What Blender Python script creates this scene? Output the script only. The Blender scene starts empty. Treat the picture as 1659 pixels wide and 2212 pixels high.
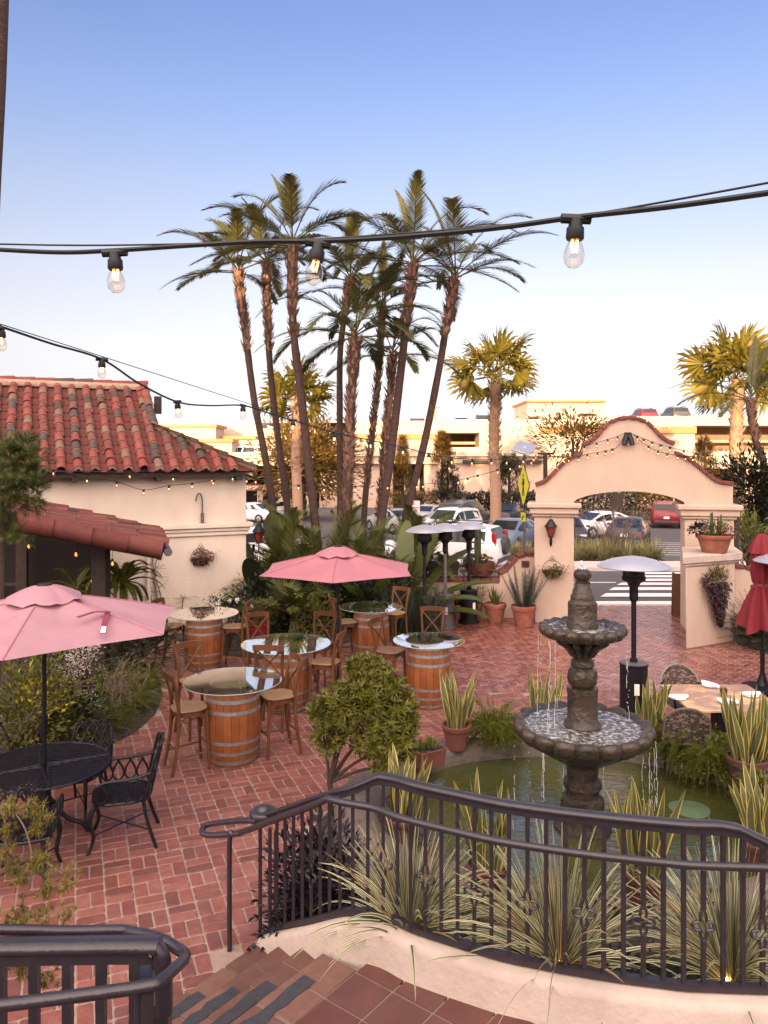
import bpy, math, random
from mathutils import Vector, Matrix, noise
R = math.radians; cos = math.cos; sin = math.sin; PI = math.pi
sc = bpy.context.scene; COL = sc.collection
rnd = random.Random(7)
# ---------------- camera
CAMZ = 3.7; F = 1650.0; PITCH = 0.0; HOR = 991.0; VC = HOR + F*math.tan(PITCH)
cd = bpy.data.cameras.new('camera'); cam = bpy.data.objects.new('camera', cd); COL.objects.link(cam)
cam.location = (0, 0, CAMZ); cam.rotation_euler = (R(90) - PITCH, 0, 0)
cd.sensor_fit = 'HORIZONTAL'; cd.sensor_width = 36; cd.lens = 36*F/1659.0
cd.shift_y = (VC - 1106)/1659.0; cd.clip_start = 0.05; cd.clip_end = 2000
sc.camera = cam
# ---------------- sky and sun
SUN_EL, SUN_AZ = R(6.8), R(13)          # light comes from behind the left shoulder
w = bpy.data.worlds.new("World"); sc.world = w; w.use_nodes = True
nt = w.node_tree; nt.nodes.clear()
out = nt.nodes.new('ShaderNodeOutputWorld'); bg = nt.nodes.new('ShaderNodeBackground')
sky = nt.nodes.new('ShaderNodeTexSky'); sky.sky_type = 'NISHITA'; sky.sun_disc = False
sky.sun_elevation = SUN_EL; sky.sun_rotation = PI + SUN_AZ
sky.air_density = 1.0; sky.dust_density = 0.6; sky.ozone_density = 2.0
tint = nt.nodes.new('ShaderNodeMix'); tint.data_type = 'RGBA'; tint.blend_type = 'MULTIPLY'; tint.inputs[0].default_value = 1.0
tc = nt.nodes.new('ShaderNodeTexCoord'); sx = nt.nodes.new('ShaderNodeSeparateXYZ'); ramp = nt.nodes.new('ShaderNodeValToRGB')
nt.links.new(tc.outputs['Generated'], sx.inputs[0]); nt.links.new(sx.outputs['Z'], ramp.inputs[0])
SKYR = [(0.0,(.8,.85,1.6)),(.015,(.78,.82,1.5)),(.043,(.67,.63,1.07)),(.096,(.85,.61,.70)),(.143,(1.08,.70,.66)),(.227,(1.22,.77,.70)),(.33,(1.15,.79,.77)),(.42,(.97,.755,.87)),(.494,(.85,.69,.86)),(.7,(.75,.68,.85)),(1.0,(1.0,.85,.9))]
e = ramp.color_ramp.elements
while len(e) > 1: e.remove(e[-1])
e[0].position = SKYR[0][0]; e[0].color = (*SKYR[0][1], 1)
for p_, c_ in SKYR[1:]:
    n_ = e.new(p_); n_.color = (*c_, 1)
nt.links.new(sky.outputs[0], tint.inputs[6]); nt.links.new(ramp.outputs[0], tint.inputs[7])
# warm glow added to the unseen sky behind the viewer, brightening the courtyard
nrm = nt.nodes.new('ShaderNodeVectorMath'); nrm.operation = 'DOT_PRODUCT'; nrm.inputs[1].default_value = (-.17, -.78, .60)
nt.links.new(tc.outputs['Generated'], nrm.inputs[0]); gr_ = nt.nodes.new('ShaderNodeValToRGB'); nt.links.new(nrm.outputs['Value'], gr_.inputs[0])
FILL_GLOW = 14.5
ge_ = gr_.color_ramp.elements; ge_[0].position = 0.0; ge_[0].color = (0,0,0,1); ge_[1].position = 1.0; ge_[1].color = (1.0*FILL_GLOW, .77*FILL_GLOW, .61*FILL_GLOW, 1)
gm_ = ge_.new(.5); gm_.color = (.36*FILL_GLOW, .30*FILL_GLOW, .27*FILL_GLOW, 1)
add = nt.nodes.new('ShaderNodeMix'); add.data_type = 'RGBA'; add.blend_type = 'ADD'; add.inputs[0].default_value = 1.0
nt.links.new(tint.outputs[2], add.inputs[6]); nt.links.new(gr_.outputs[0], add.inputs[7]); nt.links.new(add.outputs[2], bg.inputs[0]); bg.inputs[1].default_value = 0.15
nt.links.new(bg.outputs[0], out.inputs[0])
sl = bpy.data.lights.new('sun', 'SUN'); sl.energy = 4.2; sl.angle = R(0.5); sl.color = (1.0, .70, .40)
so = bpy.data.objects.new('sun', sl); COL.objects.link(so)
so.rotation_euler = Vector((sin(SUN_AZ)*cos(SUN_EL), cos(SUN_AZ)*cos(SUN_EL), -sin(SUN_EL))).to_track_quat('-Z', 'Y').to_euler()
so.location = (-20, -60, 30)
vs = sc.view_settings; vs.view_transform = 'Standard'; vs.look = 'None'; vs.exposure = 1.42; vs.gamma = 1; vs.use_curve_mapping = False
# ---------------- picking points of the place from the survey of the photograph
def ray(u, v):
    xc, yc = (u - 829.5)/F, (VC - v)/F
    return Vector((xc, cos(PITCH) + yc*sin(PITCH), -sin(PITCH) + yc*cos(PITCH)))
def P(u, v, Y):
    d = ray(u, v); return Vector((0, 0, CAMZ)) + d*(Y/d.y)
def G(u, v, z=0.0):
    d = ray(u, v); return Vector((0, 0, CAMZ)) + d*((z - CAMZ)/d.z)
def X(u, Y): return (u - 829.5)/F*Y
def zg(y):
    if y < 20: return 0.0
    if y < 30: return -.045*(y - 20)
    if y < 60: return -.45 - .02*(y - 30)
    return -1.05
# ---------------- mesh builder
class MB:
    def __init__(s): s.v = []; s.f = []; s.m = []; s.mi = 0; s.M = None
    def av(s, p):
        p = Vector(p)
        if s.M is not None: p = s.M @ p
        s.v.append(p); return len(s.v) - 1
    def face(s, pts): s.f.append([s.av(p) for p in pts]); s.m.append(s.mi)
    def fi(s, idx): s.f.append(list(idx)); s.m.append(s.mi)
    def box(s, c, d, M=None):
        x, y, z = d[0]/2, d[1]/2, d[2]/2; c = Vector(c)
        q = []
        for k in range(8):
            o = Vector((x if k & 1 else -x, y if k & 2 else -y, z if k & 4 else -z))
            if M is not None: o = M @ o
            q.append(s.av(c + o))
        for f in ((0,2,3,1),(4,5,7,6),(0,1,5,4),(2,6,7,3),(0,4,6,2),(1,3,7,5)): s.fi([q[i] for i in f])
    def hexa(s, b, t):                      # bottom and top quads
        q = [s.av(p) for p in list(b) + list(t)]; n = len(b)
        s.fi([q[i] for i in range(n)][::-1]); s.fi([q[n+i] for i in range(n)])
        for i in range(n):
            j = (i+1) % n; s.fi((q[i], q[j], q[n+j], q[n+i]))
    def prism(s, poly, z0, z1): s.hexa([(x, y, z0) for x, y in poly], [(x, y, z1) for x, y in poly])
    def bar(s, p, q, w, h, up=(0,0,1)):
        p, q = Vector(p), Vector(q); d = (q-p).normalized(); up = Vector(up)
        a = d.cross(up)
        if a.length < 1e-4: a = d.cross(Vector((1,0,0)))
        a.normalize(); b = a.cross(d)
        o = [a*(sx*w/2) + b*(sy*h/2) for sx, sy in ((-1,-1),(1,-1),(1,1),(-1,1))]
        s.hexa([p+k for k in o], [q+k for k in o])
    def tube(s, pts, r, n=8, cap=True, flat=1.0):
        pts = [Vector(p) for p in pts]; m = len(pts)
        if m < 2: return
        rs = r if isinstance(r, (list, tuple)) else [r]*m
        t = (pts[1]-pts[0]).normalized(); a = t.cross(Vector((0,0,1)))
        if a.length < 1e-3: a = t.cross(Vector((1,0,0)))
        a.normalize(); rings = []
        for i in range(m):
            if i == 0: t = pts[1]-pts[0]
            elif i == m-1: t = pts[-1]-pts[-2]
            else: t = (pts[i+1]-pts[i]).normalized() + (pts[i]-pts[i-1]).normalized()
            if t.length < 1e-9: t = Vector((0,0,1))
            t.normalize(); a = a - t*a.dot(t)
            if a.length < 1e-4: a = t.orthogonal()
            a.normalize(); b = t.cross(a)
            rings.append([s.av(pts[i] + (a*cos(2*PI*k/n) + b*(flat*sin(2*PI*k/n)))*rs[i]) for k in range(n)])
        for i in range(m-1):
            A, B = rings[i], rings[i+1]
            for k in range(n):
                j = (k+1) % n; s.fi((A[k], A[j], B[j], B[k]))
        if cap: s.fi(rings[0][::-1]); s.fi(rings[-1])
    def lathe(s, prof, n=24, c=(0,0,0), cap=True, fn=None):
        c = Vector(c); rings = []
        for (r, z) in prof:
            ring = []
            for k in range(n):
                a = 2*PI*k/n; rr, zz = (r, z) if fn is None else fn(r, z, a)
                ring.append(s.av(c + Vector((rr*cos(a), rr*sin(a), zz))))
            rings.append(ring)
        for A, B in zip(rings, rings[1:]):
            for k in range(n):
                j = (k+1) % n; s.fi((A[k], A[j], B[j], B[k]))
        if cap:
            if prof[0][0] > 1e-6: s.fi(rings[0][::-1])
            if prof[-1][0] > 1e-6: s.fi(rings[-1])
    def ball(s, c, r, n=8, m=5, sq=(1,1,1)):
        c = Vector(c); rings = []
        for i in range(m+1):
            th = PI*i/m
            rings.append([s.av(c + Vector((r*sq[0]*sin(th)*cos(2*PI*k/n), r*sq[1]*sin(th)*sin(2*PI*k/n), -r*sq[2]*cos(th)))) for k in range(n)])
        for A, B in zip(rings, rings[1:]):
            for k in range(n):
                j = (k+1) % n; s.fi((A[k], A[j], B[j], B[k]))
    def blade(s, p0, d, L, w, droop=0.0, seg=3, up=(0,0,1), fold=0.0, prof=None):
        """a leaf strip from p0 along d, bending down by droop, width profile prof"""
        p = Vector(p0); d = Vector(d).normalized(); st = L/seg; prev = None
        side = d.cross(Vector(up))
        if side.length < 1e-3: side = d.cross(Vector((1,0,0)))
        side.normalize()
        for i in range(seg+1):
            t = i/seg
            ww = w*(prof(t) if prof else (1-t)**.6*min(1, .55+2*t))/2
            nrm = side.cross(d)
            if i == seg and ww < w*.03:
                cur = (s.av(p),)
            else:
                if fold: cur = (s.av(p - side*ww + nrm*ww*fold), s.av(p), s.av(p + side*ww + nrm*ww*fold))
                else: cur = (s.av(p - side*ww), s.av(p + side*ww))
            if prev:
                if len(cur) == 1:
                    for a, b in zip(prev, prev[1:]): s.fi((a, b, cur[0]))
                else:
                    for k in range(len(prev)-1): s.fi((prev[k], prev[k+1], cur[k+1], cur[k]))
            prev = cur; p = p + d*st
            d = (d + Vector((0,0,-1))*droop*st/L*1.0).normalized() if droop else d
    def leaf(s, p, d, L, w, nrm):
        d = Vector(d).normalized(); side = d.cross(Vector(nrm))
        if side.length < 1e-3: side = d.orthogonal()
        side.normalize(); n2 = side.cross(d); p = Vector(p)
        a = s.av(p); b = s.av(p + d*L*.45 + side*w/2 + n2*w*.18); c = s.av(p + d*L - n2*w*.15); e = s.av(p + d*L*.45 - side*w/2 + n2*w*.18)
        s.fi((a, b, c)); s.fi((a, c, e))
    def build(s, name, mats, parent=None, smooth=True, world=False, ang=38, bevel=0):
        if world and parent is not None:
            o = Vector(parent.location); v = [tuple(p - o) for p in s.v]
        else: v = [tuple(p) for p in s.v]
        me = bpy.data.meshes.new(name); me.from_pydata(v, [], s.f)
        mats = mats if isinstance(mats, (list, tuple)) else [mats]
        for m in mats: me.materials.append(m)
        if len(mats) > 1: me.polygons.foreach_set('material_index', s.m)
        if smooth:
            me.polygons.foreach_set('use_smooth', [True]*len(s.f))
            try: me.set_sharp_from_angle(angle=R(ang))
            except Exception: pass
        me.update()
        o = bpy.data.objects.new(name, me); COL.objects.link(o)
        if parent is not None: o.parent = parent
        if bevel:
            b = o.modifiers.new('bevel', 'BEVEL'); b.width = bevel; b.segments = 2; b.limit_method = 'ANGLE'; b.angle_limit = R(40)
        return o
def cat(pts, k=6, closed=False):
    """Catmull-Rom through pts"""
    pts = [Vector(p) for p in pts]; n = len(pts); o = []
    rng = range(n) if closed else range(n-1)
    for i in rng:
        if closed: a, b, c, d = pts[i-1], pts[i], pts[(i+1) % n], pts[(i+2) % n]
        else: a, b, c, d = pts[max(i-1,0)], pts[i], pts[i+1], pts[min(i+2,n-1)]
        for j in range(k):
            t = j/k
            o.append(.5*((2*b) + (c-a)*t + (2*a-5*b+4*c-d)*t*t + (3*b-a-3*c+d)*t**3))
    if not closed: o.append(pts[-1])
    return o
def T(name, label, catg, loc=(0,0,0), rz=0.0, group=None):
    o = bpy.data.objects.new(name, None); COL.objects.link(o); o.empty_display_size = .1
    o.location = loc; o.rotation_euler = (0, 0, rz); tag(o, label, catg, group); return o
def tag(o, label=None, catg=None, group=None, kind=None):
    if label: o['label'] = label
    if catg: o['category'] = catg
    if group: o['group'] = group
    if kind: o['kind'] = kind
    return o
def dup(root, loc=None, rz=None, label=None, group=None, scale=None):
    kids = {}
    for o in bpy.data.objects:
        if o.parent is not None: kids.setdefault(o.parent.name, []).append(o)
    def rec(o, par):
        c = o.copy(); COL.objects.link(c)
        if par is not None: c.parent = par
        for k in kids.get(o.name, []): rec(k, c)
        return c
    r = rec(root, None)
    if loc is not None: r.location = loc
    if rz is not None: r.rotation_euler = (0, 0, rz)
    if label: r['label'] = label
    if group: r['group'] = group
    if scale: r.scale = (scale,)*3
    return r
def inpoly(x, y, poly):
    c = False; j = len(poly)-1
    for i in range(len(poly)):
        xi, yi = poly[i]; xj, yj = poly[j]
        if (yi > y) != (yj > y) and x < (xj-xi)*(y-yi)/(yj-yi)+xi: c = not c
        j = i
    return c
# ---------------- materials
def mat(name, col, rough=.6, var=.12, scale=6.0, bump=0.0, bscale=None, metal=0.0, spec=.4, island=0.0, hue=0.0, col2=None, c2=(.45,.65), trans=0.0, emit=0.0, coat=0.0, stretch=None, rvar=0.0):
    m = bpy.data.materials.new(name); m.use_nodes = True; n = m.node_tree; L = n.links.new
    b = n.nodes['Principled BSDF']; o = n.nodes['Material Output']
    b.inputs['Roughness'].default_value = rough; b.inputs['Metallic'].default_value = metal
    b.inputs['Specular IOR Level'].default_value = spec
    if coat: b.inputs['Coat Weight'].default_value = coat
    t = n.nodes.new('ShaderNodeTexCoord'); mp = n.nodes.new('ShaderNodeMapping'); L(t.outputs['Object'], mp.inputs[0])
    if stretch: mp.inputs['Scale'].default_value = stretch
    nz = n.nodes.new('ShaderNodeTexNoise'); nz.inputs['Scale'].default_value = scale; nz.inputs['Detail'].default_value = 5; nz.inputs['Roughness'].default_value = .6
    L(mp.outputs[0], nz.inputs['Vector'])
    base = n.nodes.new('ShaderNodeRGB'); base.outputs[0].default_value = (*col, 1); cur = base.outputs[0]
    if col2:
        cr = n.nodes.new('ShaderNodeMapRange'); cr.inputs[1].default_value = c2[0]; cr.inputs[2].default_value = c2[1]
        L(nz.outputs[0], cr.inputs[0]); mx = n.nodes.new('ShaderNodeMix'); mx.data_type = 'RGBA'
        L(cr.outputs[0], mx.inputs[0]); L(cur, mx.inputs[6]); mx.inputs[7].default_value = (*col2, 1); cur = mx.outputs[2]
    hs = n.nodes.new('ShaderNodeHueSaturation'); L(cur, hs.inputs['Color'])
    mr = n.nodes.new('ShaderNodeMapRange'); mr.inputs[1].default_value = .25; mr.inputs[2].default_value = .75
    mr.inputs[3].default_value = 1-var; mr.inputs[4].default_value = 1+var; L(nz.outputs[0], mr.inputs[0]); val = mr.outputs[0]
    if island:
        g = n.nodes.new('ShaderNodeNewGeometry'); m2 = n.nodes.new('ShaderNodeMapRange'); m2.inputs[3].default_value = 1-island; m2.inputs[4].default_value = 1+island
        L(g.outputs['Random Per Island'], m2.inputs[0]); mm = n.nodes.new('ShaderNodeMath'); mm.operation = 'MULTIPLY'
        L(val, mm.inputs[0]); L(m2.outputs[0], mm.inputs[1]); val = mm.outputs[0]
        if hue:
            wn = n.nodes.new('ShaderNodeTexWhiteNoise'); wn.noise_dimensions = '1D'; L(g.outputs['Random Per Island'], wn.inputs['W'])
            m3 = n.nodes.new('ShaderNodeMapRange'); m3.inputs[3].default_value = .5-hue; m3.inputs[4].default_value = .5+hue
            L(wn.outputs['Value'], m3.inputs[0]); L(m3.outputs[0], hs.inputs['Hue'])
    L(val, hs.inputs['Value']); L(hs.outputs[0], b.inputs['Base Color'])
    if rvar:
        m4 = n.nodes.new('ShaderNodeMapRange'); m4.inputs[1].default_value = .3; m4.inputs[2].default_value = .7; m4.inputs[3].default_value = max(.03, rough-rvar); m4.inputs[4].default_value = min(1, rough+rvar)
        L(nz.outputs[0], m4.inputs[0]); L(m4.outputs[0], b.inputs['Roughness'])
    if bump:
        nb = n.nodes.new('ShaderNodeTexNoise'); nb.inputs['Scale'].default_value = bscale or scale*4; nb.inputs['Detail'].default_value = 6
        L(mp.outputs[0], nb.inputs['Vector']); bp = n.nodes.new('ShaderNodeBump'); bp.inputs['Strength'].default_value = bump; bp.inputs['Distance'].default_value = .02
        L(nb.outputs[0], bp.inputs['Height']); L(bp.outputs[0], b.inputs['Normal'])
    if emit:
        b.inputs['Emission Color'].default_value = (*col, 1); b.inputs['Emission Strength'].default_value = emit
    if trans:
        tr = n.nodes.new('ShaderNodeBsdfTranslucent'); L(hs.outputs[0], tr.inputs[0]); ms = n.nodes.new('ShaderNodeMixShader'); ms.inputs[0].default_value = trans
        L(b.outputs[0], ms.inputs[1]); L(tr.outputs[0], ms.inputs[2]); L(ms.outputs[0], o.inputs[0])
    m['bsdf'] = 1
    return m
def glassmat(name, tintc=(.93,.97,.95), rough=.0, refl=1.0, ior=1.45):
    m = bpy.data.materials.new(name); m.use_nodes = True; n = m.node_tree; n.nodes.clear(); L = n.links.new
    o = n.nodes.new('ShaderNodeOutputMaterial'); tr = n.nodes.new('ShaderNodeBsdfTransparent'); tr.inputs[0].default_value = (*tintc, 1)
    gl = n.nodes.new('ShaderNodeBsdfGlossy'); gl.inputs[1].default_value = rough; gl.inputs[0].default_value = (1,1,1,1)
    f0 = ((ior-1)/(ior+1))**2; ge = n.nodes.new('ShaderNodeNewGeometry'); dt = n.nodes.new('ShaderNodeVectorMath'); dt.operation = 'DOT_PRODUCT'; L(ge.outputs['Normal'], dt.inputs[0]); L(ge.outputs['Incoming'], dt.inputs[1])
    ab = n.nodes.new('ShaderNodeMath'); ab.operation = 'ABSOLUTE'; L(dt.outputs['Value'], ab.inputs[0]); om = n.nodes.new('ShaderNodeMath'); om.operation = 'SUBTRACT'; om.inputs[0].default_value = 1; L(ab.outputs[0], om.inputs[1])
    pw = n.nodes.new('ShaderNodeMath'); pw.operation = 'POWER'; pw.inputs[1].default_value = 5; L(om.outputs[0], pw.inputs[0]); fr = n.nodes.new('ShaderNodeMath'); fr.operation = 'MULTIPLY_ADD'; fr.inputs[1].default_value = 1-f0; fr.inputs[2].default_value = f0; L(pw.outputs[0], fr.inputs[0])
    mu = n.nodes.new('ShaderNodeMath'); mu.operation = 'MULTIPLY'; mu.inputs[1].default_value = refl; mu.use_clamp = True
    tc_ = n.nodes.new('ShaderNodeTexCoord'); nz = n.nodes.new('ShaderNodeTexNoise'); nz.inputs['Scale'].default_value = 3; L(tc_.outputs['Object'], nz.inputs[0])
    bp = n.nodes.new('ShaderNodeBump'); bp.inputs['Strength'].default_value = .012; L(nz.outputs[0], bp.inputs['Height']); L(bp.outputs[0], gl.inputs['Normal'])
    L(fr.outputs[0], mu.inputs[0]); ms = n.nodes.new('ShaderNodeMixShader'); L(mu.outputs[0], ms.inputs[0]); L(tr.outputs[0], ms.inputs[1]); L(gl.outputs[0], ms.inputs[2]); L(ms.outputs[0], o.inputs[0])
    return m
def palette(name, cols, rough=.75, var=.15, scale=5, bump=.2, spec=.3):
    """each loose piece takes one of several fired or painted colours"""
    m = mat(name, (1,1,1), rough, var, scale, bump, spec=spec); n = m.node_tree; L = n.links.new
    g = n.nodes.new('ShaderNodeNewGeometry'); cr = n.nodes.new('ShaderNodeValToRGB'); cr.color_ramp.interpolation = 'CONSTANT'
    el = cr.color_ramp.elements
    while len(el) > 1: el.remove(el[-1])
    el[0].position = 0; el[0].color = (*cols[0], 1)
    for i, c in enumerate(cols[1:], 1):
        q = el.new(i/len(cols)); q.color = (*c, 1)
    L(g.outputs['Random Per Island'], cr.inputs[0])
    hs = [x for x in n.nodes if x.type == 'HUE_SAT'][0]
    for l in list(hs.inputs['Color'].links): n.links.remove(l)
    L(cr.outputs[0], hs.inputs['Color'])
    return m
M = {}
M['stucco'] = mat('stucco', (.46,.345,.272), .85, .12, 1.6, .45, 45, stretch=(1,1,.45))
M['stucco_house'] = mat('house_stucco', (.60,.50,.41), .85, .12, 1.4, .4, 45, stretch=(1,1,.45))
M['curb'] = mat('curb_plaster', (.41,.335,.285), .8, .18, 3, .35, 30)
M['garage'] = mat('garage_wall', (.44,.36,.265), .9, .05, .3, .1, 10)
M['garage_shade_pink'] = mat('garage_wall_shade_pink', (.52,.36,.275), .9, .06, .3, .1, 10)  # pinker copy of the garage wall: its shade is put into the colour
M['orange_trim'] = mat('orange_trim', (.42,.18,.07), .7, .1, 1)
M['dark_in'] = mat('shaded_interior', (.022,.016,.014), .9, .3, .5)  # near-black puts the deep shade inside openings into the colour
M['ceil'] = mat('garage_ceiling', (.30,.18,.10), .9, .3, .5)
M['coping_brick'] = palette('coping_brick', [(.15,.042,.03),(.12,.035,.026),(.18,.055,.038),(.14,.045,.038)])
M['mortar'] = mat('mortar', (.28,.20,.168), .9, .15, 12, .3, 60)
M['paver'] = palette('paver_brick', [(.195,.070,.053),(.165,.059,.047),(.215,.080,.061),(.18,.072,.058),(.14,.054,.045),(.225,.092,.073)], .42, .24, 9, .35, .45)
M['herring'] = palette('plaza_brick', [(.185,.060,.043),(.16,.051,.038),(.205,.070,.052),(.235,.10,.078),(.14,.046,.036)], .24, .25, 7, .3, .6)
M['soil'] = mat('soil', (.030,.022,.017), .95, .5, 18, .9, 50, col2=(.07,.05,.035))
M['asphalt'] = mat('asphalt', (.085,.075,.075), .85, .2, 3, .3, 80)
M['concrete'] = mat('concrete', (.50,.44,.40), .85, .1, 2, .2, 40)
M['roadpaint'] = mat('road_paint', (.75,.70,.66), .7, .12, 6, .1)
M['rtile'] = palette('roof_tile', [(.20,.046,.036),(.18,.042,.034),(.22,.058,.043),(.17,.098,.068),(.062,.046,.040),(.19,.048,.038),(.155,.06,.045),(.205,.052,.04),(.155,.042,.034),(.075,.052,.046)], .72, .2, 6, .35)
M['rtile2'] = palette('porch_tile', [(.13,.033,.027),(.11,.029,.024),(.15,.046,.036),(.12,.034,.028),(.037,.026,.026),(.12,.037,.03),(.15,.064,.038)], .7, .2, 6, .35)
M['pan'] = mat('pan_tile', (.11,.028,.022), .8, .25, 8, .3)
M['tmortar'] = mat('tile_mortar', (.34,.235,.165), .95, .3, 20, .5)
M['darkwood'] = mat('dark_timber', (.035,.022,.018), .8, .3, 8, .3)
M['iron'] = mat('painted_iron', (.024,.019,.025), .30, .18, 14, .12, 90, spec=.5)
M['blackmetal'] = mat('black_metal', (.009,.008,.011), .38, .2, 10, .15, 80, spec=.28)
M['greymetal'] = mat('grey_metal', (.11,.10,.105), .5, .15, 10, .1, spec=.5, metal=.3)
M['alu'] = mat('brushed_metal', (.50,.495,.53), .38, .08, 4, metal=.6, spec=.6)
M['hoop'] = mat('hoop_steel', (.23,.22,.225), .5, .25, 20, .2, metal=.5)
M['stave'] = None
M['woodtop'] = mat('barrel_head', (.55,.39,.27), .6, .2, 5, .2, stretch=(1,14,1))
M['seam'] = mat('seam_thread', (.36,.13,.16), .85, .1, 9)
M['stool'] = mat('stool_wood', (.105,.043,.018), .5, .28, 9, .15, stretch=(2,2,.5), spec=.22)
M['stoolseat'] = mat('stool_seat', (.24,.135,.075), .5, .18, 14, .15, spec=.3)
M['glass'] = glassmat('table_glass', (.88,.94,.92), 0, 2.4, 1.55)
M['glassedge'] = mat('glass_edge', (.25,.36,.33), .1, .1, 5, spec=.8)
M['bulbglass'] = glassmat('bulb_glass', (.93,.86,.80), .05, 1.6, 1.45)  # warm tint puts the lit bulb's glow into the glass colour
M['filament'] = mat('warm_filament', (1,.38,.09), .5, 0, 1, emit=4.0)
M['redglow'] = mat('red_glow', (1,.12,.02), .5, 0, 1, emit=1.3)
M['lampglow'] = mat('lamp_glow', (1,.5,.16), .5, 0, 1, emit=4.0)
M['pinkcloth'] = mat('pink_canvas', (.41,.222,.258), .85, .10, 2.2, .5, 7, trans=.18)
M['pinkcloth2'] = mat('rose_canvas', (.41,.165,.195), .85, .10, 2.2, .5, 7, trans=.18)
M['redcloth'] = mat('red_canvas', (.155,.010,.017), .8, .12, 3, .15, 120)
M['strapred'] = mat('strap', (.19,.03,.05), .8, .1, 10)
M['white'] = mat('white_cloth', (.78,.77,.80), .7, .05, 8, .1)
M['terra'] = mat('terracotta', (.24,.078,.050), .8, .16, 7, .15, 50, col2=(.28,.125,.085), c2=(.5,.8))
M['terrared'] = mat('red_terracotta', (.15,.050,.037), .75, .22, 7, .2, 50)
M['terradark'] = mat('aged_terracotta', (.085,.032,.024), .75, .25, 7, .2, 50)
M['redpot'] = mat('red_glaze', (.20,.012,.022), .25, .1, 4, coat=.4)
M['darkpot'] = mat('dark_planter', (.045,.028,.022), .7, .2, 6, .2)
M['gravel'] = mat('pot_gravel', (.40,.30,.25), .9, .5, 60, .6, 60)
M['stone'] = mat('pool_stone', (.12,.098,.082), .85, .45, 5, 1.0, 16, col2=(.04,.032,.026), c2=(.5,.72))
M['fstone'] = mat('fountain_stone', (.052,.038,.026), .26, .5, 6, .8, 22, spec=.35, col2=(.015,.012,.010), c2=(.45,.65), rvar=.16)
M['trunk'] = mat('palm_trunk', (.095,.052,.040), .9, .3, 7, 1.0, 14, stretch=(1,1,5), col2=(.045,.026,.021), c2=(.4,.6))
M['boot'] = mat('palm_boot', (.25,.14,.095), .9, .3, 10, .4, island=.45)
M['bark'] = mat('bark', (.045,.029,.022), .9, .25, 10, .6)
M['paletrunk'] = mat('pale_trunk', (.33,.20,.13), .9, .2, 4, .5, 20, stretch=(1,1,4))
def leafm(name, c, isl=.35, hue=.02, tr=.22, rough=.5, var=.25, scale=1.2): 
    M[name] = mat(name, c, rough, var, scale, island=isl, hue=hue, trans=tr, spec=.35); return M[name]
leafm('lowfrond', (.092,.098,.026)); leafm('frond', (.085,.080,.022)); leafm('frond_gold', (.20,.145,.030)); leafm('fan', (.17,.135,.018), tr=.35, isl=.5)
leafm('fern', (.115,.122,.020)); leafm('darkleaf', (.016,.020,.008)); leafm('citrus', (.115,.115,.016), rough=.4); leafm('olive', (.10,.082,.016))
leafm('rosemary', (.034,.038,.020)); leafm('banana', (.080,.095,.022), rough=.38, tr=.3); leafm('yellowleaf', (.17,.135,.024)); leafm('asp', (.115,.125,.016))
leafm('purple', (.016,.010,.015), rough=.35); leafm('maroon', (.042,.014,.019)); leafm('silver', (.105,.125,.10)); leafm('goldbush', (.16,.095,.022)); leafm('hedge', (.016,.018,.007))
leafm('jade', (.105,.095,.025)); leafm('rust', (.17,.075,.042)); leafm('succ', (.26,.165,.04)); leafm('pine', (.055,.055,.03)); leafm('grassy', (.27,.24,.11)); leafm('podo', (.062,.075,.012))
leafm('palegreen', (.13,.145,.06)); leafm('cactus', (.06,.085,.04))
M['flower'] = mat('white_petal', (.75,.72,.66), .7, .1, 5, trans=.2)
M['vineflower'] = mat('vine_flower', (.62,.56,.50), .8, .2, 9, trans=.2)
M['twig'] = mat('twig', (.16,.11,.085), .9, .2, 9)
M['signyellow'] = mat('sign_yellow', (.85,.78,.02), .45, .03, 4)
M['signblack'] = mat('sign_black', (.012,.012,.012), .5, .1, 4)
M['signwhite'] = mat('sign_white', (.75,.72,.70), .5, .05, 4)
M['signred'] = mat('sign_red', (.45,.03,.05), .5, .05, 4)
M['tyre'] = mat('tyre', (.018,.017,.017), .8, .2, 20)
M['rim'] = mat('wheel_rim', (.30,.30,.31), .35, .1, 8, metal=.7)
M['carglass'] = mat('car_glass', (.016,.018,.020), .08, .15, 2, spec=.4)
M['tail'] = mat('tail_lamp', (.36,.012,.018), .2, .1, 8, spec=.7)
M['head'] = mat('head_lamp', (.55,.55,.58), .12, .1, 8, spec=.8)
M['plastic'] = mat('dark_plastic', (.05,.05,.052), .6, .15, 10)
M['plate'] = mat('plate', (.70,.70,.70), .5, .1, 30)
M['tiles'] = None
M['antislip'] = mat('anti_slip', (.035,.035,.042), .85, .25, 14, .5, 120)
M['steptile'] = palette('step_tile', [(.125,.062,.045),(.105,.052,.04),(.145,.076,.056),(.115,.056,.045)], .6, .2, 8, .2)
M['landtile'] = palette('landing_tile', [(.105,.042,.034),(.09,.036,.03),(.12,.05,.04),(.10,.045,.038)], .55, .22, 4, .2)
M['wicker'] = mat('wicker', (.05,.038,.034), .6, .35, 30, .6, 60)
M['rattan'] = palette('woven_wicker', [(.045,.032,.028),(.09,.065,.05),(.20,.16,.13),(.05,.04,.035)], .55, .2, 20, .2)
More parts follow.
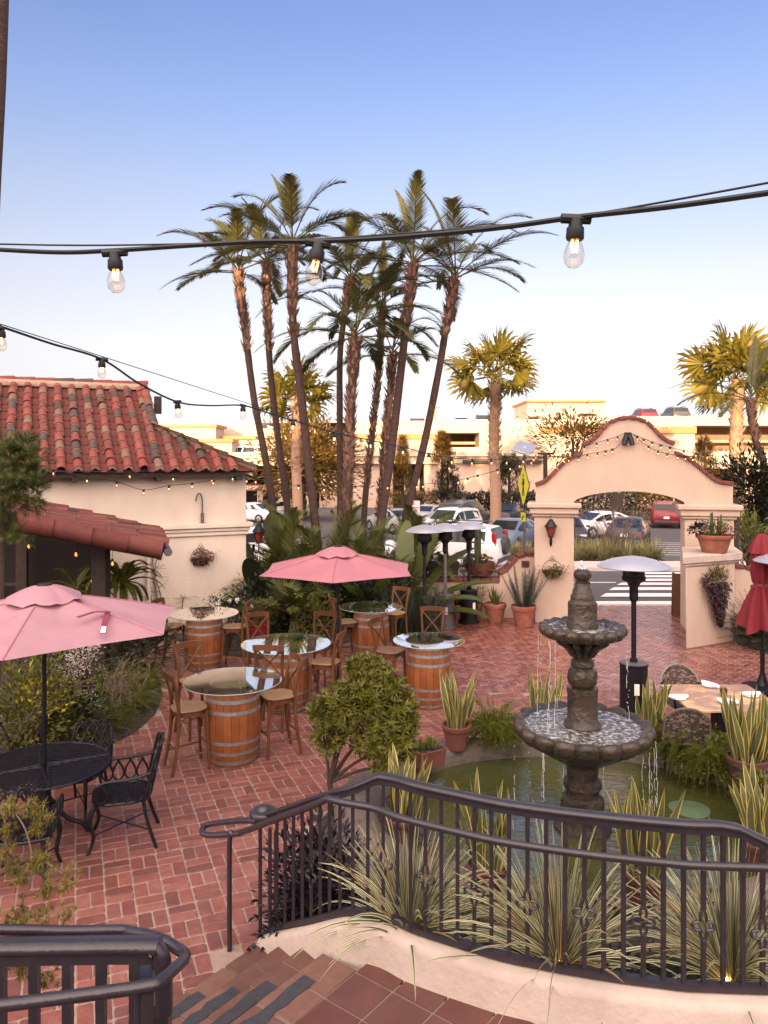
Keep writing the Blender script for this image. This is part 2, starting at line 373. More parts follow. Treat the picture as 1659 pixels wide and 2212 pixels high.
# ================= ground, paving, street
FX, FY = 2.0, 7.75                                   # fountain / pool centre
def sheet(name, pts, m, kind='structure', lift=0.0):
    b = MB(); b.face([(p[0], p[1], (p[2] if len(p) > 2 else 0) + lift) for p in pts]); o = b.build(name, m, smooth=False); tag(o, kind=kind); return o
b = MB()
ys = [-80, 0, 20, 22, 24, 26, 28, 30, 35, 40, 45, 50, 55, 60, 65, 70, 120, 400, 1500]
for y0, y1 in zip(ys, ys[1:]):
    b.face([(-1200, y0, zg(y0)-.06), (1200, y0, zg(y0)-.06), (1200, y1, zg(y1)-.06), (-1200, y1, zg(y1)-.06)])
tag(b.build('ground', M['soil'], smooth=False), kind='structure')
def strip(name, m, x0, x1, y0, y1, lift, n=1):
    b = MB(); st = max(1, int((y1-y0)/2))
    for i in range(st):
        a, c = y0+(y1-y0)*i/st, y0+(y1-y0)*(i+1)/st
        b.face([(x0, a, zg(a)+lift), (x1, a, zg(a)+lift), (x1, c, zg(c)+lift), (x0, c, zg(c)+lift)])
    o = b.build(name, m, smooth=False); tag(o, kind='structure'); return o
strip('road', M['asphalt'], -60, 90, 19.35, 27.6, -.02)
b = MB(); b.hexa([(-60,27.6,zg(27.6)-.05),(90,27.6,zg(27.6)-.05),(90,30.2,zg(30.2)-.05),(-60,30.2,zg(30.2)-.05)], [(-60,27.6,zg(27.6)+.11),(90,27.6,zg(27.6)+.11),(90,30.2,zg(30.2)+.11),(-60,30.2,zg(30.2)+.11)])
tag(b.build('pavement', M['concrete'], smooth=False), kind='structure')
b = MB(); b.box((2, 19.3, .0), (24, .16, .05)); tag(b.build('kerb', M['concrete'], bevel=.01), kind='structure')
strip('parking_lot', M['asphalt'], -60, 90, 33.0, 74, -.015)
b = MB(); b.hexa([(-60,33.0,zg(33)-.05),(11.4,33.0,zg(33)-.05),(11.4,33.16,zg(33)-.05),(-60,33.16,zg(33)-.05)], [(-60,33.0,zg(33)+.12),(11.4,33.0,zg(33)+.12),(11.4,33.16,zg(33)+.12),(-60,33.16,zg(33)+.12)])
tag(b.build('kerb', M['concrete'], smooth=False), kind='structure')
strip('driveway', M['asphalt'], 11.6, 16.5, 30.25, 33.05, -.012)
# crosswalk bars, lane line, parking bay lines
b = MB()
def gz(u, v):
    z = 0.0
    for _ in range(6):
        p = G(u, v, z); z = zg(p.y)
    return p
for u, v, h in ((1277,1301.5,8),(1297,1284,7.5),(1315,1270.5,6),(1332,1260,5),(1349,1251.5,4.5),(1360,1244,4),(1370,1237,3.5)):
    p, q = gz(u, v+h/2), gz(u+12, v-h/2)
    b.face([(p.x, p.y, zg(p.y)-.012), (p.x+5.2, p.y, zg(p.y)-.012), (q.x+5.0, q.y, zg(q.y)-.012), (q.x, q.y, zg(q.y)-.012)])
p = gz(1262, 1257); b.face([(p.x-6, p.y-.06, zg(p.y)-.013), (p.x+1.0, p.y-.06, zg(p.y)-.013), (p.x+1.0, p.y+.06, zg(p.y)-.013), (p.x-6, p.y+.06, zg(p.y)-.013)])
for i in range(7):
    y = 33.6 + i*1.0; b.face([(12.2-.1*i, y, zg(y)-.008), (16.5, y-.25, zg(y)-.008), (16.5, y-.15, zg(y)-.008), (12.2-.1*i, y+.1, zg(y)-.008)])
tag(b.build('road_marking', M['roadpaint'], smooth=False), kind='structure')
# beds (soil) - outlines on the ground
BED1 = [(-9,5.2)] + [tuple(G(u,v)[:2]) for u,v in ((-60,1730),(60,1690),(150,1655),(215,1622),(290,1585),(335,1545),(352,1505),(345,1470),(322,1440),(300,1428))] + [(-4.5,15.6),(-5,18),(-12,14)]
BED2 = [tuple(G(u,v)[:2]) for u,v in ((470,1416),(560,1424),(640,1418),(700,1400),(760,1388),(850,1372),(905,1352),(960,1338))] + [(2.2,19.3),(-3.4,19.3),(-3.05,17.3),(-4.6,15.9)]
BED3 = [(7.05,15.2),(8.0,12.9),(8.6,10.5),(12,10.5),(12,19),(7.5,17)]
BED4 = [(-.95,5.55),(-.86,6.6),(-.76,7.5),(-.5,8.2),(0.1,8.7),(.6,7.5),(.6,6.4),(.6,5.0),(-.3,4.9)]
CURBIN = [(-.94,5.62),(-.33,4.94),(-.03,4.80),(.15,4.66),(.51,4.47),(.71,4.38),(1.1,4.26),(1.5,4.17),(1.81,4.13),(2.6,4.12),(4.2,4.25)]
b = MB(); b.face([(x, y, .0) for x, y in ((-10,2.0),(10,2.0),(10,19.3),(-10,19.3))]); tag(b.build('patio_mortar', M['mortar'], smooth=False), kind='structure')
for nm, bed in (('bed_soil', BED1), ('bed_soil', BED2), ('bed_soil', BED3), ('bed_soil', BED4)):
    b = MB(); cx_ = sum(p[0] for p in bed)/len(bed); cy_ = sum(p[1] for p in bed)/len(bed); rr = random.Random(3)
    n = len(bed)
    for i in range(n):                              # gently mounded fan
        p, q = bed[i], bed[(i+1) % n]
        for k in range(5):
            a, c = k/5, (k+1)/5
            f = lambda P_, t: (P_[0]+(cx_-P_[0])*t, P_[1]+(cy_-P_[1])*t, .014 + .10*t)
            b.face([f(p,a), f(q,a), f(q,c), f(p,c)])
    tag(b.build(nm, M['soil']), kind='structure')
def brick(mb, cx, cy, ang, L, W, z=.0075, rr=rnd, rad=.011):
    ca, sa = cos(ang), sin(ang); L2, W2 = L/2-.0055-rr.random()*.003, W/2-.0055-rr.random()*.0025
    tx, ty = rr.uniform(-.012,.012), rr.uniform(-.012,.012); dz = rr.uniform(-.002,.003)
    o, t = [], []
    c = rad
    for (x, y) in ((-L2+c,-W2),(L2-c,-W2),(L2,-W2+c),(L2,W2-c),(L2-c,W2),(-L2+c,W2),(-L2,W2-c),(-L2,-W2+c)):
        x += rr.uniform(-.003,.003); y += rr.uniform(-.003,.003)
        for s, lst, zz in ((1,o,.001),(.94,t,z+dz)):
            xx, yy = x*s, y*s
            lst.append(mb.av((cx+xx*ca-yy*sa, cy+xx*sa+yy*ca, zz + (tx*xx+ty*yy if s < 1 else 0))))
    mb.fi(t)
    for k in range(8): j = (k+1) % 8; mb.fi((o[k], o[j], t[j], t[k]))
def inview(x, y):
    if y < 3.2: return False
    u = 829.5 + x/y*F; v = HOR + CAMZ*F/y
    return -160 < u < 1800 and v < 2330
def pd(x, y): return math.hypot(x-FX, (y-FY)/(.80 if y > FY else .73))
def zone(x, y):
    if not inview(x, y) or y > 19.2: return None
    d = math.hypot(x-FX, y-7.3)
    if pd(x, y) < 2.40: return None
    if (x > -.86 and y < 5.35) or (x > .3 and y < 6.6) or inpoly(x, y, BED4): return None
    if y < 5.62 - (x+.86)*.9 and -1.2 < x < .5: return None
    if inpoly(x, y, BED1) or inpoly(x, y, BED2) or inpoly(x, y, BED3): return None
    if x < 7.2 and y > 17.55 and x < 2.6: return None
    band = 4.75 < d < 5.15 and x > .75 and y > 8
    if band: return 'band'
    if d >= 5.15 and x > .75 and y > 8: return 'H'
    return 'B'
pa, ph = MB(), MB(); ANG = R(22); ca, sa = cos(ANG), sin(ANG); S = .232
for i in range(-90, 110):
    for j in range(-40, 110):
        px, py = (i+.5)*S, (j+.5)*S; x, y = px*ca - py*sa, px*sa + py*ca
        if zone(x, y) != 'B': continue
        if (i+j) % 2:
            for k in (-1, 1): brick(pa, x + k*S/4*ca, y + k*S/4*sa, ANG+PI/2, S, S/2)
        else:
            for k in (-1, 1): brick(pa, x - k*S/4*sa, y + k*S/4*ca, ANG, S, S/2)
A2 = R(22+45-20); ca, sa = cos(A2), sin(A2); W_ = .105
for i in range(-60, 190):
    for j in range(0, 230):
        k = (i-j) % 4
        if k not in (0, 3): continue
        px, py = (i+1, j+.5) if k == 0 else (i+.5, j+1)
        px, py = px*W_, py*W_; x, y = px*ca-py*sa + 1, px*sa+py*ca
        if zone(x, y) == 'H': brick(ph, x, y, A2 + (0 if k == 0 else PI/2), 2*W_, W_, rad=.012)
for r_ in (4.85, 5.05):
    n = int(2*PI*r_/.112)
    for i in range(n):
        a = 2*PI*i/n; x, y = FX + r_*cos(a), 7.3 + r_*sin(a)
        if zone(x, y) == 'band': brick(pa, x, y, a, .2, .112)
# border course round the left bed
cv = cat([(p[0]+.0, p[1], 0) for p in BED1[1:11]], 14)
for i in range(1, len(cv)-1):
    pass
tag(pa.build('brick_paving', M['paver'], smooth=False), kind='structure')
tag(ph.build('brick_paving', M['herring'], smooth=False), kind='structure')
# ================= gate
ga = Vector((X(1154,17.2), 17.2, 0)); gb = Vector((X(1586,16.3), 16.3, 0)); ge = (gb-ga).normalized(); gn = Vector((-ge.y, ge.x, 0)); GR = math.atan2(ge.y, ge.x)
def PG(u, v, off=0.0):
    d = ray(u, v); o = Vector((0,0,CAMZ)); a = ga + gn*off; t = (a-o).dot(gn)/d.dot(gn); p = o + d*t
    return (p-ga).dot(ge), p.z
gate = T('entrance_gate', 'peach stucco gateway with a curved brick edged gable over an arched opening', 'gateway', ga, GR)
GT = .55
sL0, sL1 = PG(1154,1200)[0], PG(1240,1200)[0]; sR0, sR1 = PG(1479,1200)[0], PG(1586,1200)[0]
zc = 2.70
topo = [(1157,1050),(1170,1047),(1186,1037),(1204,1018),(1222,1000),(1240,989),(1259,981),(1259,964),(1274,958),(1290,947),(1304,930),(1318,916),(1335,908),(1357,905),(1380,908),(1398,916),(1412,930),(1426,946),(1440,955),(1457,961),(1457,981),(1478,989),(1500,1005),(1520,1022),(1540,1038),(1560,1046),(1584,1048)]
def smooth_top():
    segs = [topo[:7], topo[7:20], topo[20:]]; res = []
    for sgm in segs: res.append([PG(p.x, p.y) for p in cat([(a, c, 0) for a, c in sgm], 4)])
    return res
tops = smooth_top()
flat = [p for s_ in tops for p in s_]
def soffit(s):
    if s <= sL1 or s >= sR0: return zc - .02
    t = (s-sL1)/(sR0-sL1)*2-1; return zc + .05 + .235*(1-t*t)**.75
b = MB()
ss = []
for (s0, z0), (s1, z1) in zip(flat, flat[1:]):
    if s1 - s0 < 1e-3: continue
    cuts = [s0] + sorted(x for x in (sL1-.001, sL1+.001, sR0-.001, sR0+.001) if s0 < x < s1) + [s1]
    for q0, q1 in zip(cuts, cuts[1:]):
        f = lambda s: z0 + (z1-z0)*(s-s0)/(s1-s0)
        mid = (q0+q1)/2
        B0, B1 = (soffit(q0), soffit(q1)) if sL1 < mid < sR0 else (zc-.02, zc-.02)
        t0, t1 = f(q0), f(q1); y0, y1 = .03, GT-.03
        b.face([(q0,y0,B0),(q1,y0,B1),(q1,y0,t1),(q0,y0,t0)]); b.face([(q0,y1,B0),(q0,y1,t0),(q1,y1,t1),(q1,y1,B1)])
        b.face([(q0,y0,t0),(q1,y0,t1),(q1,y1,t1),(q0,y1,t0)]); b.face([(q0,y0,B0),(q0,y1,B0),(q1,y1,B1),(q1,y0,B1)])
for s_, sg in ((flat[0],1),(flat[-1],-1)): b.face([(s_[0],.03,zc-.02),(s_[0],.03,s_[1]),(s_[0],GT-.03,s_[1]),(s_[0],GT-.03,zc-.02)])
for a_, c_ in ((tops[0][-1],tops[1][0]),(tops[1][-1],tops[2][0])): b.face([(a_[0],.03,a_[1]),(a_[0],GT-.03,a_[1]),(c_[0],GT-.03,c_[1]),(c_[0],.03,c_[1])])
b.build('gable', M['stucco'], gate, ang=25)
def coping(mb, pts, y0, y1, th=.075, L=.2):
    pts = [Vector((p[0], 0, p[1])) for p in pts]; ln = [0]
    for p, q in zip(pts, pts[1:]): ln.append(ln[-1] + (q-p).length)
    n = max(1, round(ln[-1]/L))
    def at(s):
        for i in range(len(pts)-1):
            if s <= ln[i+1] or i == len(pts)-2:
                return pts[i].lerp(pts[i+1], (s-ln[i])/max(1e-6, ln[i+1]-ln[i]))
    for i in range(n):
        p, q = at(ln[-1]*(i+.03)/n), at(ln[-1]*(i+.97)/n); d = (q-p).normalized(); nm = Vector((-d.z, 0, d.x)); j = rnd.uniform(-.006,.006)
        a = [Vector((p.x, y0+j, p.z)), Vector((q.x, y0+j, q.z)), Vector((q.x, y1+j, q.z)), Vector((p.x, y1+j, p.z))]
        mb.hexa([k - nm*.004 for k in a], [k + nm*th for k in a])
b = MB()
for s_ in tops: coping(b, s_, -.03, GT+.03)
b.build('brick_coping', M['coping_brick'], gate, bevel=.012)
for nm, s0, s1 in (('pillar', sL0, sL1), ('pillar', sR0, sR1)):
    b = MB(); b.box(((s0+s1)/2, GT/2+.02, zc/2-.15), (s1-s0, GT+.06, zc-.3)); pi_ = b.build(nm, M['stucco'], gate, bevel=.03)
    b = MB()
    for z0, z1, ex in ((zc-.30, zc-.235, .05), (zc-.235, zc-.10, .10), (zc-.10, zc+.01, .155)):
        b.box(((s0+s1)/2, GT/2+.02, (z0+z1)/2), (s1-s0+2*ex, GT+.06+2*ex, z1-z0+.004))
    b.build('cornice', M['stucco'], pi_, bevel=.025)
# spotlight pair on the gable
s_, z_ = PG(1356, 945); b = MB(); b.box((s_, -.02, z_+.06), (.14,.1,.1)); b.tube([(s_-.03,-.06,z_+.05),(s_-.09,-.14,z_-.16)], .055, 12); b.tube([(s_+.03,-.06,z_+.05),(s_+.09,-.14,z_-.16)], .055, 12)
o = T('wall_spotlight', 'dark twin spotlight fixed high on the gate gable', 'spotlight', ga + ge*s_ + Vector((0,0,z_)), GR)
b.v = [p - Vector((s_, 0, z_)) for p in b.v]; b.build('lamp_head', M['blackmetal'], o)
# wing pedestal in front of the right pillar
ped = T('gate_pedestal', 'angled stucco pedestal with a slab top in front of the right gate pillar', 'pedestal', (5.83,14.75,0))
pl = [(5.84,14.78),(7.10,15.45),(7.42,16.28),(6.43,16.22)]
def grow(poly, e):
    cx = sum(p[0] for p in poly)/len(poly); cy = sum(p[1] for p in poly)/len(poly)
    return [(x + (x-cx)/math.hypot(x-cx,y-cy)*e, y + (y-cy)/math.hypot(x-cx,y-cy)*e) for x, y in poly]
b = MB(); b.prism(pl, 0, 1.60); b.build('pedestal_body', M['stucco'], ped, world=True, bevel=.03)
b = MB(); b.prism(grow(pl,.06), 1.602, 1.66); b.prism(grow(pl,.14), 1.661, 1.82); b.build('slab', M['curb'], ped, world=True, bevel=.02)
# low garden walls either side of the gate
def lowwall(name, label, top, Yf, th, uL, uR, m, rot=0):
    """profile top in (u,v) at Yf"""
    pr = [P(u, v, Yf) for u, v in top]; loc = Vector((pr[0].x, Yf, 0)); t = T(name, label, 'wall', loc)
    b = MB(); pts = [(p.x-loc.x, p.z) for p in pr]
    for (x0,z0),(x1,z1) in zip(pts, pts[1:]):
        if abs(x1-x0) < 1e-4: b.face([(x0,0,z0),(x0,th,z0),(x0,th,z1),(x0,0,z1)]); continue
        b.face([(x0,0,0),(x1,0,0),(x1,0,z1),(x0,0,z0)]); b.face([(x0,th,0),(x0,th,z0),(x1,th,z1),(x1,th,0)]); b.face([(x0,0,z0),(x1,0,z1),(x1,th,z1),(x0,th,z0)])
    for x, z in (pts[0], pts[-1]): b.face([(x,0,0),(x,0,z),(x,th,z),(x,th,0)])
    b.build('wall_body', m, t)
    return t, pts
cur = [(p.x, p.y) for p in cat([(1080,1243,0),(1092,1238,0),(1105,1225,0),(1116,1211,0),(1130,1203,0),(1155,1201,0)], 4)]
lw, pts = lowwall('garden_wall', 'low peach wall left of the gate that swoops up to its pillar', [(900,1257),(1080,1257),(1080,1243)] + cur[1:], 17.75, .34, 0, 0, M['stucco'])
b = MB(); coping(b, pts[:2], -.03, .37, .085, .22); coping(b, pts[2:], -.03, .37, .085, .2); b.build('brick_coping', M['coping_brick'], lw, bevel=.012)
cur = [(p.x, p.y) for p in cat([(1588,1228,0),(1610,1229,0),(1628,1236,0),(1645,1250,0),(1662,1258,0),(1720,1260,0)], 4)]
lw2, pts = lowwall('garden_wall', 'low peach wall with brick edging right of the gate behind the closed umbrella', cur, 16.7, .34, 0, 0, M['stucco'])
b = MB(); coping(b, pts, -.03, .37, .085, .2); b.build('brick_coping', M['coping_brick'], lw2, bevel=.012)
# ================= house
HC = Vector((-3.1, 17.2, 0)); HA = R(24.5)
hx = Vector((cos(HA), sin(HA), 0)); hy = Vector((-sin(HA), cos(HA), 0))
house = T('house', 'cream stucco house with a red barrel tile roof', 'house', HC, HA)
def H(x, y, z): return HC + hx*x + hy*y + Vector((0,0,z))
b = MB(); b.box((-6, .15, 1.72), (12, .3, 3.44)); b.box((-.15, 3.5, 1.72), (.3, 6.4, 3.44)); b.build('wall', M['stucco_house'], house, bevel=.02)
b = MB()
for z0, z1, ex in ((2.17,2.28,.13),(2.09,2.165,.08),(2.0,2.085,.05)):
    b.box((-5.9+ex/2, -ex/2+.01, (z0+z1)/2), (11.8+ex, ex+.02, z1-z0)); b.box((ex/2, 3.2, (z0+z1)/2), (ex+.02, 6.4, z1-z0-.004))
b.build('cornice', M['stucco_house'], house, bevel=.02)
SL = R(30.3); EY, EZ = -.45, 3.47
def slope(x, s): return Vector((x, EY + s*cos(SL), EZ + s*sin(SL)))
NR = Vector((0, -sin(SL), cos(SL)))
def tile(mb, lo, hi, nrm, r0, r1, n=7, concave=False, thick=.018):
    lo, hi, nrm = Vector(lo), Vector(hi), Vector(nrm); d = (hi-lo).normalized(); a = d.cross(nrm).normalized()
    A = [];B = [];I = []
    for k in range(n+1):
        th = PI*k/n; c_, s_ = cos(th), sin(th)*(-.75 if concave else .95)
        A.append(mb.av(lo + a*c_*r0 + nrm*s_*r0)); B.append(mb.av(hi + a*c_*r1 + nrm*s_*r1)); I.append(mb.av(lo + a*c_*(r0-thick) + nrm*s_*(r0-thick)))
    for k in range(n):
        mb.fi((A[k], A[k+1], B[k+1], B[k])); mb.fi((A[k+1], A[k], I[k], I[k+1]))
def run(mb, mo, lo, hi, nrm, r, ex=.37, rr=rnd, jit=1.0, mort=.85):
    L = (hi-lo).length; d = (hi-lo).normalized(); n = max(1, int(round(L/ex))); a = d.cross(nrm).normalized()
    for i in range(n):
        j = rr.uniform(-.02,.02)*jit; s0 = i*L/n + j; k = rr.uniform(-.012,.012)*jit
        p = lo + d*s0 + nrm*(.028 + rr.uniform(0,.012)) + a*k; q = lo + d*min(s0 + L/n + .07, L+.02) + nrm*.002 + a*(k + rr.uniform(-.008,.008))
        tile(mb, p, q, nrm, r*rr.uniform(.97,1.05), r*.84)
        if rr.random() < mort:
            for q_ in range(rr.randint(1,2)):
                m0 = p + d*(-.012+.025*q_) - nrm*(.012+.018*q_); tile(mo, m0, m0 + d*.05, nrm, r*rr.uniform(.86,.97), r*.85, thick=.05)
rt, rm, rp = MB(), MB(), MB(); M['pan2'] = palette('pan_tile_mix', [(.15,.036,.028),(.125,.032,.026),(.165,.045,.035),(.11,.03,.026)], .8, .25, 7, .35)
CW = .315
x = -.07
ncol = 0
while x > -11.5:
    if x > -1.93: smax = 1.95*(.06-x)/1.99
    else: smax = 4.0
    if smax > .15:
        run(rt, rm, slope(x, -.03), slope(x, smax), NR, .098)
        nrow = max(1, int(smax/.37))
        xm = x - CW/2
        for i in range(nrow):
            s0 = i*.37 - .05
            tile(rp, slope(xm, s0) + NR*.035, slope(xm, s0+.42) + NR*.012, NR, .095, .085, concave=True)
    x -= CW
b = MB(); b.face([slope(.09,-.02), slope(-1.93,1.9), slope(-1.93,4.0), slope(-12,4.0), slope(-12,-.02)]); b.v = [p - NR*.03 for p in b.v]
# rear slope, hip face and gable end so the roof is closed
rg = slope(-1.93, 4.0); b.face([rg, (-1.93, 6.4, 3.5), (-12, 6.4, 3.5), slope(-12,4.0)]); b.face([slope(-1.93,1.9), rg, (-1.93,6.4,3.5), (-1.93, 3.0, 3.5)])
b.face([(.09, EY, EZ-.02), (.09, 6.4, EZ-.02), slope(-1.93,1.9)]); b.face([(.09,6.4,EZ-.02), (-1.93,6.4,EZ), slope(-1.93,1.9)])
roof = b.build('roof', M['pan'], house, smooth=False)
# ridge, hip, rake
xs = -1.75
while xs > -12:
    tile(rt, Vector((xs, rg.y, rg.z+.04+rnd.uniform(0,.03))), Vector((xs-.5, rg.y, rg.z+.04)), (0,0,1), .12, .105); tile(rm, Vector((xs-.02, rg.y-.05, rg.z-.03)), Vector((xs-.45, rg.y-.05, rg.z-.03)), (0,-.4,.9), .13, .13, thick=.05); xs -= .43
hip0, hip1 = slope(.06, -.05), slope(-1.93, 1.93); hn = (hip1-hip0).cross(Vector((1,-1,0))).normalized(); hn = -hn if hn.z < 0 else hn
run(rt, rm, hip0 + hn*.04, hip1 + hn*.04, hn, .115, .42); run(rm, rm, hip0 - hn*.01 + Vector((-.05,-.05,0)), hip1 - hn*.01+ Vector((-.05,-.05,0)), hn, .13, .42, mort=0)
run(rt, rm, slope(-1.86, 1.9) + NR*.05, slope(-1.86, 4.0) + NR*.05, NR, .115, .40)
rt.build('roof_tiles', M['rtile'], roof); rp.build('pan_tiles', M['pan2'], roof); tag(rm.build('tile_mortar', M['tmortar'], roof), kind='stuff')
b = MB(); b.box((-5.93, EY+.1, 3.385), (11.9, .06, .13)); b.box((-5.93, EY+.28, 3.43), (11.9, .34, .025)); b.box((.06, 2.5, 3.39), (.05, 5.9, .12)); b.build('fascia', M['darkwood'], house)
for xx in (-.25, -1.95, -3.6, -5.2): b = MB(); b.box((xx, -.2, 3.30), (.12, .36, .14)); b.build('rafter_tail', M['darkwood'], house, bevel=.01)
b = MB(); b.box((-1.62, 2.2, 5.0), (.16,.16,.42)); b.build('vent', M['darkwood'], house)
# hooked wall lamp arm, downpipe
hp = lambda u, v, off: (lambda d: (Vector((0,0,CAMZ)) + d*((HC - hy*off - Vector((0,0,CAMZ))).dot(hy)/d.dot(hy))))(ray(u, v))
def HL(u, v, off=0.0):
    p = hp(u, v, off) - HC; return Vector((p.dot(hx), p.dot(hy), p.z))
p = HL(437, 1118, .06); b = MB(); b.tube(cat([p, p+Vector((0,0,.2)), p+Vector((-.005,0,.42)), p+Vector((-.05,-.02,.52)), p+Vector((-.12,-.05,.50)), p+Vector((-.15,-.06,.36))], 5), .016, 8); b.tube([p+Vector((0,0,-.12)), p+Vector((0,0,.10))], .035, 10)
b.v = [q - p for q in b.v]; b.build('lamp_arm', M['greymetal'], tag(T('wall_lamp', 'hooked grey lamp arm on the cream wall above the basket', 'lamp', H(*p), HA)))
p = HL(321, 1390, .08); b = MB(); b.tube([(p.x,-.08,0),(p.x,-.08,2.0)], .045, 10); b.build('downpipe', M['stucco_house'], house)
# ================= porch
NRt, NLt, FRt, FLt = P(352,1180,12.5), P(-60,1100,11.1), P(338,1150,15.3), P(-20,1070,13.6)
porch = T('porch', 'dark porch under a low tiled lean to roof at the left', 'porch', (-4.6,13.5,0))
pn = (NLt-NRt).cross(FRt-NRt).normalized(); pn = -pn if pn.z < 0 else pn
b = MB(); b.face([NRt-pn*.05, NLt-pn*.05, FLt-pn*.05, FRt-pn*.05]); b.face([NRt-pn*.14, NLt-pn*.14, FLt-pn*.14, FRt-pn*.14]); pr_ = b.build('porch_roof', M['darkwood'], porch, smooth=False, world=True)
pt, pm, pp = MB(), MB(), MB(); nco = 17
for j in range(nco):
    t = (j+.1)/(nco-.4); lo, hi = NRt.lerp(FRt, t), NLt.lerp(FLt, t); sh = (hi-lo).normalized()*rnd.uniform(-.1,.04)
    run(pt, pm, lo + sh + pn*.03, hi + pn*.03, pn, .088, .46, mort=.45)
    t2 = (j+.6)/(nco-.4); lo, hi = NRt.lerp(FRt, t2), NLt.lerp(FLt, t2); L_ = (hi-lo).length; d_ = (hi-lo).normalized()
    for i in range(int(L_/.46)): tile(pp, lo + d_*i*.46 + pn*.05, lo + d_*(i*.46+.5) + pn*.02, pn, .085, .08, concave=True)
side = (NRt-FRt).normalized(); rn = (pn*.35 + side).normalized()
run(pt, pm, NRt + side*.05 - pn*.06, NLt + side*.05 - pn*.06, rn, .15, .62, mort=0)
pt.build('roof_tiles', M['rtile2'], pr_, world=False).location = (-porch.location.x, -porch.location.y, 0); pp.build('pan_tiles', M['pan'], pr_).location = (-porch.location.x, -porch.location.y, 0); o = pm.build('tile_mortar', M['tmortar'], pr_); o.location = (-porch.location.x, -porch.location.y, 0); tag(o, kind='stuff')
b = MB(); b.bar(NRt - pn*.15 + side*.02, NLt - pn*.15 + side*.02, .06, .13, pn); b.bar(NRt - pn*.16, FRt - pn*.16, .06, .14, pn); b.build('fascia', M['darkwood'], porch, smooth=False, world=True)
b = MB(); g0 = NRt - pn*.07 + (NRt-NLt).normalized()*.1; b.tube([g0 + side*.1, FRt - pn*.07 + (NRt-NLt).normalized()*.1], .07, 10); b.build('gutter', M['greymetal'], porch, world=True)
po = P(218, 1290, 12.9); b = MB(); b.box((po.x, po.y, 1.1), (.24,.24,2.3)); b.build('post', M['darkwood'], porch, world=True, bevel=.01)
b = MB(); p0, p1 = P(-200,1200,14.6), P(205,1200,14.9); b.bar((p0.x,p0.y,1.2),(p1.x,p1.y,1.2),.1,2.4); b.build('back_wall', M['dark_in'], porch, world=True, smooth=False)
b = MB()
for u in (48, -40):
    q = P(u,1200,14.3); b.box((q.x, q.y, 1.3), (.2,.1,2.6))
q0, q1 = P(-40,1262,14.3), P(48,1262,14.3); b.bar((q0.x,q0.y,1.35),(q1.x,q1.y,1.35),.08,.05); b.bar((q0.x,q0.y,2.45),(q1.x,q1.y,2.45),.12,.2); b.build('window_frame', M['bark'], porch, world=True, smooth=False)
# ================= unseen building added behind the viewer, placed and stepped to shade the courtyard
rb = T('shade_building', 'unseen cream building added far behind the terrace to shade the courtyard', 'building', (0,-50,0))
b = MB(); b.box((-11.1,-50,8.8), (14.2,10,17.6)); b.box((-44,-50,8.0), (51.6,10,16.0)); b.box((26,-50,7.0), (60,10,14.0)); b.build('wall', M['stucco_house'], rb, world=True, smooth=False)
# ================= parking garage
YG = 75.0
gar = T('parking_garage', 'long cream multi storey car park with orange trims beyond the street', 'car park', (5, YG, -1.05))
gm = {}
def gb_(part, m, u0, v0, u1, v1, Y=YG, dep=4.0):
    a, c = P(u0, v1, Y), P(u1, v0, Y)
    key = (part, m) if part not in ('ledge','panel_joint','coping','deck_interior','beam','column','tower','canopy') else (part, m, len(gm)); gm.setdefault(key, MB()).box(((a.x+c.x)/2, Y+dep/2, (a.z+c.z)/2), (c.x-a.x, dep, c.z-a.z))
GW = 'garage'
gb_('wall', GW, 762, 909, 948, 937); gb_('wall', GW, 948, 906, 1174, 935); gb_('wall', GW, 1174, 899, 1501, 921); gb_('wall', GW, 1501, 896, 2100, 919)
gb_('wall', GW, 690, 948, 948, 1001, YG-.2); gb_('wall', GW, 948, 966, 1036, 1001); gb_('wall', GW, 1036, 935, 1174, 984); gb_('wall', GW, 1174, 936, 1501, 984, YG-.2); gb_('wall', GW, 1501, 974, 2100, 1010)
gb_('lower_wall', 'garage_shade_pink', 1036, 984.5, 1500, 1130, YG+.25); gb_('lower_wall', 'garage_shade_pink', 917, 1001.5, 1036, 1130, YG+.3); gb_('lower_wall', 'garage_shade_pink', 690, 1001.5, 849, 1130, YG+.3)
gb_('lower_wall', 'garage_shade_pink', 1500, 1062, 2100, 1130, YG+.3); gb_('lower_wall','garage_shade_pink', 1610,1010.5,2100,1062, YG+.3)
gb_('coping', 'orange_trim', 685, 937, 952, 948, YG-.5, 2); gb_('coping', 'orange_trim', 1170, 921, 1505, 936, YG-.5, 2); gb_('coping', 'orange_trim', 1137, 864, 1310, 868, YG+4.5, 9)
gb_('canopy', 'signblack', 1000, 994, 1170, 1001, YG-.4, .6)
gb_('tower', GW, 1139, 868, 1307, 912, YG+5, 8)
gb_('roof_deck', 'concrete', 560, 911, 2100, 912.5, YG+4.2, 30)
for u0,v0,u1,v1 in ((948,935,1036,966),(1501,919,2100,974)):
    gb_('deck_interior', 'ceil', u0-4, v0-2, u1+4, v1+8, YG+6, .3); gb_('deck_ceiling', 'ceil', u0-2, v0-4, u1+2, v0-1.5, YG+.3, 6); gb_('beam', 'garage_shade_pink', u0, (v0+v1)/2+4, u1, (v0+v1)/2+9, YG+3.5, .5)
gb_('lower_interior', 'dark_in', 840, 1000, 925, 1070, YG+6, .3); gb_('lower_interior', 'dark_in', 1500, 1010, 1612, 1064, YG+6, .3); gb_('column', 'garage_shade_pink', 868, 1001, 882, 1068, YG+.6, 1); gb_('column', 'garage_shade_pink', 899, 1001, 906, 1068, YG+.6, 1)
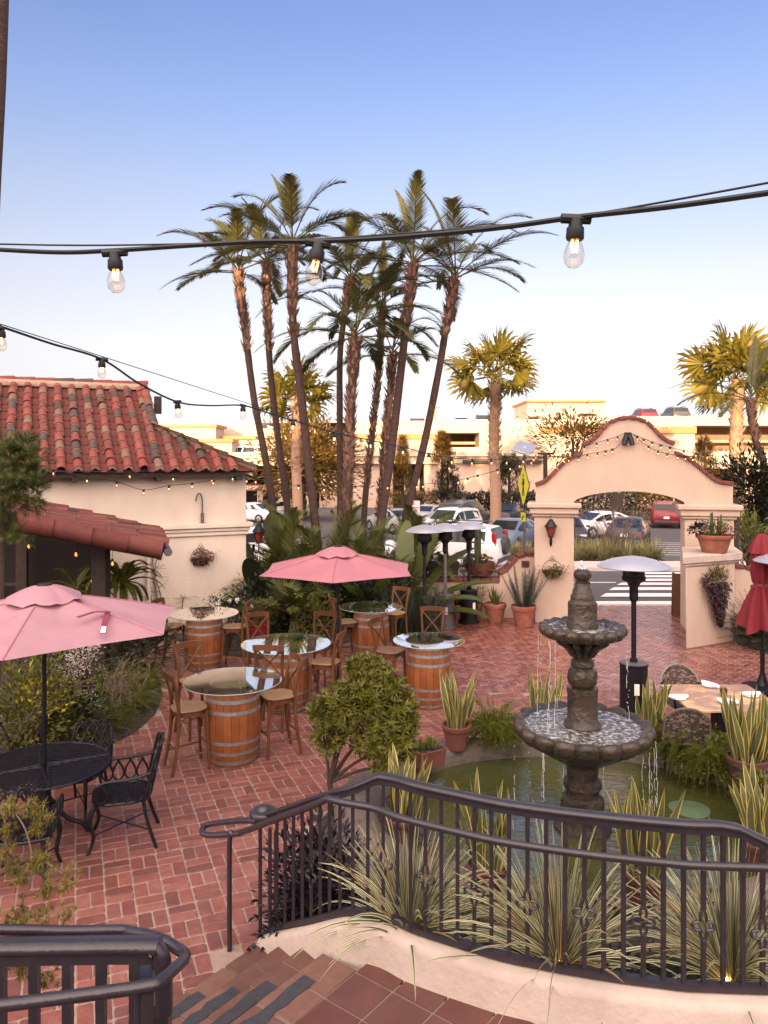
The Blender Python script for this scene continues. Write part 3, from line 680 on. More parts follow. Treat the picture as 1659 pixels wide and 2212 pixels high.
for v0, v1, u0, u1 in ((983,985.5,690,1501),(1000,1002,690,948),(1009,1011.5,1501,2100)): gb_('ledge', 'garage_shade_pink', u0, v0, u1, v1, YG-.45, .5)
for u in range(730, 1500, 46):
    if not 940 < u < 1040: gb_('panel_joint', 'garage_shade_pink', u, 939 if u < 948 else 937, u+1.2, 983, YG-.26, .1)
# left wing
gb_('left_wall', GW, 300, 923, 466, 1020, YG+1); gb_('coping', 'orange_trim', 298, 917, 468, 923, YG+.8, 5); gb_('left_wall', GW, 300, 955, 501, 1030, YG-3); gb_('coping', 'orange_trim', 298, 948, 503, 955, YG-3.3, 3)
gb_('left_wall', GW, 466, 925, 690, 1001, YG+7); gb_('left_wall', GW, 525, 909, 565, 930, YG+9); gb_('left_wall', 'garage_shade_pink', 503, 950, 612, 1005, YG+3); gb_('coping', 'orange_trim', 466, 942, 552, 949, YG+2.7, 4)
gb_('left_parapet', GW, 500, 977, 690, 1006, YG-3, .3); gb_('left_deck', 'concrete', 500, 985, 690, 987, YG-2.6, 5.5)
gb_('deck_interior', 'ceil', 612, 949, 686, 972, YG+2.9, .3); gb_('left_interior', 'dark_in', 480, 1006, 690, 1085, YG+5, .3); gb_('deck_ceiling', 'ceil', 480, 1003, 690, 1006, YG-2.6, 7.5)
for u in (510, 600, 660): gb_('column', GW, u, 1006, u+10, 1092, YG-2.9, 1)
for k_, mb in gm.items(): mb.build(k_[0], M[k_[1]], gar, world=True, smooth=False)
def text(body, size, m, parent, loc, rot=(PI/2,0,0), name='lettering', ext=.004, bold=0.0):
    c = bpy.data.curves.new('t', 'FONT'); c.body = body; c.size = size; c.align_x = 'CENTER'; c.align_y = 'CENTER'; c.extrude = ext; c.offset = bold; c.space_line = .85
    o = bpy.data.objects.new('t', c); COL.objects.link(o); bpy.context.view_layer.update()
    me = bpy.data.meshes.new_from_object(o.evaluated_get(bpy.context.evaluated_depsgraph_get())); bpy.data.objects.remove(o)
    me.materials.clear(); me.materials.append(m); q = bpy.data.objects.new(name, me); COL.objects.link(q); q.parent = parent; q.location = loc; q.rotation_euler = rot; return q
# height bar with DO NOT ENTER over the car park lane
p = P(556, 1053.5, 60); hb = T('height_bar', 'salmon clearance bar lettered DO NOT ENTER on pale columns', 'sign', (p.x, 60, zg(60)))
b = MB(); b.box((.9, 0, p.z-zg(60)), (5.6, .3, .42)); b.build('beam', M['orange_trim'], hb)
for xx in (.2, 3.2):
    b = MB(); b.box((xx, .1, (p.z-zg(60)-.21)/2), (.42, .3, p.z-zg(60)-.21)); b.build('column', M['garage'], hb)
text('DO NOT ENTER', .30, M['signwhite'], hb, (-.05, -.16, p.z-zg(60)), bold=.008)
# ================= terrace steps, curb, railings
nd = Vector((-.61,-.79,0)).normalized(); dn = Vector((-.79,.61,0)).normalized(); N0 = Vector((-.40,4.93,0))
def cy(x):
    for (x0,y0),(x1,y1) in zip(CURBIN, CURBIN[1:]):
        if x0 <= x <= x1: return y0 + (y1-y0)*(x-x0)/(x1-x0)
    return CURBIN[0][1] if x < CURBIN[0][0] else CURBIN[-1][1]
b = MB()
LZ = .5
cor = [(-.40,4.93), (-.2,4.83),(.15,4.62),(.51,4.43),(1.1,4.22),(1.8,4.09),(4.2,4.2),(4.2,2.2),(N0.x+nd.x*3.4, N0.y+nd.y*3.4)]
b.prism(cor, -.05, LZ-.0015)
for k in (1,2,3):
    p = N0 + dn*.28*k; q = p - dn*.30
    b.prism([(p.x-nd.x*.25,p.y-nd.y*.25),(q.x-nd.x*.25,q.y-nd.y*.25),(q.x+nd.x*3.4,q.y+nd.y*3.4),(p.x+nd.x*3.4,p.y+nd.y*3.4)], -.05, LZ-.125*k-.008)
st = b.build('steps', mat('step_grout', (.17,.115,.095), .9, .2, 12), smooth=False); tag(st, 'tiled terrace steps with worn black anti slip strips beside the curb', 'steps')
tl, tb = MB(), MB(); rr = random.Random(11)
def tilebox(mb, o, a0, a1, b0, b1, z, th=.012, g=.008):
    pts = [o + nd*a + dn*c for a, c in ((a0+g,b0+g),(a1-g,b0+g),(a1-g,b1-g),(a0+g,b1-g))]
    j = rr.uniform(0,.002); mb.hexa([(p.x,p.y,z-th) for p in pts], [(p.x,p.y,z+j) for p in pts])
for i in range(-4, 20):
    for j in range(0, 22):
        a, c = i*.29, -.28 - j*.29 - .29
        m_ = N0 + nd*(a+.145) + dn*(c+.145)
        if m_.x > -.38 and m_.y > cy(m_.x) + .06: continue
        if m_.y < 2.1 or m_.x > 3.5 or m_.x < -4: continue
        tilebox(tl, N0, a, a+.29, c, c+.29, LZ+.003)
ast = []
for k in range(0, 4):
    o = N0 + dn*.28*k; z = LZ-.125*k + .003
    a = -.02 if k == 0 else -.22
    while a < 3.2:
        w_ = .3 + rr.uniform(-.03,.03); tilebox(tb, o, a, a+w_, -.285, 0.012, z, .03); a += w_
    mb = MB(); a = .22 + .05*k
    while a < 3:
        L_ = rr.uniform(.45,.75); n = 9
        A_ = [(a+L_*i/n, -.055 + rr.uniform(-.014,.014)) for i in range(n+1)]; B_ = [(a+L_*i/n, -.15 + rr.uniform(-.012,.012)) for i in range(n+1)]
        for i in range(n):
            q = [o + nd*s + dn*t for s, t in (A_[i],A_[i+1],B_[i+1],B_[i])]; mb.hexa([(p.x,p.y,z+.002) for p in q], [(p.x,p.y,z+.006) for p in q])
        a += L_ + rr.uniform(.02,.10)
    ast.append(mb)
tl.build('landing_tiles', M['landtile'], st, smooth=False); tb.build('tread_tiles', M['steptile'], st, bevel=.006)
for mb in ast: mb.build('anti_slip_strip', M['antislip'], st, smooth=False)
# curb: inner path with tops
cp = [Vector(p) for p in ((-.94,5.62,.17),(-.64,5.28,.43),(-.33,4.94,.69),(-.03,4.80,.73),(.15,4.66,.74),(.51,4.47,.74),(.71,4.38,.74),(1.1,4.26,.74),(1.5,4.17,.74),(1.81,4.13,.74),(2.6,4.12,.74),(4.2,4.25,.74))]
cps = cat(cp, 4)
def offs(pts, d):
    o = []
    for i, p in enumerate(pts):
        t = (pts[min(i+1,len(pts)-1)] - pts[max(i-1,0)]); t.z = 0; t.normalize(); o.append(p + Vector((-t.y, t.x, 0))*d)
    return o
b = MB(); inn, outr = cps, offs(cps, .24); rows = []
for p, q in zip(inn, outr):
    m1, m2 = p.lerp(q,.15), p.lerp(q,.85)
    rows.append([b.av(x) for x in ((p.x,p.y,-.05),(p.x,p.y,p.z-.05),(p.x+(m1.x-p.x)*.35,p.y+(m1.y-p.y)*.35,p.z-.018),(m1.x,m1.y,p.z),(m2.x,m2.y,p.z),(q.x,q.y,p.z-.04),(q.x,q.y,-.05))])
for A, B in zip(rows, rows[1:]):
    for k in range(6): b.fi((A[k], B[k], B[k+1], A[k+1]))
b.fi(rows[0]); b.fi(rows[-1][::-1])
tag(b.build('curb_wall', M['curb'], ang=50), 'curved cream plaster curb under the iron railing', 'curb')
# soil terrace between curb and pool
b = MB(); outer = offs(cps, .2); na = len(outer)
pr_ = []
for i, q in enumerate(outer):
    a = R(214 + (325-214)*i/(na-1)); pr_.append((Vector((q.x,q.y,min(q.z-.12,.6))), Vector((FX+2.42*cos(a), FY+2.42*.73*sin(a), .15))))
for (a0,c0),(a1,c1) in zip(pr_, pr_[1:]):
    for k in range(4): b.face([a0.lerp(c0,k/4), a1.lerp(c1,k/4), a1.lerp(c1,(k+1)/4), a0.lerp(c0,(k+1)/4)])
tag(b.build('planter_soil', M['soil']), kind='structure')
# guard rail
gr = T('guard_railing', 'dark iron railing with quatrefoil medallions on the curved curb', 'railing', (0,4.8,.5))
mid = offs(cps, .11)
top_z = [(-.94,.99),(-.33,1.49),(-.04,1.66),(.15,1.675),(1.86,1.675),(1.97,1.66),(2.3,1.50),(4.2,.9)]
def tz(x):
    if x <= top_z[0][0]: return top_z[0][1]
    for (x0,z0),(x1,z1) in zip(top_z, top_z[1:]):
        if x <= x1: return z0 + (z1-z0)*(x-x0)/(x1-x0)
    return top_z[-1][1]
fine = cat(mid, 3)
def railbeam(pts, prof):
    b = MB(); rows = []
    for i, p in enumerate(pts):
        t = pts[min(i+1,len(pts)-1)] - pts[max(i-1,0)]; t.z = 0; t.normalize(); s = Vector((-t.y,t.x,0))
        rows.append([b.av(p + s*x + Vector((0,0,z))) for x, z in prof])
    n = len(prof)
    for A, B in zip(rows, rows[1:]):
        for k in range(n): b.fi((A[k], B[k], B[(k+1)%n], A[(k+1)%n]))
    b.fi(rows[0][::-1]); b.fi(rows[-1]); return b
CAP = [(-.022,-.055),(.022,-.055),(.022,-.022),(.034,-.016),(.038,-.004),(.030,.010),(.012,.016),(-.012,.016),(-.030,.010),(-.038,-.004),(-.034,-.016),(-.022,-.022)]
tp = [Vector((p.x,p.y,tz(p.x))) for p in fine]
railbeam(tp, CAP).build('top_rail', M['iron'], gr, world=True, ang=50)
railbeam([Vector((p.x,p.y,p.z+.03)) for p in fine], [(-.022,-.02),(.022,-.02),(.022,.02),(-.022,.02)]).build('bottom_rail', M['iron'], gr, world=True)
acc = 0; nb = 0; prev = fine[0]
for p in fine[1:]:
    seg = Vector((p.x-prev.x, p.y-prev.y, 0)).length
    while acc + seg >= .107:
        t = (.107-acc)/seg; q = prev.lerp(p, t); seg -= .107-acc; prev = q; acc = 0; nb += 1
        z0, z1 = q.z+.045, tz(q.x)-.05; b = MB(); hw = .0115
        if nb % 3 == 2 and q.x > -.6:
            zm = (z0+z1)/2 - .10; hl = .085
            b.box((q.x,q.y,(z0+zm-hl)/2), (2*hw,2*hw,zm-hl-z0)); b.box((q.x,q.y,(z1+zm+hl)/2), (2*hw,2*hw,z1-zm-hl))
            tdir = (p-prev); tdir.z = 0; tdir.normalize(); cpt = []
            for k in range(32):
                a = 2*PI*k/32; r_ = .050 + .022*cos(4*a); cpt.append(Vector((q.x,q.y,zm)) + tdir*(r_*cos(a)*.86) + Vector((0,0,r_*sin(a)*1.16)))
            b.tube(cpt + [cpt[0]], .009, 6, cap=False); b.build('medallion_baluster', M['iron'], gr, world=True)
        else:
            b.box((q.x,q.y,(z0+z1)/2), (2*hw,2*hw,z1-z0)); b.build('baluster', M['iron'], gr, world=True, smooth=False)
    acc += seg; prev = p
# newel with volute, flat posts
e0 = mid[0]; b = MB(); nv = e0 + Vector((-.05,.06,0))
for dx, dy in ((-.07,.03),(.01,-.02),(.06,-.07)): b.box((e0.x+dx, e0.y+dy, .48), (.026,.026,.96))
b.build('newel_post', M['iron'], gr, world=True, bevel=.004)
b = MB(); b.lathe([(.0,.98),(.09,.98),(.105,1.005),(.105,1.04),(.095,1.055),(.055,1.06),(.05,1.075),(.035,1.09),(0,1.092)], 24, (nv.x,nv.y,0)); b.build('volute_cap', M['iron'], gr, world=True)
hr = offs(cps, -.055)
hz = lambda x: 1.525 if x > -.36 else 1.525 - (-.36-x)*.86
hp_ = [Vector((p.x,p.y,hz(p.x))) for p in cat(hr,2)][::-1]
l_ = hp_[-1]; hp_ += [l_ + Vector((-.14,.16,-.11)), l_ + Vector((-.36,.30,-.19)), l_ + Vector((-.43,.36,-.20)), l_ + Vector((-.44,.42,-.19)), l_ + Vector((-.38,.44,-.17)), l_ + Vector((-.1,.20,-.03)), l_+Vector((.04,.08,.02))]
hp_ = hp_[:-7] + cat(hp_[-8:], 5)[1:]
b = MB(); b.tube(hp_, .0225, 10); q = l_ + Vector((-.09,.10,-.08)); b.tube(cat([q, q+Vector((-.06,.04,-.03)), q+Vector((-.09,.06,-.10)), Vector((q.x-.09,q.y+.06,0))], 6), .019, 10)
for x in (-.75,-.3,.55,1.6): 
    z_ = hz(x); y_ = cy(x); b.tube([(x,y_+.04,z_-.02),(x,y_+.05,z_-.06),(x,y_+.11,z_-.06)], .008, 6)
b.build('handrail', M['iron'], gr, world=True)
# nearer railing at lower left
g2 = T('guard_railing', 'close dark iron railing end with a handrail looping round it at the lower left', 'railing', (-1.2,2.45,.5))
y0, z0 = 2.45, 2.135
cpts = cat([(-2.6,y0,z0),(-1.6,y0,z0),(-.80,y0+.01,z0+.005),(-.745,y0+.01,z0-.008),(-.715,y0+.01,z0-.06),(-.71,y0+.01,z0-.22)], 5)
b = railbeam(cpts[:-9], CAP); b.tube([Vector(p) for p in cpts[-11:]], .03, 10); b.box((-.712,y0+.01,1.3), (.045,.045,1.3)); b.build('top_rail', M['iron'], g2, world=True, ang=50)
for i in range(16):
    b = MB(); x = -.80 - i*.107; b.box((x,y0,1.33), (.028,.028,1.52)); b.build('baluster', M['iron'], g2, world=True, smooth=False)
b = MB(); b.box((-1.7,y0,.60), (2.0,.04,.03)); b.build('bottom_rail', M['iron'], g2, world=True, smooth=False)
lp = [P(-140,2188,2.22),P(0,2172,2.24),P(200,2147,2.26),P(318,2130,2.28),P(345,2120,2.30),P(388,2082,2.41),P(400,2068,2.47),P(392,2055,2.53),P(340,2025,2.60),P(285,2006,2.66),P(262,2002,2.68),P(150,2004,2.70),P(60,2002,2.72),P(-120,2000,2.74)]
lp = [p - Vector((0,0,.012)) if i > 8 else p for i, p in enumerate(lp)]
b = MB(); b.tube(cat(lp,4), .0185, 12); q = P(318,2135,2.29); b.tube([q, (q.x,q.y,.55)], .02, 8); q = P(300,2135,2.30); b.tube([q, (q.x,q.y,.55)], .014, 8); b.build('handrail', M['iron'], g2, world=True)
b = MB(); q = P(330,2100,2.6); b.lathe([(0,0),(.06,.0),(.07,.015),(.06,.03),(0,.034)], 18, (q.x,q.y,q.z-.02)); b.build('volute_cap', M['iron'], g2, world=True)
# ================= pool and fountain
b = MB(); n = 72
def rock(r, z, a): 
    k = noise.noise(Vector((cos(a)*3, sin(a)*3, z*4)))*.05; return r + k, z + k*.5
b.lathe([(2.50,-.02),(2.50,.12),(2.44,.20),(2.30,.225),(2.16,.21),(2.09,.15),(2.06,.05),(2.05,-.3)], 96, (FX,FY,0), cap=False, fn=rock)
b.v = [Vector((p.x, FY+(p.y-FY)*(.80 if p.y > FY else .73), p.z)) for p in b.v]
tag(b.build('pool_rim', M['stone'], ang=60), 'rough grey stone rim round the fountain pool', 'pool rim')
m = mat('pool_water', (.058,.062,.017), .02, .5, 1.1, spec=.9, col2=(.03,.034,.011)); M['water'] = m
nn = m.node_tree; bs = nn.nodes['Principled BSDF']; tcx = nn.nodes.new('ShaderNodeTexCoord'); wv = nn.nodes.new('ShaderNodeTexNoise'); wv.inputs['Scale'].default_value = 5.5; wv.inputs['Detail'].default_value = 3; wv.inputs['Distortion'].default_value = .6
mpp = nn.nodes.new('ShaderNodeMapping'); mpp.inputs['Scale'].default_value = (1,2.2,1); nn.links.new(tcx.outputs['Object'], mpp.inputs[0]); nn.links.new(mpp.outputs[0], wv.inputs[0])
bpx = nn.nodes.new('ShaderNodeBump'); bpx.inputs['Strength'].default_value = .24; bpx.inputs['Distance'].default_value = .05; nn.links.new(wv.outputs[0], bpx.inputs['Height']); nn.links.new(bpx.outputs[0], bs.inputs['Normal'])
b = MB(); b.lathe([(0,.035),(2.09,.035)], 72, (0,0,0), cap=False); b.v = [Vector((p.x, p.y*(.80 if p.y > 0 else .73), p.z)) for p in b.v]; o = b.build('pool_water', M['water'], smooth=False); o.location = (FX,FY,0); tag(o, kind='structure')
p = G(1490,1746,.04); b = MB(); b.lathe([(0,.008),(.20,.008),(.212,.0)], 28, cap=False, fn=lambda r,z,a: (r*(1+.04*sin(3*a)), z)); o = b.build('pond_disc', mat('pond_disc', (.075,.115,.06), .6, .15, 6)); o.location = (p.x,p.y,.032); tag(o, 'pale green round disc floating at the right of the pool', 'pond disc')
ft = T('tiered_fountain', 'two tiered brown stone fountain with scalloped bowls standing in the pool', 'fountain', (1.975,7.6,0))
def wob(r, z, a): return r*(1+.012*noise.noise(Vector((cos(a)*2,sin(a)*2,z*9)))), z
b = MB(); b.lathe([(.28,-.05),(.28,.06),(.20,.10),(.19,.16),(.215,.24),(.205,.33),(.16,.36),(.165,.42),(.19,.45),(.185,.50),(.15,.53),(.155,.64),(.17,.68)], 32, fn=lambda r,z,a: wob(r*(1+.03*cos(8*a)*(.1<z<.36)), z, a)); b.build('pedestal', M['fstone'], ft)
NL = 18
def bowl(R0, zr, prof, nm):
    b = MB()
    def fn(r, z, a):
        k = max(0, (r/R0-.45)/.55)
        lob = abs(cos(NL*a/2))**.7
        return r*(1 - .085*k*(1-lob)), z + .035*k*k*(lob-.5)*(1 if z > zr-.03 else .3)
    b.lathe(prof, NL*8, fn=fn, cap=False); o = b.build(nm, M['fstone'], ft, ang=60); return o
bw = bowl(.69, 1.07, [(.16,.66),(.26,.72),(.40,.80),(.52,.87),(.63,.93),(.68,.985),(.695,1.03),(.68,1.065),(.645,1.08),(.60,1.065),(.56,1.035),(.3,1.01),(.1,1.0)], 'lower_bowl')
b = MB(); b.lathe([(.18,1.0),(.185,1.06),(.165,1.09),(.15,1.11),(.147,1.36),(.155,1.40),(.15,1.43),(.10,1.435),(.135,1.47),(.148,1.53),(.135,1.60),(.10,1.63),(.115,1.65),(.11,1.70),(.085,1.72),(.09,1.78),(.12,1.85)], 32, fn=lambda r,z,a: wob(r*(1+.045*cos(8*a)*(1.44<z<1.63)), z, a)); b.build('column', M['fstone'], ft)
bw2 = bowl(.435, 2.05, [(.11,1.82),(.16,1.87),(.22,1.90),(.32,1.92),(.40,1.945),(.43,1.98),(.435,2.01),(.42,2.035),(.38,2.045),(.33,2.02),(.1,2.0)], 'upper_bowl')
b = MB()
for k in range(12):                                   # gadroon ribs under the upper bowl
    a = 2*PI*k/12; b.tube(cat([(.10*cos(a),.10*sin(a),1.74),(.15*cos(a),.15*sin(a),1.83),(.25*cos(a),.25*sin(a),1.90)],3), [.02,.026,.03,.034,.036,.036,.03], 6)
b.build('ribs', M['fstone'], bw2)
b = MB(); b.lathe([(.155,2.0),(.155,2.07),(.143,2.09),(.142,2.27),(.115,2.30),(.115,2.34),(.10,2.36),(.095,2.40),(.075,2.43),(.072,2.47),(.08,2.48),(.055,2.49),(.08,2.515),(.09,2.545),(.08,2.58),(.05,2.60),(0,2.605)], 28, fn=wob); b.build('finial', M['fstone'], ft)
M['splash'] = mat('splash_water', (.07,.066,.06), .05, .7, 20, 1.0, 18, spec=1.0, col2=(.40,.40,.39), c2=(.46,.70)); M['drop'] = mat('water_drop', (.55,.57,.60), .05, .2, 20, spec=1.0)
b = MB(); b.lathe([(0,1.045),(.60,1.045)], 40, cap=False); b.build('water_surface', M['splash'], bw)
b = MB(); b.lathe([(0,2.025),(.36,2.025)], 32, cap=False); b.build('water_surface', M['splash'], bw2)
b = MB()
for k in range(46):
    a = rnd.uniform(0,2*PI); r_ = rnd.uniform(.22,.4); b.ball((r_*cos(a)*.95, r_*sin(a)*.95, 2.02), rnd.uniform(.025,.05), 8, 4, (1,1,.6))
b.build('pebbles', M['fstone'], bw2)
b = MB(); rr = random.Random(5)
for R_, z0, z1, n in ((.435,1.94,1.06,9),(.69,.96,.06,14)):
    for k in range(n):
        a = rr.uniform(0,2*PI); z = z0; out_ = 0.0
        while z > z1:
            L_ = min(rr.uniform(.06,.34), z-z1+.01); px, py = (R_+out_)*cos(a), (R_+out_)*sin(a)
            if rr.random() < .7: b.tube([(px + rr.uniform(-.006,.006), py, z - L_*q/4) for q in range(5)], [rr.uniform(.0012,.0030) for q in range(5)], 5)
            else:
                for q in range(3): b.ball((px+rr.uniform(-.012,.012), py+rr.uniform(-.01,.01), z-L_*rr.random()), rr.uniform(.0025,.005), 5, 4)
            z -= L_ + rr.uniform(.0,.06); out_ += .004
for k in range(14): b.ball((rr.gauss(0,.014), rr.gauss(0,.014), 2.60+.1*rr.random()), rr.uniform(.008,.016), 6, 4, (1,1,1.6))
tag(b.build('falling_water', M['drop'], ft), kind='stuff')
# ================= barrels and stools
M['stave'] = palette('barrel_stave', [(.215,.070,.023),(.20,.063,.020),(.225,.075,.026),(.193,.060,.020),(.21,.070,.025)], .4, .25, 7, .1, .35)
def rb_(z): t = (z-.475)/.475; return .345 - .062*t*t
def barrel(label, x, y, gr_, rz=0.0, hoopn=6):
    t = T('barrel_table', label, 'barrel table', (x,y,0), rz, 'wine barrel tables')
    b = MB(); ns = 22
    for k in range(ns):
        a0, a1 = 2*PI*(k+.02)/ns, 2*PI*(k+.98)/ns; rows = []
        for i in range(11):
            z = .95*i/10; rows.append([b.av((rb_(z)*cos(a0+(a1-a0)*j/2), rb_(z)*sin(a0+(a1-a0)*j/2), z)) for j in range(3)])
        for A, B in zip(rows, rows[1:]):
            for j in range(2): b.fi((A[j], A[j+1], B[j+1], B[j]))
    b.build('staves', M['stave'], t)
    b = MB(); b.lathe([(.27,.3),(.27,.90),(0,.90)], 24, cap=False); b.lathe([(.255,.90),(.255,.95),(.285,.955)], 24, cap=False); b.build('barrel_head', M['woodtop'], t)
    for z, h in ((.055,.045),(.17,.04),(.30,.04),(.66,.042),(.79,.042),(.905,.05)):
        b = MB(); b.lathe([(rb_(z-h/2)+.001,z-h/2),(rb_(z-h/2)+.005,z-h/2),(rb_(z+h/2)+.005,z+h/2),(rb_(z+h/2)+.001,z+h/2)], 40, cap=False); b.build('hoop', M['hoop'], t)
    b = MB(); b.lathe([(0,.962),(gr_-.004,.962)], 64, cap=False); b.lathe([(gr_-.004,.974),(0,.974)], 64, cap=False); tb_ = b.build('table_top', M['glass'], t, smooth=False)
    b = MB(); b.lathe([(gr_-.004,.962),(gr_,.965),(gr_,.971),(gr_-.004,.974)], 64, cap=False); b.build('edge', M['glassedge'], tb_)
    return t
def at(u, v, z=0): p = G(u, v, z); return p.x, p.y
BT = {}
for key, lab, u, Y, g_ in (('A','barrel table with a round glass top nearest the viewer, on the left of the patio',503,9.41,.60), ('B','barrel table with the widest glass top, ringed by four stools in the middle',618,11.3,.66),
    ('C','barrel table in front of the grey heater with two stools and a glass top',926,11.5,.54), ('D','barrel table against the cream house wall with a glass top',441,13.5,.60), ('E','barrel table behind the pink umbrella pole by the dark bushes',801,14.1,.58)):
    BT[key] = barrel(lab, X(u,Y), Y, g_)
sp = T('bar_stool', '', 'bar stool', (0,0,0), 0, 'wooden bar stools around the barrel tables')
b = MB(); b.lathe([(0,.715),(.19,.715),(.205,.728),(.20,.742),(.16,.747),(0,.738)], 28, cap=False, fn=lambda r,z,a: (r/max(.001,(abs(cos(a))**3.2+abs(sin(a))**3.2)**(1/3.2)), z)); b.build('seat', M['stoolseat'], sp)
b = MB(); b.lathe([(.165,.66),(.18,.66),(.18,.714),(.165,.714)], 24, cap=False, fn=lambda r,z,a: (r/max(.001,(abs(cos(a))**3+abs(sin(a))**3)**(1/3)), z)); b.build('seat_rail', M['stool'], sp)
for s in (-1,1):
    b = MB(); b.tube(cat([(.165,.165*s,.71),(.175,.17*s,.4),(.20,.19*s,0)],4), [.022]*5+[.019]*4, 8); b.build('leg', M['stool'], sp)
    b = MB(); b.tube(cat([(-.25,.19*s,0),(-.185,.175*s,.35),(-.165,.165*s,.72),(-.19,.175*s,.95),(-.25,.195*s,1.16)],4), .0215, 8); b.build('leg', M['stool'], sp)
    b = MB(); b.tube(cat([(-.235,.19*s,1.13),(-.20,.06*s,1.0),(-.18,-.05*s,.88),(-.165,-.14*s,.76)],4), .0135, 6); b.build('cross_bar', M['stool'], sp)
b = MB(); pts = cat([(-.248,-.215,1.145),(-.275,-.1,1.155),(-.285,0,1.158),(-.275,.1,1.155),(-.248,.215,1.145)],4)
for p, q in zip(pts, pts[1:]): b.bar(p, q, .028, .075)
b.build('back_rail', M['stool'], sp)
b = MB()
for s in (-1,1): b.tube([(.19,.18*s,.22),(-.21,.18*s,.20)], .011, 6)
b.tube([(.19,-.18,.29),(.19,.18,.29)], .012, 6); b.tube([(-.2,-.18,.29),(-.2,.18,.29)], .011, 6); b.build('stretcher', M['stool'], sp)
b = MB()
for s in (-1,1):
    b.tube(cat([(.17,.168*s,.48),(.13,.166*s,.62),(0,.165*s,.665),(-.12,.166*s,.62),(-.17,.17*s,.48)],4), .009, 6)
b.tube(cat([(.175,-.165,.48),(.172,-.12,.62),(.17,0,.665),(.172,.12,.62),(.175,.165,.48)],4), .009, 6); b.build('arched_brace', M['stool'], sp)
def face_to(x, y, tx, ty): return math.atan2(ty-y, tx-x)
stools = [('A',408,9.15,None,'bar stool left of the nearest barrel table, its seat fully in view'), ('A',424,10.25,None,'bar stool behind the nearest glass top, only its cross back showing over it'), ('A',600,9.62,None,'bar stool right of the nearest barrel table, back turned to the citrus bush'),
 ('B',590,10.55,None,'bar stool with its back to the viewer in front of the middle glass table'), ('B',703,11.2,None,'bar stool right of the middle glass table facing left'), ('B',566,12.25,None,'bar stool behind the middle glass table on its left, beside the red pot'), ('B',690,12.3,None,'bar stool behind the middle glass table on its right'),
 ('C',842,11.85,None,'bar stool left of the barrel table that stands before the heaters'), ('C',931,12.7,None,'bar stool behind the round glass top in front of the grey heater'),
 ('D',369,13.6,None,'bar stool at the left of the barrel by the house wall, under the umbrella tip'), ('D',507,13.55,None,'bar stool right of the barrel by the house wall, in front of the red pot'),
 ('E',747,13.95,None,'bar stool half hidden behind the pink umbrella pole'), ('E',851,14.75,None,'bar stool in front of the dark bushes, right of the rear barrel')]
for i, (k, u, Y, _, lab) in enumerate(stools):
    bx_, by_ = BT[k].location.x, BT[k].location.y; x = X(u,Y); rz = face_to(x, Y, bx_, by_) + rnd.uniform(-.12,.12)
    if i == 0: o = sp; o.location = (x,Y,0); o.rotation_euler = (0,0,rz); o['label'] = lab
    else: dup(sp, (x,Y,0), rz, lab)
# ================= patio heaters
def heater(label, x, y, mbody, r=.45, rz=0.0, holes=False, tilt=0.0):
    t = T('patio_heater', label, 'patio heater', (x,y,0), rz, 'mushroom patio heaters')
    b = MB(); b.lathe([(.235,0),(.24,.03),(.235,.06),(.20,.075),(.195,.70),(.205,.71),(.205,.725),(.19,.735),(0,.745)], 32, cap=False); bo = b.build('base', mbody, t)
    b = MB(); b.lathe([(.20,.737),(.19,.742),(.03,.752),(.03,.75)], 28, cap=False); b.build('lid', M['greymetal'], bo)
    b = MB(); b.box((-.0,-.199,.40), (.07,.006,.16)); b.build('sticker', M['signwhite'], bo)
    if holes:
        b = MB()
        for zz in (.30,.34,.56,.60):
            for k in range(20): a = 2*PI*k/20; b.box((.197*cos(a),.197*sin(a),zz), (.012,.012,.028))
        b.build('vent_slots', M['signblack'], bo)
    b = MB(); b.lathe([(.055,.74),(.055,.80),(.037,.81),(.037,1.80)], 14, cap=False); b.build('pole', mbody if holes else M['blackmetal'], t)
    b = MB(); b.lathe([(.04,1.62),(.05,1.64),(.062,1.66),(.062,1.84),(.10,1.90),(.165,1.94),(.17,1.99),(.155,2.0)], 24, cap=False); b.box((0,-.06,1.72), (.06,.03,.10)); hd = b.build('burner', M['blackmetal'], t)
    b = MB(); b.lathe([(.155,2.0),(.15,2.12),(.17,2.13),(.17,2.15)], 24, cap=False); b.build('emitter_screen', mat_screen, hd)
    b = MB(); b.lathe([(r,2.135),(r+.004,2.14),(r*.86,2.185),(r*.6,2.235),(r*.3,2.27),(.06,2.285),(0,2.287)], 40, cap=False, fn=lambda q,z,a: (q, z)); b.lathe([(r,2.13),(r*.5,2.20),(0,2.22)], 40, cap=False)
    for k in range(3): a = 2*PI*k/3+.4; b.tube([(.13*cos(a),.13*sin(a),2.14),(.2*cos(a),.2*sin(a),2.23)], .007, 5)
    for k in range(8): a = 2*PI*k/8; b.ball((r*.72*cos(a),r*.72*sin(a),2.217), .009, 6, 4)
    rf = b.build('reflector', M['alu'], t); rf.rotation_euler = (tilt, 0, 0)
    return t
mat_screen = M['blackmetal']
heater('black patio heater at the left of the three heaters, nearest the dark bushes', X(917,16.4), 16.4, M['blackmetal'], .41, .3)
heater('grey patio heater with slotted base, middle of the three', X(962,16.75), 16.75, M['greymetal'], .41, 0, True)
heater('black patio heater by the low peach wall, rightmost of the three', X(1013,17.25), 17.25, M['blackmetal'], .39, .5)
heater('tall black patio heater standing alone behind the fountain', X(1369,11.1), 11.1, M['blackmetal'], .52, -.1)
heater('patio heater mostly cut off by the right edge, beside the closed red umbrella', X(1705,11.6), 11.6, M['blackmetal'], .50)
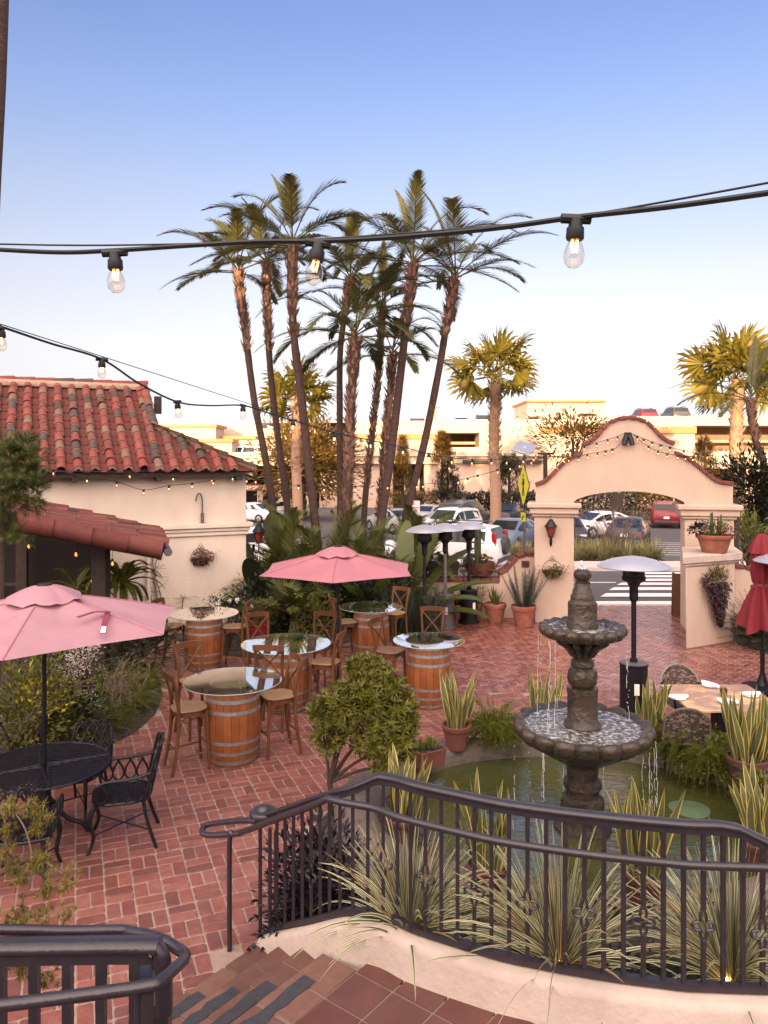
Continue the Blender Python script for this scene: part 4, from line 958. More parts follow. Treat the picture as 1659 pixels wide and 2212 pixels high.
# ================= umbrellas
def umbrella(label, x, y, zh, r, drop, m, rz, zbase=0.0, strap=False, tilt=(0,0)):
    t = T('patio_umbrella', label, 'umbrella', (x,y,0), 0)
    b = MB(); b.tube([(0,0,zbase),(0,0,zh-.05)], .021, 12); b.tube([(0,0,1.02),(0,0,1.2)], .034, 12); b.box((0,-.04,1.1), (.05,.06,.08)); b.tube([(0,0,zbase),(0,0,zbase+.05)], .05, 12); b.build('pole', M['blackmetal'], t)
    b = MB(); nA, nR = 48, 9; rows = []
    for i in range(nR+1):
        tt = .06 + .94*i/nR; row = []
        for k in range(nA):
            a = 2*PI*k/nA; ph = ((a + PI/6) % (PI/3)) - PI/6
            hexr = cos(PI/6)/cos(PI/6-abs(ph)) if True else 1
            edge = hexr*(1-.035*(1-abs(ph)/(PI/6))*0 - .03*(abs(ph)/(PI/6))*tt)
            rad = r*tt*(edge*tt + (1-tt)*hexr)
            z = zh - drop*(tt**1.12) - .035*r*sin(PI*tt)*(abs(ph)/(PI/6))
            row.append(b.av((rad*cos(a+rz), rad*sin(a+rz), z)))
        rows.append(row)
    for A, B in zip(rows, rows[1:]):
        for k in range(nA): j = (k+1) % nA; b.fi((A[k],A[j],B[j],B[k]))
    cn = b.build('canopy', m, t, ang=30)
    b = MB(); rows = []
    for i in range(6):
        tt = i/5; row = []
        for k in range(36):
            a = 2*PI*k/36; rad = .26*r*(.18+.82*tt)*(1+.05*sin(6*a)*tt); z = zh + .045 - .10*r*tt**1.4 + .012*sin(6*a+1)*tt + .012*sin(11*a)*tt
            row.append(b.av((rad*cos(a+rz), rad*sin(a+rz), z+.03)))
        rows.append(row)
    for A, B in zip(rows, rows[1:]):
        for k in range(36): j = (k+1) % 36; b.fi((A[k],A[j],B[j],B[k]))
    b.build('vent_cap', m, t)
    b = MB()
    for k in range(6):
        a = PI/3*k + rz; pts = [(r*q*cos(a), r*q*sin(a), zh - drop*q**1.12 + .003) for q in [.1+.9*i/8 for i in range(9)]]; b.tube(pts, .006, 4)
    for o_ in (b.build('seams', M['seam'], cn),): pass
    b = MB(); b.lathe([(.07,zh+.06),(.075,zh+.075),(.06,zh+.09),(.02,zh+.095),(0,zh+.097)], 16, cap=False); b.build('finial', M['blackmetal'], t)
    for k in range(6):
        a = PI/3*k + rz; b = MB(); b.tube([(.03*cos(a),.03*sin(a),zh-.06),(r*.97*cos(a),r*.97*sin(a),zh-drop*.975-.012)], .008, 5); b.tube([(.03*cos(a),.03*sin(a),zh-.42),(r*.5*cos(a),r*.5*sin(a),zh-drop*.5-.03)], .007, 5); b.build('rib', M['blackmetal'], t)
    if strap:
        def on(u, v):
            for k in range(900):
                p = P(u, v, 5.4 + .005*k) - Vector((x,y,0)); tt = math.hypot(p.x,p.y)/r
                if tt < 1.05 and p.z <= zh - drop*tt**1.12 + .012: return p + Vector((0,0,.012))
            return p
        b = MB(); q, p2, p3 = on(233,1326), on(222,1371), on(168,1336)
        for s0, s1 in ((q, p2), (q+Vector((.01,.01,.01)), p3)):
            b.bar(s0, s0.lerp(s1,.5)+Vector((0,0,.02)), .05, .005); b.bar(s0.lerp(s1,.5)+Vector((0,0,.02)), s1, .05, .005)
        sb = b.build('tie_strap', M['strapred'], cn); b = MB(); b.bar(p2+Vector((0,0,.006)), p2 + (q-p2)*.22 + Vector((0,0,.016)), .042, .005); b.build('tag', M['signwhite'], sb)
    return t
umbrella('open pale pink umbrella over the black metal table at the left', -3.3, 7.42, 2.40, 1.36, .31, M['pinkcloth'], R(41), strap=R(-2))
umbrella('open rose pink umbrella in the middle, in front of the palm trunks', X(730,11.9), 11.9, 2.26, 1.29, .29, M['pinkcloth2'], R(30))
# closed red umbrella
t = T('patio_umbrella', 'closed dark red umbrella folded on its pole at the right edge', 'umbrella', (X(1647,12.0),12.0,0))
b = MB(); b.tube([(0,0,.1),(0,0,2.5)], .021, 10); b.tube([(0,0,.30),(0,0,.72)], .034, 10); b.build('pole', M['blackmetal'], t)
b = MB(); b.lathe([(.30,.08),(.30,.12),(.10,.15),(.04,.32),(.04,.33)], 24, cap=True); b.build('base', M['blackmetal'], t)
def fold(r, z, a): return r*(1+.26*sin(7*a+z*1.5)*min(1,(2.5-z)*.9)+.06*sin(3*a)), z - .05*sin(4*a)*(z<1.2)
b = MB(); b.lathe([(.30,1.02),(.27,1.18),(.21,1.42),(.13,1.66),(.105,1.72),(.13,1.78),(.15,1.9),(.155,2.1),(.14,2.28),(.12,2.33)], 56, cap=False, fn=fold); cn = b.build('canopy', M['redcloth'], t, ang=60)
b = MB(); b.lathe([(.20,2.22),(.17,2.32),(.09,2.48),(.05,2.52),(0,2.525)], 40, cap=False, fn=lambda r,z,a: (r*(1+.15*sin(6*a)), z)); b.build('vent_cap', M['redcloth'], t)
b = MB(); b.lathe([(.115,1.69),(.125,1.70),(.125,1.735),(.115,1.745)], 24, cap=False); b.box((-.15,-.03,1.7), (.1,.02,.05)); b.build('tie_strap', M['strapred'], cn)
# ================= black metal table set
t = T('metal_table', 'round black mesh topped metal table under the pale pink umbrella', 'table', (-3.3,7.42,0))
b = MB(); RT = .60; st_ = .046
for k in range(4):
    a0 = PI/2*k + .5
    pts = [(RT*cos(a0+PI/2*i/14), RT*sin(a0+PI/2*i/14), .72) for i in range(15)]
    b.tube([(.04*cos(a0+.78),.04*sin(a0+.78),.72)] + pts + [(.04*cos(a0+.78),.04*sin(a0+.78),.72)], .012, 6)
b.build('rim', M['blackmetal'], t)
b = MB(); i = -20
for i in range(-13, 14):
    c_ = i*st_; h = math.sqrt(max(0, RT*RT-c_*c_))
    if h < .03: continue
    b.bar((c_,-h,.716),(c_,h,.716), .021, .006); b.bar((-h,c_,.722),(h,c_,.722), .021, .006)
b.build('mesh_top', M['blackmetal'], t, smooth=False)
b = MB(); b.lathe([(.06,.0),(.06,.66),(.2,.70)], 14, cap=False)
for k in range(4):
    a = PI/2*k+.4; b.tube(cat([(.05*cos(a),.05*sin(a),.4),(.2*cos(a),.2*sin(a),.18),(.34*cos(a),.34*sin(a),.10),(.40*cos(a),.40*sin(a),.0)],4), .02, 7)
b.build('pedestal', M['blackmetal'], t)
ch = T('cast_chair', '', 'chair', (0,0,0), 0, 'black cast metal garden chairs')
b = MB()
for i in range(-9,10): b.bar((-.21,i*.023,.43),(.22,i*.025,.44), .012, .006)
for i in range(-8,9): b.bar((i*.025,-.215,.436),(i*.025,.22,.436), .012, .006)
ring = [(.24*math.copysign(abs(cos(2*PI*k/28))**.6,cos(2*PI*k/28)), .24*math.copysign(abs(sin(2*PI*k/28))**.6,sin(2*PI*k/28)), .435) for k in range(28)]
b.tube(ring + [ring[0]], .016, 6, cap=False); b.build('seat', M['blackmetal'], ch)
def bk(s, h): return Vector((-.22 - .10*h - .05*(1-s*s), .26*s*(1-.08*h), .45 + .46*h))          # curved back sheet
b = MB(); loop = [bk(-1,0), bk(-1.02,.45), bk(-.95,.86), bk(-.8,.96), bk(-.62,.86), bk(-.5,.95), bk(-.3,1.04), bk(-.15,.95), bk(0,1.0), bk(.15,.95), bk(.3,1.04), bk(.5,.95), bk(.62,.86), bk(.8,.96), bk(.95,.86), bk(1.02,.45), bk(1,0)]
b.tube(cat(loop,3), .013, 6); b.tube(cat([bk(-1,0),bk(-.5,0),bk(0,0),bk(.5,0),bk(1,0)],3), .013, 6)
for c_ in (-.72,-.24,.24,.72):
    for h0, h1, w_ in ((.04,.46,.2),(.46,.9,.2)):
        for sg in (1,-1):
            b.tube(cat([bk(c_,h0), bk(c_+sg*w_,h0+(h1-h0)*.3), bk(c_+sg*w_*.9,h0+(h1-h0)*.62), bk(c_+sg*.03,h1)],4), .011, 5)
            b.tube(cat([bk(c_+sg*.03,h1), bk(c_+sg*.12,h1+.06), bk(c_+sg*.2,h1-.02), bk(c_+sg*.14,h1-.12)],3), .009, 5)
b.build('backrest', M['blackmetal'], ch)
for s in (-1,1):
    b = MB(); b.tube(cat([bk(s,.52), Vector((-.1,.275*s,.66)), Vector((.12,.27*s,.645)), Vector((.2,.265*s,.60)), Vector((.215,.255*s,.52)), Vector((.2,.235*s,.44))],4), .013, 6)
    for c_ in (-.17,-.06,.05,.15):
        for g_ in (1,-1): b.tube(cat([(c_,.25*s,.45),(c_+.05*g_,.262*s,.50),(c_+.035*g_,.266*s,.575),(c_-.01*g_,.27*s,.645)],3), .010, 5)
    b.build('armrest', M['blackmetal'], ch)
    b = MB(); b.tube(cat([(.2,.2*s,.44),(.255,.23*s,.3),(.22,.21*s,.14),(.27,.235*s,0)],4), [.024]*5+[.019]*4+[.016]*4, 7); b.build('leg', M['blackmetal'], ch)
    b = MB(); b.tube(cat([(-.2,.19*s,.44),(-.24,.21*s,.24),(-.32,.24*s,0)],4), .017, 7); b.build('leg', M['blackmetal'], ch)
b = MB(); b.tube([(.22,.21,.16),(-.26,-.21,.16)], .008, 5); b.tube([(.22,-.21,.16),(-.26,.21,.16)], .008, 5); b.build('stretcher', M['blackmetal'], ch)
ch.scale = (1.05,)*3
for i, (x, y, lab) in enumerate(((-2.55,7.42,'black cast metal chair right of the mesh table, whole and facing left'), (-3.15,6.68,'black cast metal chair with its back to the viewer, in front of the mesh table'), (-3.2,8.02,'black cast metal chair behind the mesh table, in front of the ferns'), (-3.95,6.9,'black cast metal chair at the lower left edge of the photo'))):
    rz = face_to(x, y, -3.3, 7.42) + (.25 if i == 0 else 0)
    if i == 0: ch.location = (x,y,0); ch.rotation_euler = (0,0,rz); ch['label'] = lab
    else: dup(ch, (x,y,0), rz, lab, scale=.92 if i == 2 else None)
# ================= dining table at right
dt = T('dining_table', 'square stone topped dining table laid with rolled napkins', 'table', (4.17,9.46,0))
M['slab'] = mat('table_stone', (.33,.205,.15), .25, .25, 3.2, .05, col2=(.50,.33,.16), c2=(.48,.6), spec=.6)
b = MB(); b.box((0,0,.738), (1.14,1.04,.03)); b.build('tabletop', M['slab'], dt, bevel=.006)
b = MB(); b.box((0,0,.37), (.16,.16,.70)); b.box((0,0,.02), (.62,.62,.03)); b.box((0,0,.712), (.5,.5,.02)); b.build('pedestal', M['blackmetal'], dt, bevel=.004)
def place(label, u, v, ang):
    p = G(u, v, .755); t = T('place_setting_plate', label, 'plate', (p.x,p.y,.7535), ang, 'plates on the dining table')
    b = MB(); b.lathe([(0,.004),(.055,.004),(.095,.014),(.10,.018),(.098,.012),(.06,.0),(0,0)], 28, cap=False); b.build('dish', M['white'], t)
    n = T('napkin_roll', label.replace('plate under', 'white napkin rolled on the plate under') if 0 else 'white rolled napkin ' + label.split('plate ',1)[1], 'napkin', (p.x,p.y,.7615), ang, 'rolled napkins on the dining table')
    b = MB(); b.lathe([(.0,-.12),(.026,-.118),(.029,-.08),(.027,.0),(.03,.09),(.026,.122),(.012,.118),(0,.11)], 16, cap=False, fn=lambda r,z,a: (r*(1+.06*sin(2*a+z*20)), z)); b.M = None
    b.v = [Vector((q.z, q.y, q.x*.8+.024)) for q in b.v]; b.build('roll', M['white'], n)
place('small plate on the near left of the stone table', 1464, 1509, .02); place('small plate on the far side of the stone table', 1534, 1482, -1.05); place('small plate on the near right of the stone table, by the little pot', 1572, 1519, -.42); place('small plate on the right side of the stone table', 1621, 1503, .03)
p = G(1563,1504,.755); t = T('table_plant', 'little dark pot of succulents on the stone dining table', 'potted plant', (p.x,p.y,.7535))
b = MB(); b.lathe([(0,0),(.035,0),(.045,.085),(.04,.085),(.035,.07),(0,.07)], 16, cap=False); b.build('pot', M['darkpot'], t)
b = MB()
for k in range(60): a = rnd.uniform(0,6.28); e_ = rnd.uniform(.2,1.4); b.blade((.02*cos(a),.02*sin(a),.07), (cos(a)*cos(e_),sin(a)*cos(e_),sin(e_)), rnd.uniform(.03,.06), .014, .3, 2)
b.build('foliage', M['olive'], t)
wc = T('wicker_chair', '', 'chair', (0,0,0), 0, 'dark wicker armchairs')
b = MB(); b.lathe([(0,.43),(.24,.43),(.255,.445),(.24,.46),(0,.465)], 28, cap=False, fn=lambda r,z,a: (r/max(.001,(abs(cos(a))**4+abs(sin(a))**4)**.25), z)); b.build('seat', M['wicker'], wc)
b = MB()
def wb(s, h): return Vector((-.24 - .09*h + .05*s*s, .25*s*(1 - .35*max(0,h-.7)*max(0,h-.7)*9*abs(s)*.5), .45 + .42*h - .10*s*s*h*h))
for i in range(22):
    h = .02 + i*.98/21
    for k in range(16):
        s0, s1 = -1+2*(k+.05)/16, -1+2*(k+.95)/16; dz = .004*(-1)**(i+k); b.bar(wb(s0,h)+Vector((dz,0,0)), wb(s1,h)+Vector((dz,0,0)), .008, .0165)
b.build('woven_back', M['rattan'], wc, smooth=False)
b = MB(); b.tube(cat([wb(-1,0),wb(-1,.5),wb(-.98,.85),wb(-.8,1.02),wb(-.4,1.03),wb(0,1.03),wb(.4,1.03),wb(.8,1.02),wb(.98,.85),wb(1,.5),wb(1,0)],3), .014, 7); b.build('back_frame', M['rattan'], wc)
for s in (-1,1):
    b = MB(); b.tube(cat([wb(s,.55), (-.05,.27*s,.66), (.18,.265*s,.65), (.245,.25*s,.55), (.24,.235*s,.4), (.245,.235*s,0)],4), .015, 7); b.build('armrest', M['blackmetal'], wc)
    b = MB(); b.tube([(-.24,.235*s,.45),(-.28,.24*s,0)], .014, 7); b.build('leg', M['blackmetal'], wc)
b = MB(); b.tube([(.24,-.235,.42),(.24,.235,.42)], .012, 6); b.tube([(-.24,.24,.25),(.24,.235,.25)], .01, 6); b.tube([(-.24,-.24,.25),(.24,-.235,.25)], .01, 6); b.build('frame', M['blackmetal'], wc)
for i, (x, y, rz, lab) in enumerate(((4.02,10.15,-PI/2,'wicker armchair with a rounded back on the far side of the dining table'), (3.50,8.93,1.35,'wicker armchair at the left of the dining table, above the trailing fern'), (4.75,8.75,PI/2+.2,'wicker armchair at the near side of the dining table behind the snake plants'), (5.1,9.5,PI,'wicker armchair cut off by the photo edge, right of the dining table'))):
    if i == 0: wc.location = (x,y,0); wc.rotation_euler = (0,0,rz); wc['label'] = lab
    else: dup(wc, (x,y,0), rz, lab)
# menu board in the gateway
p = P(1483,1331,17.9); t = T('menu_board', 'dark wooden sandwich board inside the gateway, half behind its right pillar', 'board', (p.x,17.9,0), R(-12))
for s in (-1,1):
    b = MB(); b.bar((0,.14*s,0),(0,.02*s,1.0), .62, .025, (0,0,1)); b.bar((-.29,.155*s,0),(-.29,.03*s,1.02), .05, .04); b.bar((.29,.155*s,0),(.29,.03*s,1.02), .05, .04); b.build('panel', M['stool'], t)
# lanterns on the walls
def lantern(label, loc, rz, s=1.0):
    t = T('wall_lantern', label, 'lantern', loc, rz, 'black wall lanterns with red glass')
    b = MB(); b.tube(cat([(0,.0,-.33),(0,-.05,-.40),(0,-.13,-.38),(0,-.16,-.28),(0,-.16,-.17)],5), .014, 7); b.box((0,.0,-.30), (.06,.03,.16)); b.build('bracket', M['blackmetal'], t)
    c = (0,-.16,0); b = MB(); b.lathe([(.05,-.18),(.06,-.16),(.115,.05),(.118,.06)], 6, c, cap=False); b.build('glass', M['lred'], t, smooth=False)
    b = MB(); b.lathe([(.06,-.19),(.07,-.165),(.05,-.165)], 6, c); b.lathe([(.15,.05),(.15,.065),(.09,.15),(.05,.21),(.055,.22),(.03,.24)], 6, c); b.tube([(0,-.16,.22),(0,-.16,.36)], .006, 5)
    for k in range(6): a = 2*PI*k/6; b.tube([(.06*cos(a),-.16+.06*sin(a),-.165),(.118*cos(a),-.16+.118*sin(a),.06)], .007, 5)
    b.build('frame', M['blackmetal'], t, smooth=False)
    b = MB(); b.ball((0,-.205,-.03), .03, 8, 6, (1,.5,1.3)); b.build('bulb', M['redglow'], t); t.scale = (s,)*3
    return t
M['lred'] = mat('lantern_glass', (.16,.018,.012), .12, .2, 12, spec=.7)
s_, z_ = PG(1190,1142); lantern('black lantern with red glass on the left gate pillar', ga + ge*s_ + Vector((0,0,z_)) - gn*.02, GR, .95)
p = H(.02,.35,2.35); lantern('black lantern with red glass at the house corner', (p.x+.25,p.y-.1,1.98), HA+R(30), 1.05)
s_, z_ = PG(1139,1218); o = T('door_bell', 'small dark step light set in the low wall beside the gate', 'step light', P(1134.5,1218,17.74)); b = MB(); b.box((0,-.015,0), (.17,.03,.15)); b.build('cover', M['terradark'], o, bevel=.01); b = MB(); b.box((0,-.032,.0), (.11,.01,.06)); b.build('lens', M['darkwood'], o)
# ================= signs, poles
t = T('crossing_sign', 'yellow pedestrian crossing sign turned edgewise, with a solar panel on its post', 'road sign', (X(1131,21.0),21.0,-.05), R(-85))
zt = P(1131,965,21).z
b = MB(); b.tube([(0,.03,0),(0,.03,zt+.05)], .035, 8); b.build('post', M['greymetal'], t)
zc_ = P(1132,1044,21).z; hd_ = .60
dia = [(0,-hd_),(hd_,0),(0,hd_),(-hd_,0)]
b = MB(); b.hexa([(x,.012,zc_+z) for x, z in dia], [(x,-.004,zc_+z) for x, z in dia]); dm = b.build('diamond_plate', M['signblack'], t, smooth=False)
b = MB(); b.hexa([(x*.94,-.005,zc_+z*.94) for x, z in dia], [(x*.94,-.009,zc_+z*.94) for x, z in dia]); b.build('yellow_face', M['signyellow'], dm, smooth=False)
b = MB(); F_ = lambda x, z: (x*.75,-.012,zc_+z*.9)
b.ball(F_(.02,.29), .05, 10, 6, (1,.06,1))
for p, q, w_ in (((.02,.2),(-.01,-.02),.14),((0,.0),(.12,-.32),.065),((-.01,0),(-.13,-.32),.065),((.02,.19),(.17,.04),.045),((.0,.19),(-.15,.02),.045)): b.bar(F_(*p), F_(*q), .006, w_, (0,-1,0)) if 0 else b.bar(F_(*p), F_(*q), w_, .006, (0,-1,0))
b.build('walking_figure', M['signblack'], dm, smooth=False)
za = P(1132,1113,21).z; b = MB(); b.box((0,0,za), (.50,.016,.27)); ap = b.build('arrow_plate', M['signblack'], t, smooth=False); b = MB(); b.box((0,-.011,za), (.47,.006,.245)); b.build('yellow_face', M['signyellow'], ap, smooth=False)
b = MB(); b.bar((.13,-.018,za+.06),(-.10,-.018,za-.05), .035, .006, (0,-1,0)); b.hexa([(-.15,-.015,za-.09),(-.02,-.015,za-.08),(-.11,-.015,za+.03)], [(-.15,-.02,za-.09),(-.02,-.02,za-.08),(-.11,-.02,za+.03)]); b.build('arrow', M['signblack'], ap, smooth=False)
zl = P(1131,1091,21).z; b = MB(); b.box((0,0,zl), (.55,.06,.10)); b.build('beacon_bar', M['signblack'], t, bevel=.01)
b = MB(); b.bar((-.30,.22,zt+.14),(.38,-.20,zt-.12), .50, .05, (.3,.2,1)); b.box((0,0.02,zt-.05), (.1,.1,.2)); b.build('solar_panel', M['alu'], t, bevel=.01)
t = T('no_stopping_sign', 'white fire lane sign with red letters on a thin post among the parked cars', 'road sign', (X(897,27),27,zg(27)))
z_ = P(897,1097,27).z - zg(27); b = MB(); b.tube([(0,.03,0),(0,.03,z_+.2)], .025, 8); b.build('post', M['greymetal'], t)
b = MB(); b.box((0,0,z_), (.33,.012,.50)); pl_ = b.build('plate', M['signwhite'], t, smooth=False); b = MB(); b.box((-.09,-.009,z_+.17), (.12,.006,.12)); b.build('red_square', M['signred'], pl_, smooth=False)
text('NO', .07, M['signwhite'], pl_, (-.09,-.013,z_+.17), ext=.001); text('STOPPING\nFIRE\nLANE', .062, M['signred'], pl_, (0,-.009,z_-.05), ext=.002, bold=.001)
t = T('light_post', 'dark square post holding the string lights left of the gate gable', 'post', (X(1178,17.6),17.6,1.2)); z_ = P(1178,980,17.6).z; b = MB(); b.box((0,0,(z_-1.2)/2), (.085,.085,z_-1.2)); b.box((0,0,z_-1.2), (.34,.09,.05)); b.build('post_shaft', M['darkwood'], t, bevel=.008)
t = T('timber_post', 'rough dark timber post behind the right gate pillar', 'post', (X(1583,17.6),17.6,0)); z_ = P(1583,1076,17.6).z; b = MB(); b.tube([(0,0,0),(.01,0,z_*.5),(.02,0,z_)], [.13,.12,.12], 9); b.build('post_shaft', M['darkwood'], t)
t = T('street_sign', 'grey backed street sign on a thin pole beyond the gateway', 'road sign', (X(1325,33.4),33.4,zg(33.4))); z_ = P(1325,1068,33.4).z-zg(33.4); b = MB(); b.tube([(0,0,0),(0,0,z_)], .05, 8); b.build('post', M['greymetal'], t); b = MB(); b.box((.15,-.06,z_-.3), (.5,.02,.7)); b.build('plate', M['bark'], t, smooth=False)
for i, (u, v0, v1, lab) in enumerate(((1192.5,900,921,'thin lamp pole on the garage roof near the stair tower'), (940,880,905,'tall lamp pole on the garage roof between the palms'),)):
    a, c = P(u,v0,82), P(u,v1,82); t = T('lamp_pole', lab, 'lamp post', (c.x,82,c.z)); b = MB(); b.box((0,0,(a.z-c.z)/2), (.22,.22,a.z-c.z)); b.box((0,0,a.z-c.z), (1.0,.5,.15)); b.build('pole', M['orange_trim'], t, smooth=False)
# ================= vehicles
def paint(name, c, metal=.0, rough=.3): 
    return mat(name, c, rough, .04, 3, metal=metal, spec=.4, coat=.2)
SED = dict(st=[(-2.34,.38,.72,.80,.78,.66),(-2.2,.26,.88,.99,.86,.74),(-1.6,.22,.94,1.06,.90,.74),(-.75,.2,.95,1.40,.91,.61),(-.1,.2,.94,1.45,.91,.63),(.5,.2,.93,1.40,.91,.62),(1.3,.2,.92,1.0,.90,.72),(2.1,.24,.74,.83,.86,.70),(2.34,.34,.56,.66,.76,.58)], w=(1.42,.33), g=(2,3,5,6), sd=(2.35,5.75))
SUV = dict(st=[(-2.3,.42,.80,.96,.80,.70),(-2.2,.30,.98,1.22,.90,.72),(-1.95,.28,1.05,1.62,.92,.68),(-1.0,.26,1.06,1.72,.93,.69),(.0,.26,1.05,1.73,.93,.69),(.45,.26,1.04,1.66,.93,.68),(1.15,.26,1.05,1.14,.92,.76),(2.05,.3,.92,1.0,.90,.76),(2.3,.42,.66,.78,.82,.66)], w=(1.42,.37), g=(1,2,5,6), sd=(2.1,5.7))
def lerp_st(st, f):
    i = min(int(f), len(st)-2); t = f-i; return [a+(b_-a)*t for a, b_ in zip(st[i], st[i+1])]
def car(label, catg, kind, m, x, y, head, z=None, spare=False, group='cars parked beyond the street', plate=True, scale=1.0):
    d = kind; st = d['st']; t = T('parked_car', label, catg, (x,y,zg(y) if z is None else z), head, group)
    b = MB(); rows = []
    for (sx_, zb, zl, zr, hw, hr) in st:
        half = [(hw*.86,zb),(hw*.98,zb+.10),(hw,zb+(zl-zb)*.6),(hw*.97,zl),((hw*.97*.25+hr*.75),zl+(zr-zl)*.78),(hr,zr-.03),(hr*.72,zr)]
        rows.append([b.av((sx_, q[0], q[1])) for q in half] + [b.av((sx_, -q[0], q[1])) for q in half[::-1]])
    n = 14
    for A, B in zip(rows, rows[1:]):
        for k in range(n): b.fi((A[k], A[(k+1)%n], B[(k+1)%n], B[k]))
    b.fi(rows[0][::-1]); b.fi(rows[-1]); body = b.build('body', m, t, ang=45)
    f0, f1 = d['sd']
    for s in (-1,1):                                    # side glass, two panes a side
        for a0, a1 in ((f0, (f0+f1)/2-.04), ((f0+f1)/2+.04, f1)):
            b = MB(); lo, hi = [], []
            for i in range(7):
                q = lerp_st(st, a0+(a1-a0)*i/6); hw, hr, zl, zr = q[4], q[5], q[2], q[3]
                tp_ = (zr-zl)*.78; yl = hw*.97; yh = hw*.97*.25+hr*.75
                lo.append((q[0], s*(yl+.004-(yl-yh)*.08), zl+.03)); hi.append((q[0], s*(yh+.008), zl+max(.03,tp_*.97)))
            for i in range(6): b.face([lo[i],lo[i+1],hi[i+1],hi[i]])
            b.build('side_window', M['carglass'], t)
    g = d['g']
    for a0, a1, nm in ((g[0],g[1],'rear_window'),(g[3],g[2],'windscreen')):
        lo, hi = st[a0], st[a1]; dx = -.012 if nm == 'rear_window' else .012; b = MB()
        z0, z1 = lo[3]+.02, hi[3]-.05
        b.face([(lo[0]*.97+hi[0]*.03+dx, -lo[5]*.94, z0),(lo[0]*.97+hi[0]*.03+dx, lo[5]*.94, z0),(hi[0]*.93+lo[0]*.07+dx, hi[5]*.9, z1+.01),(hi[0]*.93+lo[0]*.07+dx, -hi[5]*.9, z1+.01)]); b.v = [p+Vector((dx*1.5,0,.012)) for p in b.v]; b.build(nm, M['carglass'], t)
    xr, xf = st[0][0], st[-1][0]; wx, wr = d['w']
    for sx_ in (-wx, wx):
        for s in (-1,1):
            b = MB(); pf = [(wr*.6,-.10),(wr*.95,-.10),(wr,-.07),(wr,.07),(wr*.95,.10),(wr*.62,.10),(wr*.6,.09)]; b.lathe(pf, 24, cap=False); b.v = [Vector((p.x+sx_, s*p.z + s*(st[4][4]-.09), p.y+wr)) for p in b.v]; ty = b.build('wheel', M['tyre'], t)
            b = MB(); b.lathe([(0,.05),(.05,.07)], 10, cap=False)
            for k in range(5):
                a = 2*PI*k/5; b.bar((.03*cos(a),.03*sin(a),.07),(wr*.62*cos(a),wr*.62*sin(a),.075), .07, .02, (0,0,1))
            b.lathe([(wr*.58,.06),(wr*.66,.095)], 20, cap=False); b.v = [Vector((p.x+sx_, s*p.z + s*(st[4][4]-.09), p.y+wr)) for p in b.v]; b.build('rim', M['rim'], ty)
            b = MB(); pts_ = [((wr+.055)*cos(PI*k/12), (wr+.055)*sin(PI*k/12)) for k in range(13)]
            for (x0,z0),(x1,z1) in zip(pts_, pts_[1:]): b.face([(sx_+x0, s*(st[4][4]*.985+.012), wr+z0),(sx_+x1, s*(st[4][4]*.985+.012), wr+z1),(sx_+x1*.86, s*(st[4][4]*.97), wr+z1*.86),(sx_+x0*.86, s*(st[4][4]*.97), wr+z0*.86)])
            b.build('wheel_arch', M['plastic'], t)
    hb_ = st[1][2]
    for s in (-1,1):
        b = MB()
        if spare: b.box((xr+.14,s*.74,1.15), (.14,.16,.62))
        else: b.box((xr+.10,s*.62,hb_-.06), (.12,.34,.13))
        b.build('tail_light', M['tail'], t, bevel=.015)
        b = MB(); b.box((xf-.10,s*.60,.68 if kind is SED else .82), (.14,.32,.10)); b.build('headlight', M['head'], t, bevel=.015)
        b = MB(); b.box((.72,s*(st[4][4]+.10),1.0 if kind is SED else 1.12), (.10,.18,.11)); b.build('mirror', m, t, bevel=.02)
    b = MB(); b.box((xr+.06,0,.46), (.16,1.5,.17)); b.build('bumper', M['plastic'], t, bevel=.03); b = MB(); b.box((xf-.03,0,.46), (.14,1.3,.2)); b.build('grille', M['plastic'], t, bevel=.03)
    if plate:
        b = MB(); b.box((xr-.03 + (0 if kind is SUV else .02),.0 if not spare else -.4,.74), (.03,.34,.15)); b.build('number_plate', M['plate'], t)
    if spare:
        b = MB(); b.lathe([(0,.14),(.28,.14),(.33,.10),(.33,-.06)], 24, (0,0,0), cap=False); b.v = [Vector((xr-.02-p.z, p.x-.02, p.y+.95)) for p in b.v]; b.build('spare_wheel', M['plastic'], t)
    if kind is SUV:
        b = MB()
        for s in (-1,1): b.bar((-1.7,s*.6,1.755),(.2,s*.6,1.765), .04, .04)
        b.build('roof_rail', M['plastic'], t)
    t.scale = (scale,)*3
    return t
cW, cK, cG, cS, cB, cR, cC = paint('white_paint',(.72,.71,.70),0,.25), paint('black_paint',(.018,.018,.02)), paint('dark_grey_paint',(.055,.05,.048)), paint('silver_paint',(.32,.31,.31)), paint('blue_grey_paint',(.13,.16,.21)), paint('red_paint',(.20,.012,.02)), paint('cream_paint',(.55,.50,.42),.1)
def cu(u, Y): return X(u, Y), Y
car('white boxy SUV with a spare wheel and tall red tail lights behind the heaters', 'car', SUV, cW, 2.25, 28.6, R(155), spare=True)
car('silver saloon seen from behind beside the fire lane sign', 'car', SED, cS, *cu(931,53), R(62))
car('dark grey large SUV seen from behind under the hedge', 'car', SUV, cG, *cu(1004,49), R(60), scale=1.1)
car('white crossover with a sunroof between the dark SUV and the boxy white SUV', 'car', SUV, cW, *cu(974,42), R(236), scale=.98)
car('dark saloon seen from behind, right of the fan palm trunk', 'car', SED, cK, *cu(1100,54), R(62))
car('blue grey saloon facing the viewer, left of the crossing sign', 'car', SED, cB, *cu(1106,36.5), R(238))
car('white saloon side on beyond the gateway', 'car', SED, cW, *cu(1300,43.5), R(205))
car('black hatchback seen from behind in the middle of the gateway', 'car', SED, cK, *cu(1358,37.8), R(67))
car('red SUV seen from behind at the right of the gateway', 'car', SUV, cR, *cu(1438,52), R(71), scale=1.0)
